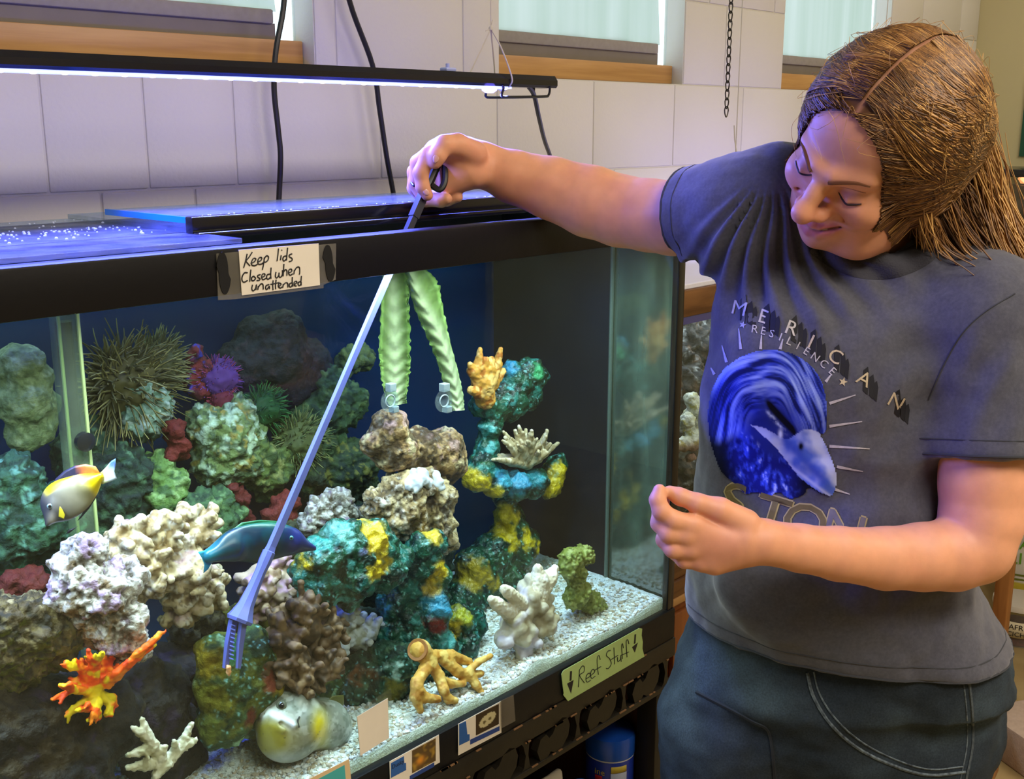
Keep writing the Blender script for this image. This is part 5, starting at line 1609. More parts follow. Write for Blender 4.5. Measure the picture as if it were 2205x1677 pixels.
quad_plate('clear_sleeve', [(752, 1540), (842, 1482), (849, 1592), (770, 1648)], GYF + .0001, .0005, thin_glass('sleeve_clear', (.93, .96, .96), (1, 1, 1), .1, 1.4, dirt=.06), qc)
tc_ = empty('teal_card', atY(720, 1675, GYF), 'teal card with cream border at the foot of the glass', 'card')
quad_plate('card_border', [(640, 1690), (752, 1634), (760, 1720), (660, 1760)], GYF - .0008, .0007, mat('card_cream', S(222, 196, 150), .6), tc_)
quad_plate('card_face', [(662, 1690), (742, 1647), (748, 1720), (670, 1755)], GYF - .0012, .0005, mat('card_teal', S(70, 176, 176), .5), tc_)
quad_plate('clear_tape', [(1078, 1509), (1106, 1496), (1110, 1552), (1080, 1568)], GYF - .0050, .0004, thin_glass('tape_clear', (.8, .78, .72), (1, 1, 1), .3, 1.5, dirt=.4, dirt_c=(.4, .36, .3)), tank)

# ---- stand
black_wood = mat('black_wood', S(34, 30, 22), .5, .4, var=.2, vscale=14, bump=.2, bscale=60)
brown_wood = wood('brown_wood', S(74, 42, 20), S(110, 66, 34), (40, 40, 3), .5)
stand = empty('aquarium_stand', ((TX0 + TX1) / 2, 1.3, 0), 'black painted aquarium stand with fretwork apron and open shelf', 'stand')
MB().box((TX0 - .006, TY0 - .006, .590), (TX1 + .008, TY0 + .012, .6265), .002).build('apron_board', black_wood, stand, True)
MB().box((TX0 - .006, TY0 - .008, .530), (TX1 + .008, TY0 + .014, .541), .002).build('apron_rail', black_wood, stand, True)
MB().box((TX0, TY0 + .014, .600), (TX1, TY1, .6265)).build('top_board', black_wood, stand)
MB().box((TX0, TY0 + .02, .10), (TX1, TY1, .12)).build('bottom_board', brown_wood, stand)
MB().box((TX0, TY0 + .02, .225), (TX1, TY1 - .02, .243)).build('shelf_board', brown_wood, stand)
MB().box((TX0, TY1 - .015, .0), (TX1, TY1, .6)).build('back_board', brown_wood, stand)
for x0, x1 in ((TX1 - .045, TX1 + .006), (TX0, TX0 + .05), (.62, .66)):
    MB().box((x0, TY0 - .004, 0), (x1, TY0 + .04, .53), .002).build('post', black_wood, stand, True)
MB().box((TX1 - .02, TY0 + .04, 0), (TX1 + .002, TY1 - .015, .6)).build('side_board', brown_wood, stand)
# fretwork motifs: curled leaf pairs between rail and apron
sc_poly = []
for k in range(14):
    a = math.pi * 2 * k / 14; sc_poly.append((.021 * math.cos(a) * (1 + .18 * math.sin(a)), .026 * math.sin(a)))
heart = [(-.048, -.024), (-.056, -.004), (-.048, .014), (-.034, .018), (-.026, .008), (-.018, .012), (-.008, .026), (.006, .032), (.020, .026), (.026, .010), (.022, -.008), (.008, -.022), (-.010, -.026), (-.022, -.018), (-.034, -.028)]
mbm = MB().prism(heart, (0, 0, 0), (1, 0, 0), (0, 0, 1), (0, 1, 0), .014)
scr = mbm.build('fretwork_leaf', black_wood, None); scr.parent = stand
x = 1.53; k = 0
while x > .45:
    o = scr if k == 0 else scr.copy()
    if k: col.objects.link(o); o.parent = stand
    o.location = (x - stand.location.x, TY0 - .006 - stand.location.y, .566); k += 1; x -= .128
x = 1.575; 
mbm = MB().prism([(-.012, -.027), (-.004, -.02), (.0, 0), (-.006, .02), (-.012, .027), (.014, .027), (.008, .018), (.006, 0), (.01, -.02), (.016, -.027)], (0, 0, 0), (1, 0, 0), (0, 0, 1), (0, 1, 0), .013)
tie = mbm.build('fretwork_tie', black_wood, None); tie.parent = stand
k = 0
while x > .45:
    o = tie if k == 0 else tie.copy()
    if k: col.objects.link(o); o.parent = stand
    o.location = (x - stand.location.x, TY0 - .0055 - stand.location.y, .566); k += 1; x -= .128
chip = mat('paint_chip', S(150, 112, 76), .7)
cm = MB()
for k in range(70):
    x = random.uniform(.8, 1.58); L = random.uniform(.004, .02)
    z = random.choice([.5405, .6262, .5905]); cm.box((x, TY0 - .0078, z - .0010), (x + L, TY0 - .0055, z + .0009))
cm.build('paint_chips', chip, stand)['kind'] = 'stuff'

# ---- things on the stand shelf
SZ = .2435
canb = mat('can_blue', S(30, 58, 170), .35, .5); capb = mat('cap_blue', S(28, 84, 190), .3, .5)
c = (1.525, 1.160, SZ)
g = empty('salt_canister', c, 'blue plastic canister with a yellow and white label on the stand shelf', 'canister')
R_ = .046
MB().lathe(c, [(R_ * .96, 0), (R_, .004), (R_, .150), (R_ * .97, .153)], 40).build('body', canb, g, True)
MB().lathe((c[0], c[1], SZ + .153), [(R_ * 1.02, 0), (R_ * 1.03, .004), (R_ * 1.03, .034), (R_ * .97, .040), (R_ * .7, .042)], 40).build('cap', capb, g, True)
MB().lathe((c[0], c[1], SZ + .150), [(R_ * 1.005, 0), (R_ * 1.01, .004)], 40).build('white_ring', mat('ring_white', S(220, 224, 230), .4), g, True)


def wrap(name, a0, a1, z0, z1, m, parent, c, r):
    n = 10; vs = []; fs = []
    for k in range(n + 1):
        a = a0 + (a1 - a0) * k / n
        for z in (z0, z1):
            for rr in (r, r + .0007): vs.append((c[0] + rr * math.cos(a), c[1] + rr * math.sin(a), z))
    for k in range(n):
        b_ = k * 4
        fs += [(b_ + 1, b_ + 5, b_ + 7, b_ + 3), (b_, b_ + 2, b_ + 6, b_ + 4), (b_ + 2, b_ + 3, b_ + 7, b_ + 6), (b_, b_ + 4, b_ + 5, b_ + 1)]
    return mesh_obj(name, vs, fs, m, parent, True)


back = math.atan2(-1.16, -1.525)          # towards the viewer
wrap('label_white', back + .05, back + .75, SZ + .03, SZ + .128, mat('label_pale', S(176, 184, 206), .5), g, c, R_)
wrap('label_yellow', back + .06, back + .74, SZ + .129, SZ + .142, mat('label_yellow', S(212, 190, 70), .5), g, c, R_)
wrap('label_lines', back + .08, back + .70, SZ + .095, SZ + .100, canb, g, c, R_ + .0004)
wrap('label_lines', back + .08, back + .70, SZ + .108, SZ + .113, canb, g, c, R_ + .0004)
wrap('label_red', back - .62, back - .30, SZ + .112, SZ + .121, mat('label_red', S(190, 40, 50), .5), g, c, R_)
wrap('label_fish', back - .70, back - .25, SZ + .05, SZ + .09, mat('label_fish', S(214, 170, 50), .5), g, c, R_)
n_ = np.array([math.cos(back - .42), math.sin(back - .42), 0]); ux = np.array([-n_[1], n_[0], 0])
text_mesh('print', 'ine', np.array(c) + n_ * (R_ + .0012) + np.array([0, 0, .124]) - ux * .010, ux, (0, 0, 1), .018, mat('print_yellow', S(226, 206, 40), .5), g)
c = (1.330, 1.16, SZ)
g = empty('food_bag', c, 'white foil bag with black lettering and an orange circle on the stand shelf', 'bag')
bw = mat('bag_white', S(196, 190, 176), .4, .5, var=.05)
f = Field(np.array(c) - [.07, .035, .005], np.array(c) + [.07, .035, .20], .004)
f.box(np.array(c) + [0, 0, .09], (.050, .018, .09), None, .012)
V, Q = f.mesh(); V[:, 1] = c[1] + (V[:, 1] - c[1]) * (1.1 - .9 * np.clip((V[:, 2] - SZ - .10) / .08, 0, 1)); V += normals(V, Q) * (.003 * fbm(V, 22, 3))[:, None]
V[:, 2] = np.maximum(V[:, 2], SZ)
mesh_obj('pouch', V, Q, bw, g, True)
fy = c[1] - .024
for i, (t, z, h) in enumerate((('AC', .150, .026), ('PRIME', .118, .019))):
    text_mesh('print', t, (c[0] - .035 + i * -.008, fy - .001 + .010 * (z > .14), SZ + z), (1, 0, 0), (0, 0, 1), h, ink, g)
MB().lathe((c[0] + .018, fy + .002, SZ + .065), [(.024, 0), (.024, .003)], 24, (0, -1, 0)).build('black_ring', ink, g, True)
MB().lathe((c[0] + .018, fy + .001, SZ + .065), [(.020, 0), (.020, .003)], 24, (0, -1, 0)).build('orange_disc', mat('orange_print', S(200, 120, 40), .5, c2=S(120, 70, 30), vscale=60), g, True)
for z in (.105, .110): MB().box((c[0] - .04, fy - .001, SZ + z), (c[0] + .04, fy, SZ + z + .0016)).build('print_line', ink, g)
c = (1.425, 1.15, SZ)
g = empty('small_bottle', c, 'small white bottle with a ribbed blue cap beside the canister', 'bottle')
MB().lathe(c, [(.021, 0), (.022, .003), (.022, .085), (.016, .092), (.013, .096)], 24).build('body', mat('bottle_white', S(206, 208, 206), .4), g, True)
MB().lathe((c[0], c[1], SZ + .096), [(.019, 0), (.0195, .002), (.0195, .030), (.017, .034), (.010, .035)], 18).build('cap', capb, g, True)
wrap('label_blue', back - .6, back + .6, SZ + .025, SZ + .06, canb, g, c, .022)
c = (1.235, 1.15, SZ)
g = empty('dark_jar', c, 'dark squat jar with black lid at the shelf edge', 'jar')
MB().lathe(c, [(.030, 0), (.032, .004), (.032, .09), (.028, .096)], 24).build('body', mat('jar_dark', S(30, 26, 28), .25), g, True)
MB().lathe((c[0], c[1], SZ + .096), [(.033, 0), (.033, .022), (.030, .026)], 24).build('lid', black_plastic, g, True)

# ================================================================== THE SMALLER AQUARIUM AND THE FLOOR CORNER
T2 = dict(x0=1.685, x1=2.9, y0=1.15, y1=1.52, zb=.70, zt=1.20)
oak = wood('oak_trim', S(82, 50, 24), S(126, 84, 44), (4, 50, 50), .4)
oak2 = wood('oak_board', S(120, 66, 26), S(150, 88, 40), (50, 50, 4), .45)
t2 = empty('small_aquarium', (2.1, 1.33, T2['zb']), 'smaller aquarium with wood-grain trim beyond the big one', 'aquarium')
x0, x1, y0, y1 = T2['x0'], T2['x1'], T2['y0'], T2['y1']
mb = MB().box((x0 - .008, y0 - .008, 1.207), (x1 + .008, y0 + .012, 1.257), .003).box((x0 - .008, y1 - .012, 1.207), (x1 + .008, y1 + .008, 1.257), .003).box((x0 - .008, y0 + .012, 1.207), (x0 + .012, y1 - .012, 1.257), .003).box((x1 - .012, y0 + .012, 1.207), (x1 + .008, y1 - .012, 1.257), .003)
mb.build('top_trim', oak, t2, True)
MB().box((x0 - .004, y0 - .005, 1.193), (x1, y0 + .01, 1.207)).build('rim_band', mat('band_blue', S(60, 60, 120), .2, .6), t2)
MB().box((x0, y0, .72), (x1, y0 + .006, 1.21)).build('front_pane', pane_glass, t2)
MB().box((x0, y0, .72), (x0 + .006, y1, 1.21)).build('end_pane', pane_glass, t2)
MB().box((x0, y1 - .006, .72), (x1, y1, 1.21)).build('back_panel', dark_film, t2)
MB().box((x1 - .006, y0, .72), (x1, y1, 1.21)).build('end_panel', dark_film, t2)
MB().box((x0 - .006, y0 - .006, .69), (x1 + .006, y1 + .006, .725), .003).build('bottom_trim', oak, t2, True)
lid2 = mat('lid_white', S(214, 214, 226), .3, .5, bump=.4, bscale=30, bdist=.003)
MB().box((x0, y0 - .002, 1.257), (x1, y1, 1.267), .002).build('lid', lid2, t2)
# blue strip lamp hung over it
l2_ = empty('strip_lamp', (2.5, 1.33, 1.46), 'slim black strip lamp hung over the smaller aquarium behind the shoulder', 'lamp')
MB().box((2.13, 1.30, 1.458), (2.86, 1.36, 1.475), .003).build('housing', black_gloss, l2_, True)
MB().box((2.14, 1.305, 1.455), (2.85, 1.355, 1.4582)).build('diffuser', emit('led_violet', (0.5, 0.45, 1.0), 6), l2_)
for xx in (2.15, 2.84): MB().tube([(xx, 1.33, 1.475), (xx, 1.33, CEIL_Z)], .0012, 5).build('hanger', string_m, l2_, True)
area('strip_lamp_light', (2.45, 1.33, 1.453), (0, 0, 0), .68, .04, 1.6, (0.42, 0.38, 1.0), 90)
area('small_aquarium_light', (2.1, 1.3, 1.20), (0, 0, 0), .8, .06, 2.0, (0.85, 0.95, 1.0))
B2 = [(1.80, 1.30, .78, .09), (1.95, 1.32, .82, .10), (1.86, 1.36, .93, .09), (1.98, 1.40, 1.0, .10), (1.82, 1.42, 1.05, .07), (2.12, 1.34, .86, .12), (1.76, 1.36, .86, .07), (2.1, 1.42, 1.06, .09)]
f = Field((1.69, 1.16, .715), (2.3, 1.51, 1.18), .0045)
for b_ in B2: f.ball(b_[:3], b_[3], .02)
V, Q = f.mesh(); N = normals(V, Q); V = V + N * (.014 * fbm(V, 24, 4, .6) + .006 * (.5 - worley(V, 60, 4)))[:, None]
V = np.clip(V, (1.695, 1.162, .726), (2.3, 1.51, 1.19))
C = mixcol(V, [(S(52, 48, 46), 0), (S(34, 34, 38), .1), (S(90, 72, 60), .35), (S(130, 130, 130), .5)], 40, 4)
tag(mesh_obj('dark_reef', V, Q, rock_m, None, True, C), 'dark crusted reef rock filling the smaller aquarium', 'rock')
cz = atY(1492, 920, 1.19)
f = Field(cz - .07, cz + .07, .0028); r_ = np.random.default_rng(3)
for k in range(26):
    p = cz + r_.normal(size=3) * np.array([.016, .008, .030]); f.ball(p, r_.uniform(.009, .016), .005)
V, Q = f.mesh(); V = V + normals(V, Q) * (.003 * fbm(V, 90, 3))[:, None]; V[:, 1] = np.maximum(V[:, 1], 1.162)
C = lerp2(mixcol(V, [(S(220, 222, 206), 0), (S(196, 190, 120), .2), (S(240, 244, 240), .1)], 60, 5), S(150, 110, 96), sst(cz[2] - .01, cz[2] - .04, V[:, 2]))
tag(mesh_obj('white_rock', V, Q, rock_m, None, True, C), 'bright white knobbly rock lit in the smaller aquarium', 'rock')
sp_ = atY(1533, 1000, 1.175); pts = []
for k in range(90):
    a = k * .45; pts.append(sp_ + np.array([.008 * math.cos(a), .006 * math.sin(a), .045 - k * .001]))
tag(MB().tube(pts, .0018, 5).build('coil', mat('copper', S(196, 120, 70), .35, .5, .7), None, True), 'small copper coil beside the white rock in the smaller aquarium', 'coil')
# its wooden cabinet
cb = empty('oak_cabinet', (2.1, 1.34, 0), 'brown oak cabinet under the smaller aquarium', 'cabinet')
MB().box((x0 - .01, y0 + .0, 0), (x1 + .01, y1, .655)).build('body', oak2, cb)
MB().box((x0 - .02, y0 - .012, .655), (x1 + .02, y1 + .01, .689), .003).build('worktop', oak, cb, True)
MB().box((x0 - .02, y0 - .014, .640), (x1 + .02, y0 + .0, .655), .002).build('edge_strip', mat('oak_light', S(186, 140, 84), .5), cb, True)
MB().box((x0 + .01, y0 - .012, .06), (2.1, y0, .62), .003).build('door', oak2, cb, True)
MB().box((2.11, y0 - .012, .06), (x1 - .01, y0, .62), .003).build('door', oak2, cb, True)

# ---- floor corner beyond the person
def fl(px, py): return atZ(px, py, 0.0)


p = fl(2186, 1376)
g = empty('plastic_tub', p, 'clear plastic tub with a lettered cream label on the floor', 'tub')
tubm = thin_glass('tub_plastic', (.9, .9, .88), (1, 1, 1), .2, 1.45, dirt=.35, dirt_c=(.7, .68, .62))
a_ = -YAW
MB().lathe(p, [(.062, .001), (.066, .01), (.072, .115), (.074, .118)], 28).build('body', tubm, g, True)
MB().lathe(p, [(.058, .004), (.060, .055), (.02, .06)], 24).build('contents', mat('tub_contents', S(120, 64, 60), .8, c2=S(70, 40, 36), vscale=90), g, True)
MB().lathe(p + np.array([0, 0, .118]), [(.077, 0), (.078, .006), (.076, .018), (.06, .020)], 28).build('lid', mat('tub_lid', S(226, 220, 206), .4), g, True)
vb = math.atan2(-p[1], -p[0])
wrap('label', vb - .55, vb + .9, .035, .085, mat('tub_label', S(226, 214, 176), .6), g, p, .0715)
n_ = np.array([math.cos(vb), math.sin(vb), 0]); ux = np.array([-n_[1], n_[0], 0])
text_mesh('print', 'AFR', p + n_ * .0735 + np.array([0, 0, .062]) - ux * .022, ux, (0, 0, 1), .024, ink, g)
text_mesh('print', 'CICH', p + n_ * .0735 + np.array([0, 0, .040]) - ux * .026, ux, (0, 0, 1), .022, ink, g)
p = fl(2214, 1330)
g = empty('feed_bag', p, 'white and yellow bag with green print standing behind the tub', 'bag')
f = Field(p - [.12, .12, .005], p + [.12, .12, .36], .006)
Rz = np.array([[math.cos(vb + math.pi / 2), math.cos(vb), 0], [math.sin(vb + math.pi / 2), math.sin(vb), 0], [0, 0, 1]])
f.box(p + [0, 0, .16], (.085, .03, .16), Rz, .02)
V, Q = f.mesh(); V += normals(V, Q) * (.003 * fbm(V, 20, 3))[:, None]; V[:, 2] = np.maximum(V[:, 2], .0)
C = np.where((V[:, 2] < .13)[:, None], S(220, 200, 70), S(232, 228, 214))
mesh_obj('bag_body', V, Q, vmat('bag_plastic', .4), g, True, C)
for k, (zz, h) in enumerate(((.24, .05), (.19, .05))):
    text_mesh('print', ['FA', 'LI'][k], p + n_ * .034 + np.array([0, 0, zz]) - ux * .075, ux, (0, 0, 1), h * 1.1, mat('green_print', S(110, 176, 40), .5), g)
for zz in (.135, .15): mesh_obj('print_line', [p + n_ * .034 - ux * .08 + np.array([0, 0, zz]), p + n_ * .034 + ux * .08 + np.array([0, 0, zz]), p + n_ * .034 + ux * .08 + np.array([0, 0, zz + .006]), p + n_ * .034 - ux * .08 + np.array([0, 0, zz + .006])], [(0, 1, 2, 3)], mat('line_green', S(120, 130, 40), .6), g, False)
# wooden post and low blocks
p = fl(2143, 1440); tbl = empty('work_table', p, 'wooden table leg and apron standing behind the person', 'table')
pw_ = wood('pine', S(150, 96, 46), S(190, 130, 70), (40, 40, 3), .5)
MB().box((p[0] - .02, p[1] - .02, 0), (p[0] + .02, p[1] + .02, .74), .003).build('leg', pw_, tbl, True)
MB().box((p[0] - .02, p[1] - .5, 0), (p[0] + .02, p[1] - .46, .74), .003).build('leg', pw_, tbl, True)
MB().box((p[0] + .6, p[1] - .02, 0), (p[0] + .64, p[1] + .02, .74), .003).build('leg', pw_, tbl, True)
MB().box((p[0] + .6, p[1] - .5, 0), (p[0] + .64, p[1] - .46, .74), .003).build('leg', pw_, tbl, True)
MB().box((p[0] - .04, p[1] - .53, .74), (p[0] + .66, p[1] + .04, .77), .004).build('tabletop', pw_, tbl, True)
p = fl(2175, 1640)
g = empty('concrete_block', p, 'pinkish grey concrete block lying on the floor', 'block')
bw_ = .10
mb = MB().box((-.02, -.10, 0), (.30, .10, .10), .006); mb.build('block_body', mat('concrete', S(170, 150, 132), .9, .2, var=.08, vscale=60, bump=.6, bscale=200), None, True).parent = g
g.rotation_euler = (0, 0, -YAW + .25)
p = fl(2120, 1680)
g = empty('wood_offcut', p, 'short wooden board end standing beside the concrete block', 'board')
o = MB().box((-.10, -.02, 0), (.06, .02, .115), .003).build('board', pw_, None, True); o.parent = g
g.rotation_euler = (0, 0, .15)
# shelf with a lit tank by the right wall
p = atX(2178, 470, 3.95)
sh = empty('wall_shelf', (3.95, p[1], p[2] - .03), 'dark shelf fixed to the right wall behind the hair', 'shelf')
z_ = p[2] - .02
MB().box((3.72, p[1] - 1.2, z_ - .03), (4.098, p[1] + .12, z_), .004).build('board', oak, sh, True)
for yy in (p[1] - .9, p[1] + .0): MB().box((3.9, yy, z_ - .15), (4.098, yy + .02, z_ - .03)).build('bracket', black_wood, sh)
g = empty('display_tank', (3.9, p[1] - .2, z_), 'small black-rimmed display tank with orange lamp on the shelf', 'aquarium')
zt_ = atX(2190, 372, 3.80)[2]
MB().box((3.76, p[1] - .6, zt_ - .012), (4.06, p[1] + .06, zt_ + .012), .003).build('top_rim', black_gloss, g, True)
MB().box((3.76, p[1] - .6, z_), (4.06, p[1] + .06, z_ + .02), .003).build('bottom_rim', black_gloss, g, True)
MB().box((3.77, p[1] - .59, z_ + .02), (4.05, p[1] + .05, zt_ - .012)).build('glass_body', thin_glass('tank3', (.7, .66, .5), (1, 1, 1), .02, 1.5, dirt=.3, dirt_c=(.4, .34, .2)), g)
MB().box((3.78, p[1] - .2, z_ + .02), (3.9, p[1] - .03, z_ + .14), .01).build('pump', mat('pump_dark', S(50, 40, 44), .4), g, True)
MB().lathe((3.80, p[1] - .10, z_ + .145), [(.03, 0), (.04, .015), (.03, .03)], 16).build('orange_lamp', emit('lamp_orange', (1.0, .45, .2), 1.6), g, True)
po = atX(2200, 260, 4.098)
g = empty('poster', (4.098, po[1], po[2]), 'dark green poster on the right wall', 'poster')
MB().box((4.092, po[1] - .6, po[2] - .12), (4.099, po[1] - .005, po[2] + .15)).build('sheet', mat('poster_green', S(30, 84, 60), .6, var=.1), g)

# ================================================================== THE PERSON
def B3(P):          # world -> (right, forward, up) coordinates of the viewing direction
    v = np.asarray(P) - np.array([0, 0, 0]); return np.array([v @ RT, v @ FH, v[2]])


def W3(a, b, c): return RT * a + FH * b + UP * c


person = empty('person', (*atD(1790, 1400, 1.47)[:2], 0), 'person in grey printed T-shirt and jeans leaning over the aquarium with tongs', 'person')
HT = np.array([1.26296534, .5951, 1.52316])
HR = np.array([[5.576e-04, -.889099, -.457714], [.878821, .218835, -.424010], [.477151, -.402012, .781481]])


def hl_(x, y, z): return HT + HR @ np.array([x, y, z])


def hloc(V): return (np.asarray(V) - HT) @ HR


skin_m = vmat('skin', 0.48, 0.35, sss=.12, bump=.12, bscale=420, bdist=.0006, var=.05, vscale=55)
SK = S(230, 164, 126)


# ---- head and neck
MOUTH = [(-.0440, .0635, -.0370), (-.0295, .0830, -.0530), (-.0130, .0945, -.0635), (0, .0985, -.0645), (.0130, .0945, -.0635), (.0295, .0830, -.0530), (.0440, .0635, -.0370)]
def head_field(h):
    lo = np.min([hl_(x, y, z) for x in (-.11, .11) for y in (-.13, .14) for z in (-.16, .14)], 0); hi = np.max([hl_(x, y, z) for x in (-.11, .11) for y in (-.13, .14) for z in (-.16, .14)], 0)
    lo[2] = min(lo[2], 1.30)
    f = Field(lo, hi, h, .035)
    E = lambda c, r, k=0., m='add', R=None: f.ell(hl_(*c), r, HR if R is None else HR @ R, k, m)
    Bl = lambda c, r, k=0., m='add': f.ball(hl_(*c), r, k, m)
    Cp = lambda a, b, r0, r1, k=0., m='add': f.cap(hl_(*a), hl_(*b), r0, r1, k, m)
    E((0, -.012, .030), (.073, .094, .086))
    E((0, .030, .050), (.061, .053, .052), .03)
    E((0, .030, -.022), (.063, .056, .066), .03)
    E((0, .028, -.064), (.054, .053, .042), .03)
    Bl((0, .074, -.090), .0165, .024)
    for s in (-1, 1):
        Bl((s * .0425, .0625, -.0255), .0245, .018)                # smiling cheek
        Cp((s * .060, -.01, -.040), (s * .040, .045, -.088), .020, .020, .03)      # jaw line
        Cp((s * .012, .093, .018), (s * .046, .072, .022), .0080, .0050, .016)       # brow ridge
        E((s * .0325, .096, -.004), (.016, .013, .0095), .010, 'sub')               # socket
        E((s * .0325, .0715, -.0035), (.0150, .0150, .0125), .005)                  # eyeball under the lowered lid
        Cp((s * .020, .0835, -.0025), (s * .034, .0865, -.0060), .0020, .0022, .003); Cp((s * .034, .0865, -.0060), (s * .047, .0790, -.0035), .0022, .0016, .003)   # lash margin
        Cp((s * .018, .085, -.020), (s * .045, .078, -.018), .006, .005, .010)      # under-eye
    Cp((0, .0905, .012), (0, .1010, -.008), .0085, .0085, .012)
    Cp((0, .1010, -.008), (0, .1165, -.029), .0090, .0120, .010)
    Bl((0, .1165, -.0310), .0112, .008)
    for s in (-1, 1):
        E((s * .0140, .0985, -.0345), (.0085, .0115, .0085), .009)
        Bl((s * .0080, .1070, -.0435), .0042, .003, 'sub')
        Cp((s * .0260, .0910, -.0330), (s * .0480, .0690, -.0410), .0018, .0016, .006, 'sub')  # smile fold
    E((0, .077, -.066), (.027, .0175, .021), .016)
    # lips: wide closed smile, corners raised
    up = [(-.0410, .0625, -.0385), (-.0280, .0795, -.0510), (-.0120, .0905, -.0600), (-.0040, .0940, -.0590), (.0040, .0940, -.0590), (.0120, .0905, -.0600), (.0280, .0795, -.0510), (.0410, .0625, -.0385)]
    lw = [(-.0380, .0660, -.0430), (-.0260, .0805, -.0605), (-.0110, .0890, -.0715), (0, .0910, -.0725), (.0110, .0890, -.0715), (.0260, .0805, -.0605), (.0380, .0660, -.0430)]
    f.chain([hl_(*p) for p in up], [.0018, .0034, .0042, .0046, .0046, .0042, .0034, .0018], .004)
    f.chain([hl_(*p) for p in lw], [.0020, .0042, .0054, .0058, .0054, .0042, .0020], .004)
    f.chain([hl_(*p) for p in MOUTH], [.0016, .0016, .0018, .0018, .0018, .0016, .0016], .002, 'sub')
    E((-.078, -.012, -.012), (.012, .018, .028), .008)          # ear mass under the hair
    E((.078, -.012, -.012), (.012, .018, .028), .008)
    # soft under-chin and neck
    E((-.012, .012, -.088), (.052, .050, .030), .03)
    f.cap(hl_(0, -.012, -.075), atD(1895, 560, 1.43), .050, .056, .03)
    f.cap(atD(1895, 560, 1.43), atD(1905, 640, 1.44), .056, .062, .02)
    return f


f = head_field(.0017)
HV, HQ = f.mesh()
HV = relax(HV, HQ, 1, .4)
L = hloc(HV)
C = np.tile(SK, (len(HV), 1))
C = lerp2(C, S(222, 140, 116), .55 * np.exp(-(((np.abs(L[:, 0]) - .038) / .022) ** 2 + ((L[:, 2] + .032) / .022) ** 2)) * (L[:, 1] > .03))
C = lerp2(C, S(218, 136, 112), .5 * np.exp(-((L[:, 0] / .016) ** 2 + ((L[:, 2] + .034) / .014) ** 2)) * (L[:, 1] > .09))


def near_line(L, pts, w):
    d = np.full(len(L), 9.)
    for a, b in zip(pts[:-1], pts[1:]):
        a = np.array(a); b = np.array(b); ab = b - a
        t = np.clip(((L - a) @ ab) / (ab @ ab), 0, 1)
        d = np.minimum(d, np.linalg.norm(L - a - t[:, None] * ab, axis=1))
    return np.exp(-(d / w) ** 2)


lipU = [(-.0375, .069, -.0410), (-.0215, .088, -.0545), (0, .0985, -.0590), (.0215, .088, -.0545), (.0375, .069, -.0410)]
lipL = [(-.0355, .071, -.0450), (-.0215, .087, -.0630), (0, .0970, -.0730), (.0215, .087, -.0630), (.0355, .071, -.0450)]
C = lerp2(C, S(196, 104, 96), np.clip(1.3 * near_line(L, lipU, .0036), 0, .8)); C = lerp2(C, S(198, 106, 100), np.clip(1.3 * near_line(L, lipL, .0050), 0, .8))
C = lerp2(C, S(86, 34, 32), np.clip(1.5 * near_line(L, MOUTH, .0018), 0, .95))
C = lerp2(C, S(226, 206, 190), np.clip(1.4 * near_line(L, [(-.019, .088, -.0585), (-.008, .095, -.0625), (.008, .095, -.0625)], .0012), 0, .8))
for s in (-1, 1):
    C = lerp2(C, S(176, 116, 96), .5 * near_line(L, [(s * .020, .086, .002), (s * .034, .088, .000), (s * .046, .080, .002)], .006))
head_parts = [(HV, HQ, C)]


# ---- arms and hands
def skin_cols(V, extra=None):
    C = np.tile(SK, (len(V), 1))
    n = fbm(V, 14, 3, .5, 4)
    return lerp2(C, S(216, 146, 118), .5 * sst(.0, .8, n))


def hand_chain(f, pts, r, k=.004):
    f.chain(pts, r, k)


# right arm: over the rim, hand closed on the tongs' grip
RSH, REL, RWR = atD(1640, 445, 1.45), atD(1345, 457, 1.60), atD(1040, 354, 1.63)
GC = PG + ax * .035                                     # middle of the grip
f = Field(np.minimum.reduce([RSH, REL, RWR, GC]) - .11, np.maximum.reduce([RSH, REL, RWR, GC]) + .11, .0022, .02)
A_ = lambda x, y, D: atD(x, y, D)
f.chain([RSH, A_(1450, 470, 1.552), A_(1400, 464, 1.575), A_(1338, 455, 1.598), A_(1271, 434, 1.612), A_(1187, 405, 1.622), A_(1103, 380, 1.628), A_(1040, 356, 1.63)], [.056, .0505, .0500, .0500, .0505, .0440, .0375, .0280], .006)
# palm: from the wrist bending down and left round the grip
kn = [A_(958, 312, 1.565), A_(935, 322, 1.585), A_(917, 340, 1.61), A_(905, 365, 1.63)]     # index..pinky knuckles
f.ell(A_(995, 350, 1.62), (.038, .024, .030), np.stack([RT, FH, UP], 1), .018)
f.cap(RWR, A_(990, 350, 1.615), .027, .030, .02)
for q in kn: f.cap(A_(1000, 350, 1.62), q, .020, .0125, .012)
f.cap(A_(1010, 370, 1.60), A_(965, 395, 1.60), .024, .018, .015)          # heel of the hand
f.cap(A_(1000, 330, 1.60), A_(955, 318, 1.575), .022, .014, .015)
s_ = pr(1, GC)
# index laid along the grip, tip at the collar
f.chain([kn[0], A_(922, 335, 1.555), A_(906, 372, 1.552), A_(910, 402, 1.552), A_(920, 420, 1.552)], [.0125, .0112, .0105, .0095, .0082], .004)
# thumb over the top of the grip
f.chain([A_(1020, 330, 1.59), A_(985, 312, 1.568), A_(958, 312, 1.552), A_(942, 336, 1.545), A_(937, 350, 1.545)], [.019, .0150, .0125, .0110, .0088], .006)
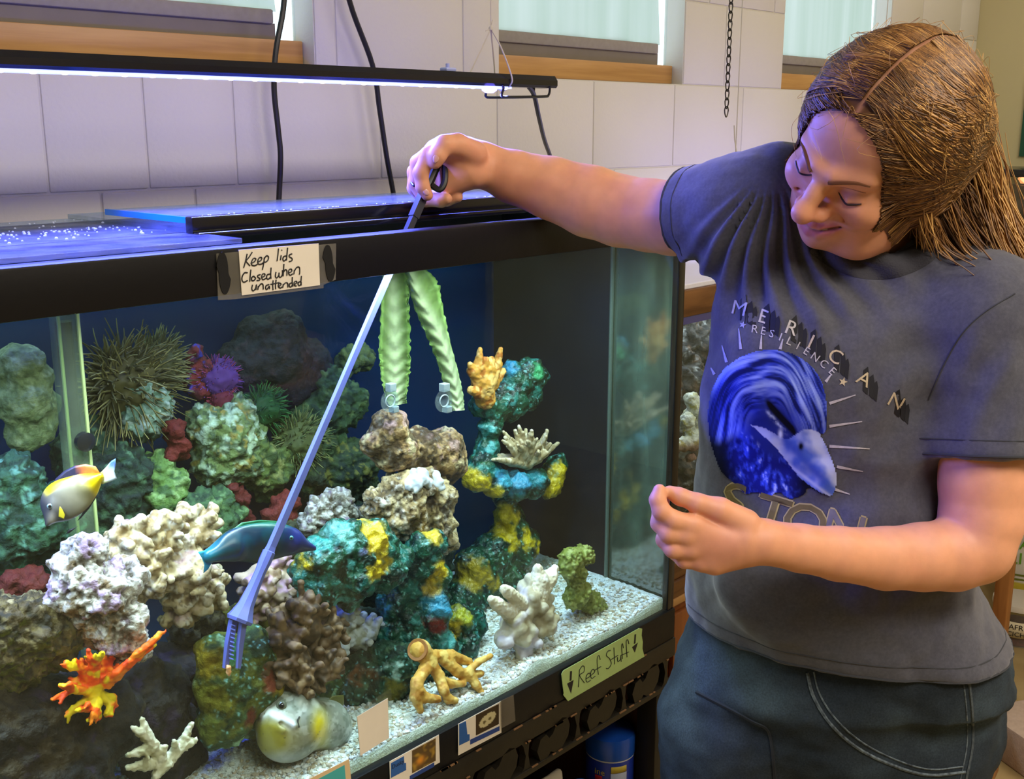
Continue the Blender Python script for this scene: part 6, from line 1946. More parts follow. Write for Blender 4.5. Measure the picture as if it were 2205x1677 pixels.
# middle, ring and little fingers wrap behind and show below
f.chain([kn[1], A_(900, 350, 1.60), A_(895, 395, 1.60), A_(915, 430, 1.595), A_(950, 432, 1.585), A_(962, 428, 1.58)], [.0120, .0108, .0102, .0098, .0092, .0080], .004)
f.chain([kn[2], A_(893, 370, 1.62), A_(892, 405, 1.622), A_(920, 428, 1.62), A_(962, 430, 1.605), A_(985, 424, 1.60)], [.0115, .0104, .0100, .0096, .0090, .0080], .004)
f.chain([kn[3], A_(893, 385, 1.64), A_(900, 415, 1.645), A_(940, 425, 1.64), A_(985, 420, 1.625)], [.0105, .0096, .0090, .0084, .0072], .004)
V, Q = f.mesh(); V = relax(V, Q, 1, .4)
head_parts.append((V, Q, skin_cols(V)))

# left arm: bent across the waist, fingertips pinched
LSH, LEL, LWR = atD(2125, 680, 1.33), atD(2112, 1172, 1.262), atD(1655, 1158, 1.185)
f = Field(np.minimum.reduce([LSH, LEL, LWR, atD(1400, 1240, 1.15)]) - .085, np.maximum.reduce([LSH, LEL, LWR, atD(1400, 1040, 1.2)]) + .085, .0022, .02)
f.chain([LSH, A_(2118, 900, 1.30), A_(2116, 1040, 1.28), A_(2112, 1120, 1.27), A_(2098, 1175, 1.262)], [.058, .0525, .0500, .0480, .0455], .006)
f.chain([A_(2098, 1175, 1.262), A_(2050, 1194, 1.255), A_(1985, 1199, 1.245), A_(1905, 1202, 1.232), A_(1804, 1192, 1.212), A_(1723, 1180, 1.197), A_(1642, 1166, 1.183), A_(1600, 1160, 1.18)], [.0455, .0430, .0400, .0365, .0310, .0270, .0252, .0255], .006)
f.ell(A_(1568, 1166, 1.178), (.036, .017, .026), np.stack([RT, FH, UP], 1), .010)
kn = [A_(1492, 1130, 1.168), A_(1478, 1152, 1.166), A_(1488, 1182, 1.168), A_(1508, 1208, 1.172)]
for q in kn: f.cap(A_(1570, 1166, 1.178), q, .018, .0118, .009)
f.cap(A_(1600, 1185, 1.18), A_(1540, 1212, 1.176), .018, .014, .012)
f.chain([kn[0], A_(1450, 1120, 1.164), A_(1424, 1100, 1.164), A_(1416, 1076, 1.168), A_(1420, 1056, 1.172)], [.0120, .0108, .0098, .0090, .0074], .004)
f.chain([kn[1], A_(1440, 1148, 1.164), A_(1420, 1126, 1.172), A_(1422, 1100, 1.182), A_(1428, 1080, 1.188)], [.0118, .0106, .0098, .0090, .0076], .0035)
f.chain([kn[2], A_(1450, 1182, 1.166), A_(1431, 1162, 1.176), A_(1436, 1135, 1.19), A_(1446, 1120, 1.196)], [.0112, .0102, .0096, .0088, .0076], .0035)
f.chain([kn[3], A_(1474, 1206, 1.172), A_(1456, 1190, 1.182), A_(1458, 1168, 1.194)], [.0102, .0092, .0086, .0076], .0035)
f.chain([A_(1602, 1130, 1.180), A_(1550, 1098, 1.176), A_(1502, 1083, 1.174), A_(1464, 1069, 1.176), A_(1442, 1059, 1.178)], [.019, .0140, .0108, .0096, .0074], .004)
V, Q = f.mesh(); V = relax(V, Q, 1, .4)
head_parts.append((V, Q, skin_cols(V)))

# ---- torso frame (shared by body and shirt)
ST = [(575, 1690, 2040, 1.435, .085), (650, 1575, 2085, 1.44, .115), (760, 1552, 2040, 1.435, .128), (900, 1527, 2012, 1.43, .132), (1060, 1520, 2015, 1.43, .130), (1200, 1505, 2050, 1.435, .134), (1300, 1497, 2105, 1.44, .142), (1352, 1500, 2140, 1.445, .148), (1420, 1478, 2142, 1.455, .150), (1500, 1462, 2142, 1.465, .150)]
TS = []
for py, xl, xr, D, dh in ST:
    a, b_ = B3(atD(xl, py, D)), B3(atD(xr, py, D)); TS.append(((a[0] + b_[0]) / 2, D, (a[2] + b_[2]) / 2, (b_[0] - a[0]) / 2, dh))
TS = np.array(TS)[::-1]          # ascending z
BAS = np.stack([RT, FH, UP], 1)


TURN = math.radians(27)         # chest turned towards the aquarium


def torso_fn(off=0.0, zlo=-9, zhi=9):
    def fn(G):
        q = G @ BAS
        z = q[..., 2]
        g = lambda i: np.interp(z, TS[:, 2], TS[:, i])
        e = 2.35
        aa, bb = g(3) + off, g(4) + off
        x_, y_ = q[..., 0] - g(0), q[..., 1] - g(1)
        cr, sr = math.cos(TURN), math.sin(TURN)
        aa = aa * 1.045
        u = np.abs(x_ * cr - y_ * sr) / aa; v = np.abs(x_ * sr + y_ * cr) / bb
        r = (u ** e + v ** e) ** (1 / e)
        d = (r - 1) * np.minimum(aa, bb) * .95
        return np.maximum(d, np.maximum(z - zhi, zlo - z))
    return fn


# hidden trunk so that the figure is one body
tlo = W3(TS[:, 0].min() - .3, 1.2, 0); allc = [W3(a, b, c) for a in (TS[:, 0].min() - .28, TS[:, 0].max() + .28) for b in (1.2, 1.65) for c in (.7, 1.55)]
f = Field(np.min(allc, 0), np.max(allc, 0), .008)
f.op(torso_fn(-.022, .80, 1.42), np.min(allc, 0), np.max(allc, 0))
NB = atD(1905, 590, 1.44)
f.cap(NB, RSH, .06, .05, .03).cap(NB, LSH, .06, .05, .03).cap(RSH, (RSH + REL) / 2, .05, .045, .02).cap(LSH, (LSH + LEL) / 2, .05, .045, .02)
V, Q = f.mesh(); head_parts.append((V, Q, np.tile(SK, (len(V), 1))))
vs, qs, cs, nb = [], [], [], 0
for V, Q, C in head_parts:
    vs.append(V); qs.append(Q + nb); cs.append(C); nb += len(V)
body = mesh_obj('body', np.concatenate(vs), np.concatenate(qs), skin_m, person, True, np.clip(np.concatenate(cs), 0, 1))
SKIN_BVH = BVHTree.FromPolygons([Vector(v) for v in head_parts[0][0]], [tuple(q) for q in head_parts[0][1].tolist()])
ARMR_BVH = BVHTree.FromPolygons([Vector(v) for v in head_parts[1][0]], [tuple(q) for q in head_parts[1][1].tolist()])


def onto(bvh, p, d, off=0.0):
    """drop a point onto a surface along d"""
    h = bvh.ray_cast(Vector(tuple(p)), Vector(tuple(d)))
    if h[0] is None: return None
    n = h[1] if h[1].dot(Vector(tuple(d))) < 0 else -h[1]
    return np.array(h[0]) + np.array(n) * off


def head_line(pts, off):
    out = []
    for p in spline([np.array(q) for q in pts], 6):
        src = p + np.array([0, .06, 0]); q = onto(SKIN_BVH, hl_(*src), HR @ np.array([0, -1., 0]), off)
        if q is not None: out.append(q)
    return out


brow_m = mat('brow_hair', S(112, 72, 48), .7, .2); lash_m = mat('lash', S(50, 32, 26), .6)
for s in (-1, 1):
    p = head_line([(s * .0125, .09, .0150), (s * .024, .09, .0195), (s * .038, .08, .0225), (s * .050, .072, .0210)], .0002)
    n = len(p); MB().tube(p, [.0022 * (1 - .75 * (k / (n - 1)) ** 2) + .0004 for k in range(n)], 6).build('eyebrow', brow_m, person, True)
    p = head_line([(s * .0195, .09, -.0035), (s * .026, .09, -.0080), (s * .034, .09, -.0092), (s * .042, .085, -.0070), (s * .048, .08, -.0040)], .0003)
    n = len(p); MB().tube(p, [.0007 + .0008 * math.sin(math.pi * k / (n - 1)) for k in range(n)], 6).build('eyelashes', lash_m, person, True)
    p = head_line([(s * .021, .09, .0070), (s * .033, .09, .0095), (s * .046, .08, .0075)], -.0004)
    if len(p) > 2: MB().tube(p, .0008, 5).build('eyelid_crease', mat('lid_crease', S(150, 92, 72), .6), person, True)
# finger nails
nail_m = mat('nail', S(232, 176, 160), .2, .6)


def nail(px, py, D, ang, w, l):
    c = atD(px, py, D); h = onto(ARMR_BVH, CAM, c - CAM, 0)
    if h is None: return
    d = np.array([RT * math.cos(ang) - CU * math.sin(ang)])[0]; n = (CAM - h); n /= np.linalg.norm(n); e = np.cross(n, d)
    f = Field(h - .012, h + .012, .0009); f.ell(h - n * .0006, (l, w, .0016), np.stack([d, e, n], 1)); V, Q = f.mesh()
    mesh_obj('fingernail', V, Q, nail_m, person, True)


nail(939, 341, 1.54, 1.9, .0042, .0062); nail(917, 413, 1.54, .9, .0040, .0058)
p = [A_(885, 392, 1.593), A_(892, 400, 1.583), A_(902, 396, 1.587)]
MB().tube(spline(p, 5), .0018, 6).build('ring', mat('dark_ring', S(30, 26, 40), .3, .5, .6), person, True)

# ---- T-shirt
allc = [W3(a, b, c) for a in (TS[:, 0].min() - .33, TS[:, 0].max() + .30) for b in (1.18, 1.68) for c in (.82, 1.58)]
lo, hi = np.min(allc, 0), np.max(allc, 0)
f = Field(lo, hi, .0048, .06)
zhem = .868
f.op(torso_fn(.004, zhem, 1.40), lo, hi)
f.cap(NB + FH * .0, atD(1690, 440, 1.455), .062, .070, .05).cap(atD(1690, 440, 1.455), atD(1600, 452, 1.475), .070, .066, .03)
f.cap(NB, atD(2085, 655, 1.37), .060, .066, .05).cap(atD(2085, 655, 1.37), LSH, .066, .068, .03)
f.cap(atD(1640, 520, 1.455), atD(1700, 640, 1.44), .075, .085, .05)
f.cap(atD(2040, 700, 1.39), atD(2020, 820, 1.41), .070, .07, .04)
f.ell(atD(1740, 800, 1.355), (.10, .055, .075), BAS, .06)               # chest
f.ell(atD(1800, 1240, 1.34), (.15, .05, .09), BAS, .06)               # belly


def sleeve(a, b, r0, r1, flare=0.0):
    """open tube from shoulder to hem, flat at the hem"""
    a, b = np.asarray(a), np.asarray(b); d = (b - a); L_ = np.linalg.norm(d); d = d / L_

    def fn(G):
        t = (G - a) @ d
        q = G - a - np.clip(t, 0, None)[..., None] * d
        r = np.sqrt((q ** 2).sum(-1)) - (r0 + (r1 - r0) * np.clip(t / L_, 0, 1))
        return np.maximum(r, t - L_)
    m = max(r0, r1)
    f.op(fn, np.minimum(a, b) - m, np.maximum(a, b) + m, .03)
    return a, b, d


RS = sleeve(atD(1640, 455, 1.455), atD(1472, 466, 1.535), .068, .0625)
LS = sleeve(LSH, atD(2122, 985, 1.288), .070, .0700)
V, Q = f.mesh()
V = relax(V, Q, 3, .5)
N = normals(V, Q)
X, Y = pxof(V)
q = V @ BAS
# folds: fans from the raised shoulder down across the chest, and the pull under the other arm
ang = np.arctan2(Y - 330, X - 1660)
rad = np.hypot(Y - 330, X - 1660)
fan = np.sin(ang * 34 + 1.2 * np.sin(rad * .02) + 2 * fbm(V, 5, 2)) * sst(60, 160, rad) * sst(480, 240, rad) * sst(.2, .7, ang) * sst(2.5, 2.0, ang)
d = .0085 * fan
d += .007 * np.sin((X * .5 + Y * 1.0) * .035 + 3 * fbm(V, 7, 2)) * np.exp(-((X - 1960) / 70) ** 2 - ((Y - 860) / 120) ** 2)
d += .005 * np.sin(Y * .055 + X * .012 + 3 * fbm(V, 6, 2, seed=3)) * np.exp(-((X - 1880) / 160) ** 2 - ((Y - 1080) / 90) ** 2)
d += .003 * np.sin((X + Y * .6) * .06) * np.exp(-((X - 2110) / 80) ** 2 - ((Y - 830) / 110) ** 2)
d += .0035 * fbm(V, 11, 3, .5, 7) + .002 * fbm(V, 24, 2, .5, 9)
V = V + N * d[:, None]
SHC = S(82, 83, 94)
C = np.tile(SHC, (len(V), 1)) * (1 + .12 * fbm(V, 160, 2, .6, 3))[:, None]


def band(V, a, b, d, w0, w1):
    t = (V - b) @ d
    return np.where((t > w0) & (t < w1), 1.0, 0.0)


shirt_m = vmat('shirt_cotton', .9, .15, bump=.3, bscale=900, bdist=.0006, var=.12, vscale=260, sheen=.3)
shirt = mesh_obj('t_shirt', V, Q, shirt_m, person, True, np.clip(C, 0, 1))
SV = V
SHIRT_BVH = BVHTree.FromPolygons([Vector(v) for v in V], [tuple(x) for x in Q.tolist()])
seam_m = mat('shirt_seam', S(58, 60, 66), .9)


def pix_on(bvh, px, py, off=.0008):
    d = ray(px, py); return onto(bvh, CAM, d, off)


def seam(name, pix, r, m, bvh=None, off=.0003, n=8):
    pts = [pix_on(bvh or SHIRT_BVH, x, y, off) for x, y in spline([np.array(p, float) for p in pix], n)]
    pts = [p for p in pts if p is not None]
    if len(pts) < 3: return None
    return MB().tube(pts, r, 5).build(name, m, shirt if bvh is None else jeans, True)


# sleeve hems, shirt hem, shoulder seam
def hem_ring(a, b, d, r, back, thick):
    u = np.cross(d, UP); u /= np.linalg.norm(u); w = np.cross(d, u); pts = []
    o = b - d * back
    for k in range(37):
        t = 2 * math.pi * k / 36; dd = u * math.cos(t) + w * math.sin(t)
        h = SHIRT_BVH.ray_cast(Vector(tuple(o + dd * .2)), Vector(tuple(-dd)), .2)
        if h[0] is not None: pts.append(np.array(h[0]))
    return pts


for a, b, d_ in (RS, LS):
    for back, rr in ((.004, .0016), (.022, .0009)):
        p = hem_ring(a, b, d_, .07, back, rr)
        if len(p) > 8: MB().tube(p + [p[0]], rr, 5, False).build('sleeve_hem', seam_m, shirt, True)
for dz, rr in ((.004, .002), (.024, .0009)):
    pts = []
    for k in range(73):
        t = 2 * math.pi * k / 72; cz_ = np.interp(zhem + dz, TS[:, 2], TS[:, 0]); cd = np.interp(zhem + dz, TS[:, 2], TS[:, 1])
        dd = RT * math.cos(t) + FH * math.sin(t); o = W3(cz_, cd, zhem + dz)
        h = SHIRT_BVH.ray_cast(Vector(tuple(o + dd * .45)), Vector(tuple(-dd)), .45)
        if h[0] is not None: pts.append(np.array(h[0]))
    MB().tube(pts + [pts[0]], rr, 5, False).build('shirt_hem', seam_m, shirt, True)
# collar: ribbed band round the neck
collar_m = mat('collar_rib', S(62, 62, 70), .9, bump=.5, bscale=500)
eu = spline([np.array(p, float) for p in ((1742, 520), (1775, 532), (1820, 545), (1870, 552), (1925, 545), (1980, 520), (2020, 480))], 6)
el = spline([np.array(p, float) for p in ((1744, 545), (1778, 570), (1825, 592), (1878, 602), (1938, 596), (2000, 568), (2050, 520))], 6)
vs = []; fs = []; rows = 0
for a_, b__ in zip(eu, el):
    row = []
    for k in range(5):
        t = k / 4; p = pix_on(SHIRT_BVH, *(a_ * (1 - t) + b__ * t), off=.0035 if 0 < k < 4 else .0004)
        row.append(p)
    if any(p is None for p in row): continue
    if rows and max(np.linalg.norm(row[k] - vs[-5 + k]) for k in range(5)) > .06: continue
    vs += row; rows += 1
    if rows > 1:
        o_ = (rows - 1) * 5
        fs += [(o_ - 5 + k, o_ - 4 + k, o_ + 1 + k, o_ + k) for k in range(4)]
mesh_obj('collar', vs, fs, collar_m, shirt, True)
seam('shoulder_seam', [(2185, 632), (2120, 672), (2070, 720), (2030, 790), (2000, 860)], .0010, seam_m)

# ---- jeans
legs = {}
PEL = W3(np.interp(.88, TS[:, 2], TS[:, 0]), 1.46, .88)
allc = [W3(a, b, c) for a in (TS[:, 0].min() - .32, TS[:, 0].max() + .28) for b in (1.22, 1.75) for c in (.02, .93)]
lo, hi = np.min(allc, 0), np.max(allc, 0); lo[2] = .03; hi[2] = .94
f = Field(lo, hi, .0062, .05)
f.op(torso_fn(-.004, .80, .90), lo, hi)
HIPR, HIPL = atD(1590, 1500, 1.475), atD(1960, 1500, 1.45)
f.ell(atD(1800, 1460, 1.462), (.195, .135, .10), BAS, .05)
for hp, kp, fx in ((atD(1590, 1560, 1.47), None, -1), (atD(1890, 1580, 1.44), None, 1)):
    b_ = B3(hp)
    knee = W3(b_[0] + (-.02 if fx < 0 else .01), b_[1] + .0, .46); ank = W3(b_[0] + (-.03 if fx < 0 else .02), b_[1] + .04, .09)
    f.cap(hp, knee, .118 if fx < 0 else .132, .078, .045); f.cap(knee, ank, .078, .062, .04); f.cap(ank, ank - UP * .03, .064, .068, .02)
    legs[fx] = ank
f.cap(atD(1800, 1480, 1.45), atD(1960, 1540, 1.45), .13, .125, .05)
V, Q = f.mesh(); V = relax(V, Q, 3, .5); N = normals(V, Q); X, Y = pxof(V)
d = .004 * np.sin((Y - (X - 1640) * .55) * .05 + 2 * fbm(V, 6, 2)) * np.exp(-((X - 1620) / 130) ** 2 - ((Y - 1560) / 70) ** 2) + .003 * fbm(V, 12, 3) + .0016 * fbm(V, 40, 2)
V = V + N * d[:, None]
C = np.tile(S(46, 55, 64), (len(V), 1)); n = fbm(V, 9, 3, .5, 5); C = lerp2(C, S(70, 84, 94), .7 * sst(-.1, .8, n)); C = lerp2(C, S(32, 40, 50), .6 * sst(.1, .8, -n))
denim = vmat('denim', .85, .15, bump=.4, bscale=1100, bdist=.0006, var=.22, vscale=420)
jeans = mesh_obj('jeans', V, Q, denim, person, True, np.clip(C, 0, 1))
JB = BVHTree.FromPolygons([Vector(v) for v in V], [tuple(x) for x in Q.tolist()])
seam_d = mat('denim_seam', S(38, 46, 56), .8, var=.4, vscale=160, c2=S(110, 124, 132)); stitch = mat('denim_stitch', S(60, 70, 78), .8, c2=S(88, 98, 104), vscale=220)
seam('pocket_seam', [(1738, 1448), (1752, 1500), (1790, 1560), (1850, 1612), (1930, 1650), (2000, 1668), (2078, 1662)], .0022, seam_d, JB)
seam('pocket_seam', [(1752, 1446), (1766, 1496), (1802, 1550), (1860, 1600), (1936, 1638), (2004, 1656), (2074, 1650)], .0012, seam_d, JB)
seam('side_seam', [(2070, 1380), (2082, 1440), (2092, 1520), (2094, 1600), (2080, 1677)], .0022, stitch, JB)
seam('side_seam', [(2060, 1384), (2070, 1440), (2080, 1520), (2082, 1600), (2068, 1677)], .0012, seam_d, JB)
seam('pocket_edge', [(1935, 1404), (1960, 1418), (2000, 1420), (2040, 1414), (2064, 1402)], .0022, stitch, JB)
seam('pocket_edge', [(1930, 1416), (1960, 1432), (2004, 1434), (2044, 1428), (2068, 1414)], .0014, seam_d, JB)
seam('crotch_fold', [(1500, 1490), (1560, 1520), (1620, 1552), (1652, 1570), (1662, 1610), (1668, 1677)], .0026, mat('denim_dark', S(26, 32, 40), .9), JB)
shoe_m = mat('shoe_black', (.02, .02, .022), .5)
for fx, ank in legs.items():
    f = Field(ank - .2, ank + .2, .006); fwd = -FH
    f.cap(ank - UP * .045 - fwd * .03, ank - UP * .05 + fwd * .12, .042, .036, .02); f.ell(ank - UP * .02, (.045, .05, .05), BAS, .02)
    V, Q = f.mesh(); V[:, 2] = np.maximum(V[:, 2], .001)
    mesh_obj('shoe', V, Q, shoe_m, person, True)

# ---- print on the shirt
def decal(name, V2, F, m, off=.0012, colors=None):
    """flat print in photo pixels laid onto the shirt cloth"""
    P = [pix_on(SHIRT_BVH, x, y, off) for x, y in V2]
    ok = [p is not None and np.linalg.norm(p - CAM) < 1.75 for p in P]
    idx = {}; vs = []; cc = []
    for i, p in enumerate(P):
        if ok[i]: idx[i] = len(vs); vs.append(p); cc.append(colors[i] if colors is not None else (0, 0, 0))
    fs = [tuple(idx[i] for i in f) for f in F if all(ok[i] for i in f)]
    if not fs: return None
    return mesh_obj(name, vs, fs, m, shirt, True, np.array(cc) if colors is not None else None)


def glyph(ch, h):
    cu = bpy.data.curves.new('g', 'FONT'); cu.body = ch; cu.size = h * 1.43; cu.align_x = 'CENTER'; cu.resolution_u = 3
    ob = bpy.data.objects.new('g', cu); col.objects.link(ob); me = bpy.data.meshes.new_from_object(ob); bpy.data.objects.remove(ob)
    bm = bmesh.new(); bm.from_mesh(me); bmesh.ops.triangulate(bm, faces=list(bm.faces))
    long_e = [e for e in bm.edges if e.calc_length() > h * .35]
    bmesh.ops.subdivide_edges(bm, edges=long_e, cuts=2); bmesh.ops.triangulate(bm, faces=list(bm.faces))
    bm.verts.ensure_lookup_table(); bm.verts.index_update()
    V = np.array([v.co[:2] for v in bm.verts]); F = [tuple(v.index for v in f.verts) for f in bm.faces]; bm.free()
    return V, F


pt_tan = mat('print_tan', S(196, 180, 150), .8, var=.15, vscale=300); pt_grey = mat('print_grey', S(186, 182, 186), .8, var=.12, vscale=300)
pt_black = mat('print_black', (.010, .010, .014), .85)


def letter(ch, px, py, h, ang, m, sx=1.0, bold=0, off=.0012):
    V, F = glyph(ch, h)
    V = V * np.array([sx, 1]); c, s = math.cos(ang), math.sin(ang)
    V2 = np.stack([px + V[:, 0] * c + V[:, 1] * s, py + V[:, 0] * s - V[:, 1] * c], 1)
    return decal('print_letter', V2, F, m, off)


for ch, x, y, a in (('M', 1590, 678, .22), ('E', 1640, 696, .28), ('R', 1699, 720, .34), ('I', 1741, 748, .45), ('C', 1792, 780, .5), ('A', 1854, 828, .5), ('N', 1922, 876, .52)):
    letter(ch, x, y, 30, a, pt_tan if ch in 'ICAN' else pt_grey, 1.05)
    for k, (dx, dy, w, hh) in enumerate(((10, -26, 12, 42), (24, -14, 10, 34), (34, -4, 8, 26))):
        c_, s_ = math.cos(a), math.sin(a)
        poly = [(-w / 2, 16), (w / 2, 20), (w / 2 + 4, -hh * .5), (w / 2 + 1, -hh), (-w / 2 + 2, -hh * .7)]
        V2 = [(x + dx * c_ - (dy + py_) * 0 + px_ * c_ - py_ * s_ * 0, y + dx * s_ + dy * .2 + py_ + px_ * s_) for px_, py_ in poly]
        decal('print_stroke', V2, [(0, 1, 2), (0, 2, 4), (2, 3, 4)], pt_black, .0007)
for i, ch in enumerate('RESILIENCE'):
    t = i / 9; x = 1624 + t * 163; y = 717 + 30 * t + 58 * t * t
    letter(ch, x, y, 17, .15 + .62 * t, pt_grey, 1.0)


def star(px, py, r, m):
    V2 = [(px, py)] + [(px + (r if k % 2 == 0 else r * .42) * math.sin(k * math.pi / 5 + .3), py - (r if k % 2 == 0 else r * .42) * math.cos(k * math.pi / 5 + .3)) for k in range(10)]
    decal('print_star', V2, [(0, 1 + k, 1 + (k + 1) % 10) for k in range(10)], m)


star(1601, 700, 8, pt_grey); star(1815, 822, 10, pt_tan)


def streak(a, b, w0, w1, m, off=.0010):
    a, b = np.array(a, float), np.array(b, float); d = (b - a) / np.linalg.norm(b - a); n = np.array([-d[1], d[0]])
    V2 = []; F = []
    for k in range(7):
        t = k / 6; p = a + (b - a) * t; w = w0 + (w1 - w0) * t
        V2 += [p + n * w, p - n * w]
        if k: F.append((2 * k - 2, 2 * k - 1, 2 * k + 1, 2 * k))
    decal('print_ray', V2, F, m, off)


for a, b in (((1786, 868), (1842, 850)), ((1786, 917), (1856, 907)), ((1786, 960), (1872, 966)), ((1802, 1004), (1858, 1014)), ((1796, 1052), (1830, 1064)), ((1778, 822), (1790, 806)), ((1596, 752), (1592, 708)), ((1638, 752), (1640, 722)), ((1566, 780), (1556, 744)), ((1540, 806), (1532, 792)), ((1680, 752), (1686, 730))):
    streak(a, b, 3.2, 1.0, pt_grey)

# the blue eagle head, looking down
OUT = [(1524, 890), (1530, 850), (1548, 808), (1575, 780), (1612, 760), (1655, 752), (1700, 758), (1740, 780), (1768, 815), (1780, 860), (1782, 905), (1778, 932), (1768, 934), (1776, 950), (1792, 985), (1802, 1020), (1800, 1050), (1790, 1068), (1765, 1062), (1742, 1050), (1732, 1066), (1700, 1074), (1676, 1060), (1655, 1072), (1630, 1060), (1606, 1064), (1580, 1040), (1556, 1020), (1540, 985), (1528, 940)]
OP = np.array(spline([np.array(p, float) for p in OUT + [OUT[0]]], 3))[:-1]


def inside(P, poly):
    x, y = P[:, 0], P[:, 1]; r = np.zeros(len(P), bool); j = len(poly) - 1
    for i in range(len(poly)):
        xi, yi = poly[i]; xj, yj = poly[j]
        c = ((yi > y) != (yj > y)) & (x < (xj - xi) * (y - yi) / (yj - yi + 1e-12) + xi); r ^= c; j = i
    return r


st_ = 2.6
gx_, gy_ = np.arange(1520, 1808, st_), np.arange(748, 1080, st_)
GXp, GYp = np.meshgrid(gx_, gy_, indexing='ij'); GP = np.stack([GXp.ravel(), GYp.ravel()], 1)
ins = inside(GP, OP)
x, y = GP[:, 0], GP[:, 1]
# feather flow: long streaks follow the crown round to the nape
rho = np.sqrt(((x - 1662) / 132) ** 2 + ((y - 965) / 214) ** 2); th_ = np.arctan2((y - 965) / 214, (x - 1662) / 132)
fl_ = np.stack([rho * 15 + .35 * np.sin(th_ * 6) + .02 * x, th_ * 1.1, np.zeros_like(x)], 1)
n1 = fbm(fl_, 1.0, 3, .6, 2)
C = lerp2(np.tile(S(50, 70, 188), (len(GP), 1)), S(160, 182, 244), np.clip(.2 + 1.1 * n1, 0, 1) * sst(.35, .75, rho))
C = lerp2(C, S(24, 34, 110), .8 * sst(.62, .30, rho))
C = lerp2(C, S(14, 22, 78), np.clip(sst(.02, .6, -n1), 0, .95) * sst(.3, .6, rho))
# shaded nape at the far edge
C = lerp2(C, S(16, 26, 72), .8 * sst(1566, 1528, x) * sst(800, 860, y))
# neck feathers: short dabs under the jaw
jaw = 925 + (x - 1540) * .30 + 16 * np.sin(x * .05)
n2 = fbm(np.stack([x * .05, y * .028 + .3 * np.sin(x * .08), x * 0], 1), 1.6, 3, .6, 8)
CN = lerp2(np.tile(S(20, 28, 120), (len(GP), 1)), S(70, 98, 240), np.clip(.15 + 1.2 * n2, 0, 1)); CN = lerp2(CN, S(190, 206, 250), .8 * sst(.55, .8, n2))
CN = lerp2(CN, S(6, 10, 34), sst(1606, 1556, x)); CN = lerp2(CN, S(8, 10, 30), sst(1690, 1735, x) * sst(990, 1030, y))
C = C + (CN - C) * sst(-8, 22, y - jaw)[:, None]
BEAK = [(1618, 914), (1650, 922), (1690, 944), (1712, 936), (1732, 924), (1764, 930), (1784, 960), (1798, 1000), (1804, 1036), (1796, 1068), (1778, 1064), (1752, 1050), (1722, 1026), (1698, 996), (1670, 962), (1640, 934)]
bk = inside(GP, np.array(spline([np.array(p, float) for p in BEAK + [BEAK[0]]], 3))[:-1])
ridge = ((y - 930) - (x - 1735) * 1.9)
CB = lerp2(np.tile(S(84, 112, 206), (len(GP), 1)), S(188, 200, 236), np.clip(.1 + .6 * fbm(np.stack([x * .03, y * .03, x * 0], 1), 1, 3, .5, 3) + .9 * np.exp(-((ridge + 30) / 30) ** 2) + .8 * sst(1712, 1660, x), 0, 1))
CB = lerp2(CB, S(52, 76, 176), .8 * np.exp(-(((y - 992) - (x - 1735) * 1.05) / 16) ** 2) * sst(1800, 1770, x))
CB = lerp2(CB, S(196, 206, 238), .7 * np.exp(-(((y - 1000) - (x - 1700) * .78) / 5) ** 2))
C = np.where(bk[:, None], CB, C)
C = lerp2(C, S(6, 8, 22), np.clip(1.4 * np.exp(-((x - 1725) / 5) ** 2 - ((y - 960) / 8) ** 2), 0, 1))
# heavy dark brow and bright eye
bl_ = (y - 908) - (x - 1692) * 1.05
brow = np.exp(-(bl_ / 11) ** 2) * sst(1640, 1662, x) * sst(1722, 1706, x)
C = lerp2(C, S(4, 6, 20), np.clip(1.6 * brow, 0, 1) * (~bk))
eyel = np.exp(-((bl_ - 20) / 5) ** 2) * sst(1646, 1658, x) * sst(1700, 1684, x)
C = lerp2(C, S(186, 202, 246), np.clip(.9 * eyel * (.5 + fbm(np.stack([x * .12, y * .12, x * 0], 1), 1, 2)), 0, 1) * (~bk))
C = lerp2(C, S(210, 222, 250), np.clip(1.2 * np.exp(-((x - 1681) / 4) ** 2 - ((y - 934) / 9) ** 2), 0, 1))
ni, nj = GXp.shape; I_ = np.arange(ni * nj).reshape(ni, nj)
F = []
m4 = ins.reshape(ni, nj)
for i in range(ni - 1):
    for j in range(nj - 1):
        if m4[i, j] and m4[i + 1, j] and m4[i, j + 1] and m4[i + 1, j + 1]: F.append((I_[i, j], I_[i + 1, j], I_[i + 1, j + 1], I_[i, j + 1]))
use = sorted({v for f_ in F for v in f_}); mp_ = {v: k for k, v in enumerate(use)}
decal('eagle_print', GP[use], [tuple(mp_[v] for v in f_) for f_ in F], vmat('eagle_ink', .8, .15), .0011, np.clip(C[use], 0, 1))
# big outlined letters under the eagle
out_tan = mat('outline_tan', S(176, 162, 112), .8); fill_ol = mat('fill_olive', S(104, 92, 52), .8, var=.2, vscale=60); fill_gr = mat('fill_grey', S(110, 106, 108), .8, var=.2, vscale=60)
for ch, x, y, h, a, fm in (('S', 1578, 1122, 84, .12, fill_ol), ('T', 1650, 1148, 84, .30, fill_ol), ('O', 1722, 1166, 84, .30, fill_ol), ('N', 1806, 1184, 84, .26, fill_gr)):
    for k in range(8):
        letter(ch, x + 3.2 * math.cos(k * .785), y + 3.2 * math.sin(k * .785), h, a, out_tan, 1.05, off=.0008) if k % 2 == 0 else None
    letter(ch, x, y, h, a, fm, 1.05, off=.0014)

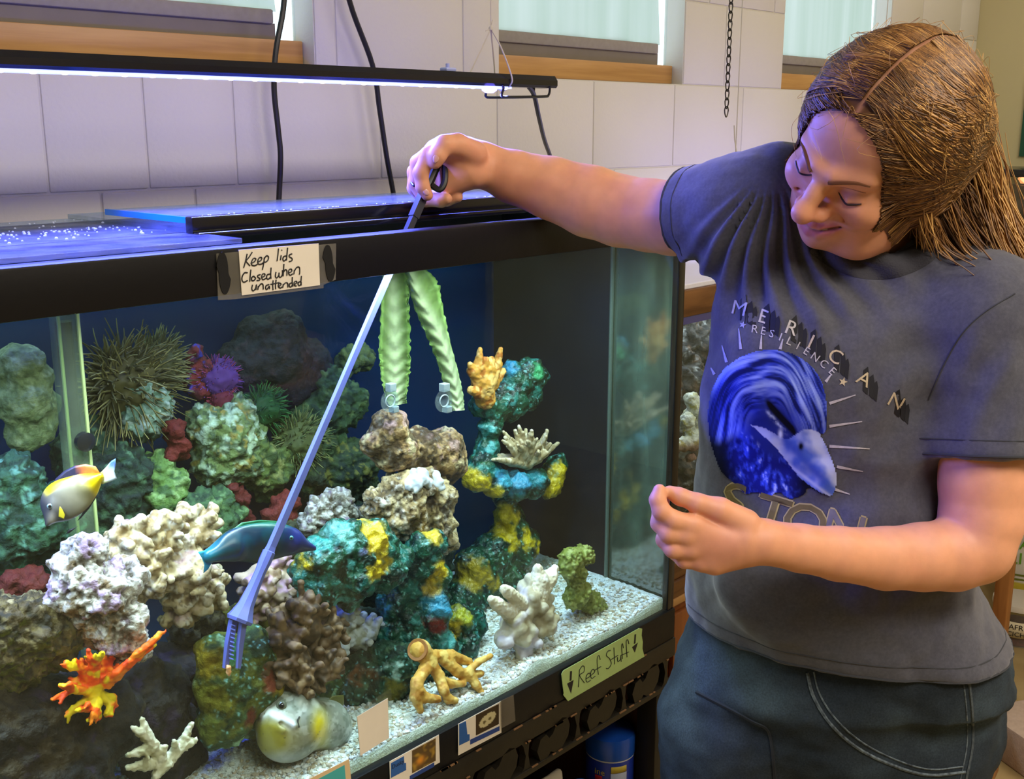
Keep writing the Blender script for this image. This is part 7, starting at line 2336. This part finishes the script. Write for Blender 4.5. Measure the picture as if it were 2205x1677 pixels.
# ---- hair: a cap under thousands of fine strands, parted, swept back and falling over the shoulder
hair_m = vmat('hair_strand', .42, .5, var=.1, vscale=40)
HC = np.array([0, -.020, .030]); HRAD = np.array([.094, .118, .106])
f = Field(HT - .19, HT + .19, .0026, .045)
f.ell(hl_(*HC), HRAD * .985, HR)
f.ell(hl_(-.02, -.105, -.01), (.062, .045, .060), HR, .04)
f.ell(hl_(-.060, -.035, -.040), (.030, .055, .055), HR, .03)
f.ell(hl_(.055, -.045, -.045), (.035, .055, .055), HR, .03)
V, Q = f.mesh(); V = relax(V, Q, 2, .5)
N = normals(V, Q); V = V + N * (.0012 * fbm(V, 60, 3))[:, None]
# let the hair rise from the scalp at the hairline: pull the cap onto the skin there and open it over the face
Lv = hloc(V); o_ = hl_(*HC); e_ = np.full(len(V), 9.0); Vn = V.copy()
for i in range(len(V)):
    d = V[i] - o_; r = np.linalg.norm(d); d = d / r
    h = SKIN_BVH.ray_cast(Vector(tuple(o_ + d * .3)), Vector(tuple(-d)), .3)
    if h[0] is None: continue
    sp = np.array(h[0]); sl = (sp - HT) @ HR
    e1 = math.sqrt((sl[0] / .0885) ** 2 + ((sl[1] - .122) / .0825) ** 2 + ((sl[2] + .022) / .1325) ** 2)
    e2 = math.sqrt((sl[0] / .088) ** 2 + ((sl[1] - .06) / .072) ** 2 + ((sl[2] + .105) / .078) ** 2)
    e = min(e1, e2 if sl[2] < -.03 else 9); e_[i] = e
    t = min(1, max(0, (e - .97) / .38)); t = t * (2 - t)
    rs = np.linalg.norm(sp - o_) + .0008
    Vn[i] = o_ + d * (rs + (max(r, rs) - rs) * t)
V = Vn
Q = Q[(e_[Q] > .985).all(1)]
keep = np.unique(Q); rm = np.full(len(V), -1); rm[keep] = np.arange(len(keep)); V = V[keep]; e_ = e_[keep]; Q = rm[Q]
HCOL = [S(98, 64, 34), S(128, 88, 46), S(164, 118, 64), S(204, 158, 92), S(70, 46, 28)]
C = np.tile(S(96, 62, 34), (len(V), 1))
Lc = hloc(V); C = lerp2(C, S(170, 120, 92), np.exp(-((Lc[:, 0] + .005) / .0028) ** 2) * sst(.05, .09, Lc[:, 2]))
CAP_BVH = BVHTree.FromPolygons([Vector(v) for v in V], [tuple(x) for x in Q.tolist()])
hair = mesh_obj('hair', V, Q, hair_m, person, True, C)

r_ = np.random.default_rng(12)
vs, fs, cc, nb = [], [], [], 0


def strands(P, w, c):
    """many strands at once: P (S, n, 3) points, w (S) widths, c (S, 3) colours"""
    global nb
    P = np.asarray(P, float); w = np.asarray(w, float); c = np.asarray(c, float)
    S_, n = P.shape[:2]
    T = np.empty_like(P); T[:, 1:-1] = P[:, 2:] - P[:, :-2]; T[:, 0] = P[:, 1] - P[:, 0]; T[:, -1] = P[:, -1] - P[:, -2]
    T /= np.maximum(np.linalg.norm(T, axis=2), 1e-9)[..., None]
    ref = np.array([.31, .77, .55]); U = np.cross(T, ref); U /= np.maximum(np.linalg.norm(U, axis=2), 1e-9)[..., None]; X_ = np.cross(T, U)
    k = np.arange(n); rad = .55 + .45 * np.sin(np.pi * np.minimum(1, (k + .6) / n)); rad[-1] = .2
    R_ = w[:, None] * rad[None]
    ang = 2 * np.pi * np.arange(3) / 3
    V = P[:, :, None] + R_[:, :, None, None] * (U[:, :, None] * np.cos(ang)[None, None, :, None] + X_[:, :, None] * np.sin(ang)[None, None, :, None])
    i, j = np.meshgrid(np.arange(n - 1), np.arange(3), indexing='ij')
    q = np.stack([i * 3 + j, i * 3 + (j + 1) % 3, (i + 1) * 3 + (j + 1) % 3, (i + 1) * 3 + j], -1).reshape(-1, 4)
    F = (q[None] + (np.arange(S_) * n * 3)[:, None, None]).reshape(-1, 4) + nb
    vs.append(V.reshape(-1, 3)); fs.append(F); nb += S_ * n * 3
    cc.append(np.repeat(c * (1 + .1 * r_.normal(size=(S_, 1))), n * 3, 0))


def shell(d, lift):
    """point on the hair volume in direction d (head-local)"""
    d = d / np.linalg.norm(d); k = 1 / math.sqrt(((d / HRAD) ** 2).sum())
    return HC + d * k * lift


def dirn(p): return (p - HC) / HRAD


FL = []          # (root, side, end, lift, width, colour) of every swept strand


def flow(root, side, end, lift, w, c): FL.append((root, side, end, lift, w, c))


def pick(p): return HCOL[r_.choice(5, p=p)]


for i in range(4600):
    s = -1 if r_.random() < .66 else 1
    t = r_.random() ** .85
    root = np.array([-.05 + s * .028, .74 - 1.38 * t, .62 + .42 * math.sin(math.pi * min(1, .18 + t * .75))])
    if s < 0:
        side = np.array([-1.15, .45 - .95 * t + r_.normal() * .10, .55 * r_.uniform(-1.1, 1.0) + .1])
        end = np.array([-.55 + .18 * r_.normal(), -.95, -.35 + .22 * r_.normal()])
    else:
        side = np.array([1.15, .50 - .95 * t + r_.normal() * .10, .55 * r_.uniform(-.8, 1.1) + .1])
        end = np.array([.50 + .18 * r_.normal(), -.95, -.25 + .22 * r_.normal()])
    flow(root, side, end, 1.0, r_.uniform(.0005, .0011), pick([.25, .29, .22, .10, .14]))
for i in range(1000):                        # from the front of the parting, down along the hairline
    s = -1 if r_.random() < .6 else 1
    t = r_.uniform(-.06, .30)
    root = np.array([-.05 + s * .028, .74 - 1.38 * t, .62 + .42 * math.sin(math.pi * min(1, max(.05, .18 + t * .75)))])
    side = np.array([s * .95, .62 - .5 * t + .08 * r_.normal(), .55 + .15 * r_.normal()])
    end = np.array([s * 1.05, -.25 + .2 * r_.normal(), -.35 + .2 * r_.normal()])
    flow(root, side, end, .97, r_.uniform(.0004, .0009), pick([.30, .28, .18, .08, .16]))
Lk = hloc(V); cand = Lk[(e_ < 1.06) & (Lk[:, 2] > -.085)]
for i in range(3600):                       # from the hairline, swept back past the ear
    a = cand[r_.integers(len(cand))]
    s = -1 if a[0] < 0 else 1
    if s > 0 and r_.random() < .3: continue
    root = dirn(a); root = root / np.linalg.norm(root)
    end = np.array([s * .62 + .16 * r_.normal(), -.85, -.40 + .22 * r_.normal()])
    side = (root + end) * .5 + np.array([s * .75, .10, .10 * r_.normal() + .16])
    flow(root, side, end, .95, r_.uniform(.0004, .0009), pick([.30, .28, .18, .08, .16]))
n_ = 13; u = np.linspace(0, 1, n_)[None, :, None]
R0 = np.array([x[0] for x in FL])[:, None]; S0 = np.array([x[1] for x in FL])[:, None]; E0 = np.array([x[2] for x in FL])[:, None]
lf = np.array([x[3] for x in FL])[:, None, None]; ww = np.array([x[4] for x in FL]); cl = np.array([x[5] for x in FL])
D_ = R0 * (1 - u) ** 2 + S0 * 2 * u * (1 - u) + E0 * u * u
D_ /= np.linalg.norm(D_, axis=2)[..., None]
ph = r_.uniform(0, 6.28, (len(FL), 1, 1)); fq = r_.uniform(6, 13, (len(FL), 1, 1)); am = r_.uniform(.002, .016, (len(FL), 1, 1))
PL = HC + D_ * HRAD * (lf + .03 * np.sin(u * np.pi) + am * np.sin(fq * u + ph) * u)
PL = PL + .0055 * np.stack([fbm(PL, 26, 2, .5, q) for q in (1, 2, 3)], -1) * np.linspace(.1, 1, n_)[None, :, None]
o = hl_(*HC); ok_ = np.ones(len(FL), bool)
PWd = PL @ HR.T + HT
for i in range(len(FL)):
    for k in range(n_):
        p = PL[i, k] - HC; want = math.sqrt(p @ p); dw = HR @ (p / want)
        h = CAP_BVH.ray_cast(Vector(o + dw * .3), Vector(-dw), .3)
        if h[0] is not None:
            rad_ = (h[0] - Vector(o)).length
            if want < rad_ + .001: PWd[i, k] = o + dw * (rad_ + .0008 + .003 * ((ww[i] * 1e5) % 1))
        elif PL[i, k, 1] > .02:
            ok_[i] = False; break
strands(PWd[ok_], ww[ok_], cl[ok_])
FALL = {4: ([], [], []), 6: ([], [], [])}
# loose hair falling from the back over the shoulder
for i in range(2300):
    g = r_.random()
    j = r_.normal(size=2)
    if g < .5:       # outer golden fall
        W = [(2075 + 22 * j[0], 300 + 30 * j[1], 1.40), (2112 + 20 * j[0], 372 + 16 * j[1], 1.40), (2138 + 20 * j[0], 450, 1.39), (2168 + 22 * j[0], 530, 1.37), (2215 + 26 * j[0], 620 + 10 * j[1], 1.35), (2262 + 30 * j[0], 720, 1.36)]
        cset = [2, 3, 3, 1, 2]
    elif g < .88:    # inner dark mass
        W = [(1998 + 30 * j[0], 360 + 26 * j[1], 1.38), (2022 + 30 * j[0], 430, 1.375), (2046 + 32 * j[0], 490, 1.37), (2076 + 34 * j[0], 540, 1.365), (2130 + 34 * j[0], 582 + 8 * j[1], 1.355), (2215 + 36 * j[0], 650, 1.35)]
        cset = [0, 1, 4, 0, 2]
    else:            # wisps before the ear
        W = [(1966 + 10 * j[0], 390 + 18 * j[1], 1.335), (1980 + 9 * j[0], 440, 1.335), (1994 + 12 * j[0], 490, 1.345), (2006 + 16 * j[0], 540 + 10 * j[1], 1.355)]
        cset = [1, 2, 3, 1, 2]
    dj = r_.normal() * .016; ph = r_.uniform(0, 6.28); am = r_.uniform(4, 15)
    P = [atD(x + am * math.sin(ph + k * 1.7), y, D + dj) for k, (x, y, D) in enumerate(W)]
    g_ = FALL[len(W)]; g_[0].append(spline(P, 4)); g_[1].append(r_.uniform(.0006, .0014)); g_[2].append(HCOL[cset[r_.integers(5)]])
for g_ in FALL.values(): strands(*g_)
# flyaways
FY = []
for i in range(90):
    d = r_.normal(size=3); d[2] = abs(d[2]); d[1] -= .3
    p0 = shell(d, 1.0); p1 = shell(d + r_.normal(size=3) * .25, 1.06 + .05 * r_.random()); p2 = shell(d + r_.normal(size=3) * .5, 1.03)
    FY.append(spline([hl_(*p0), hl_(*p1), hl_(*p2)], 4))
strands(FY, np.full(len(FY), .0003), np.tile(HCOL[3], (len(FY), 1)))
o = mesh_obj('hair_strands', np.concatenate(vs), np.concatenate(fs), hair_m, hair, True, np.clip(np.concatenate(cc), 0, 1))
o['kind'] = 'stuff'
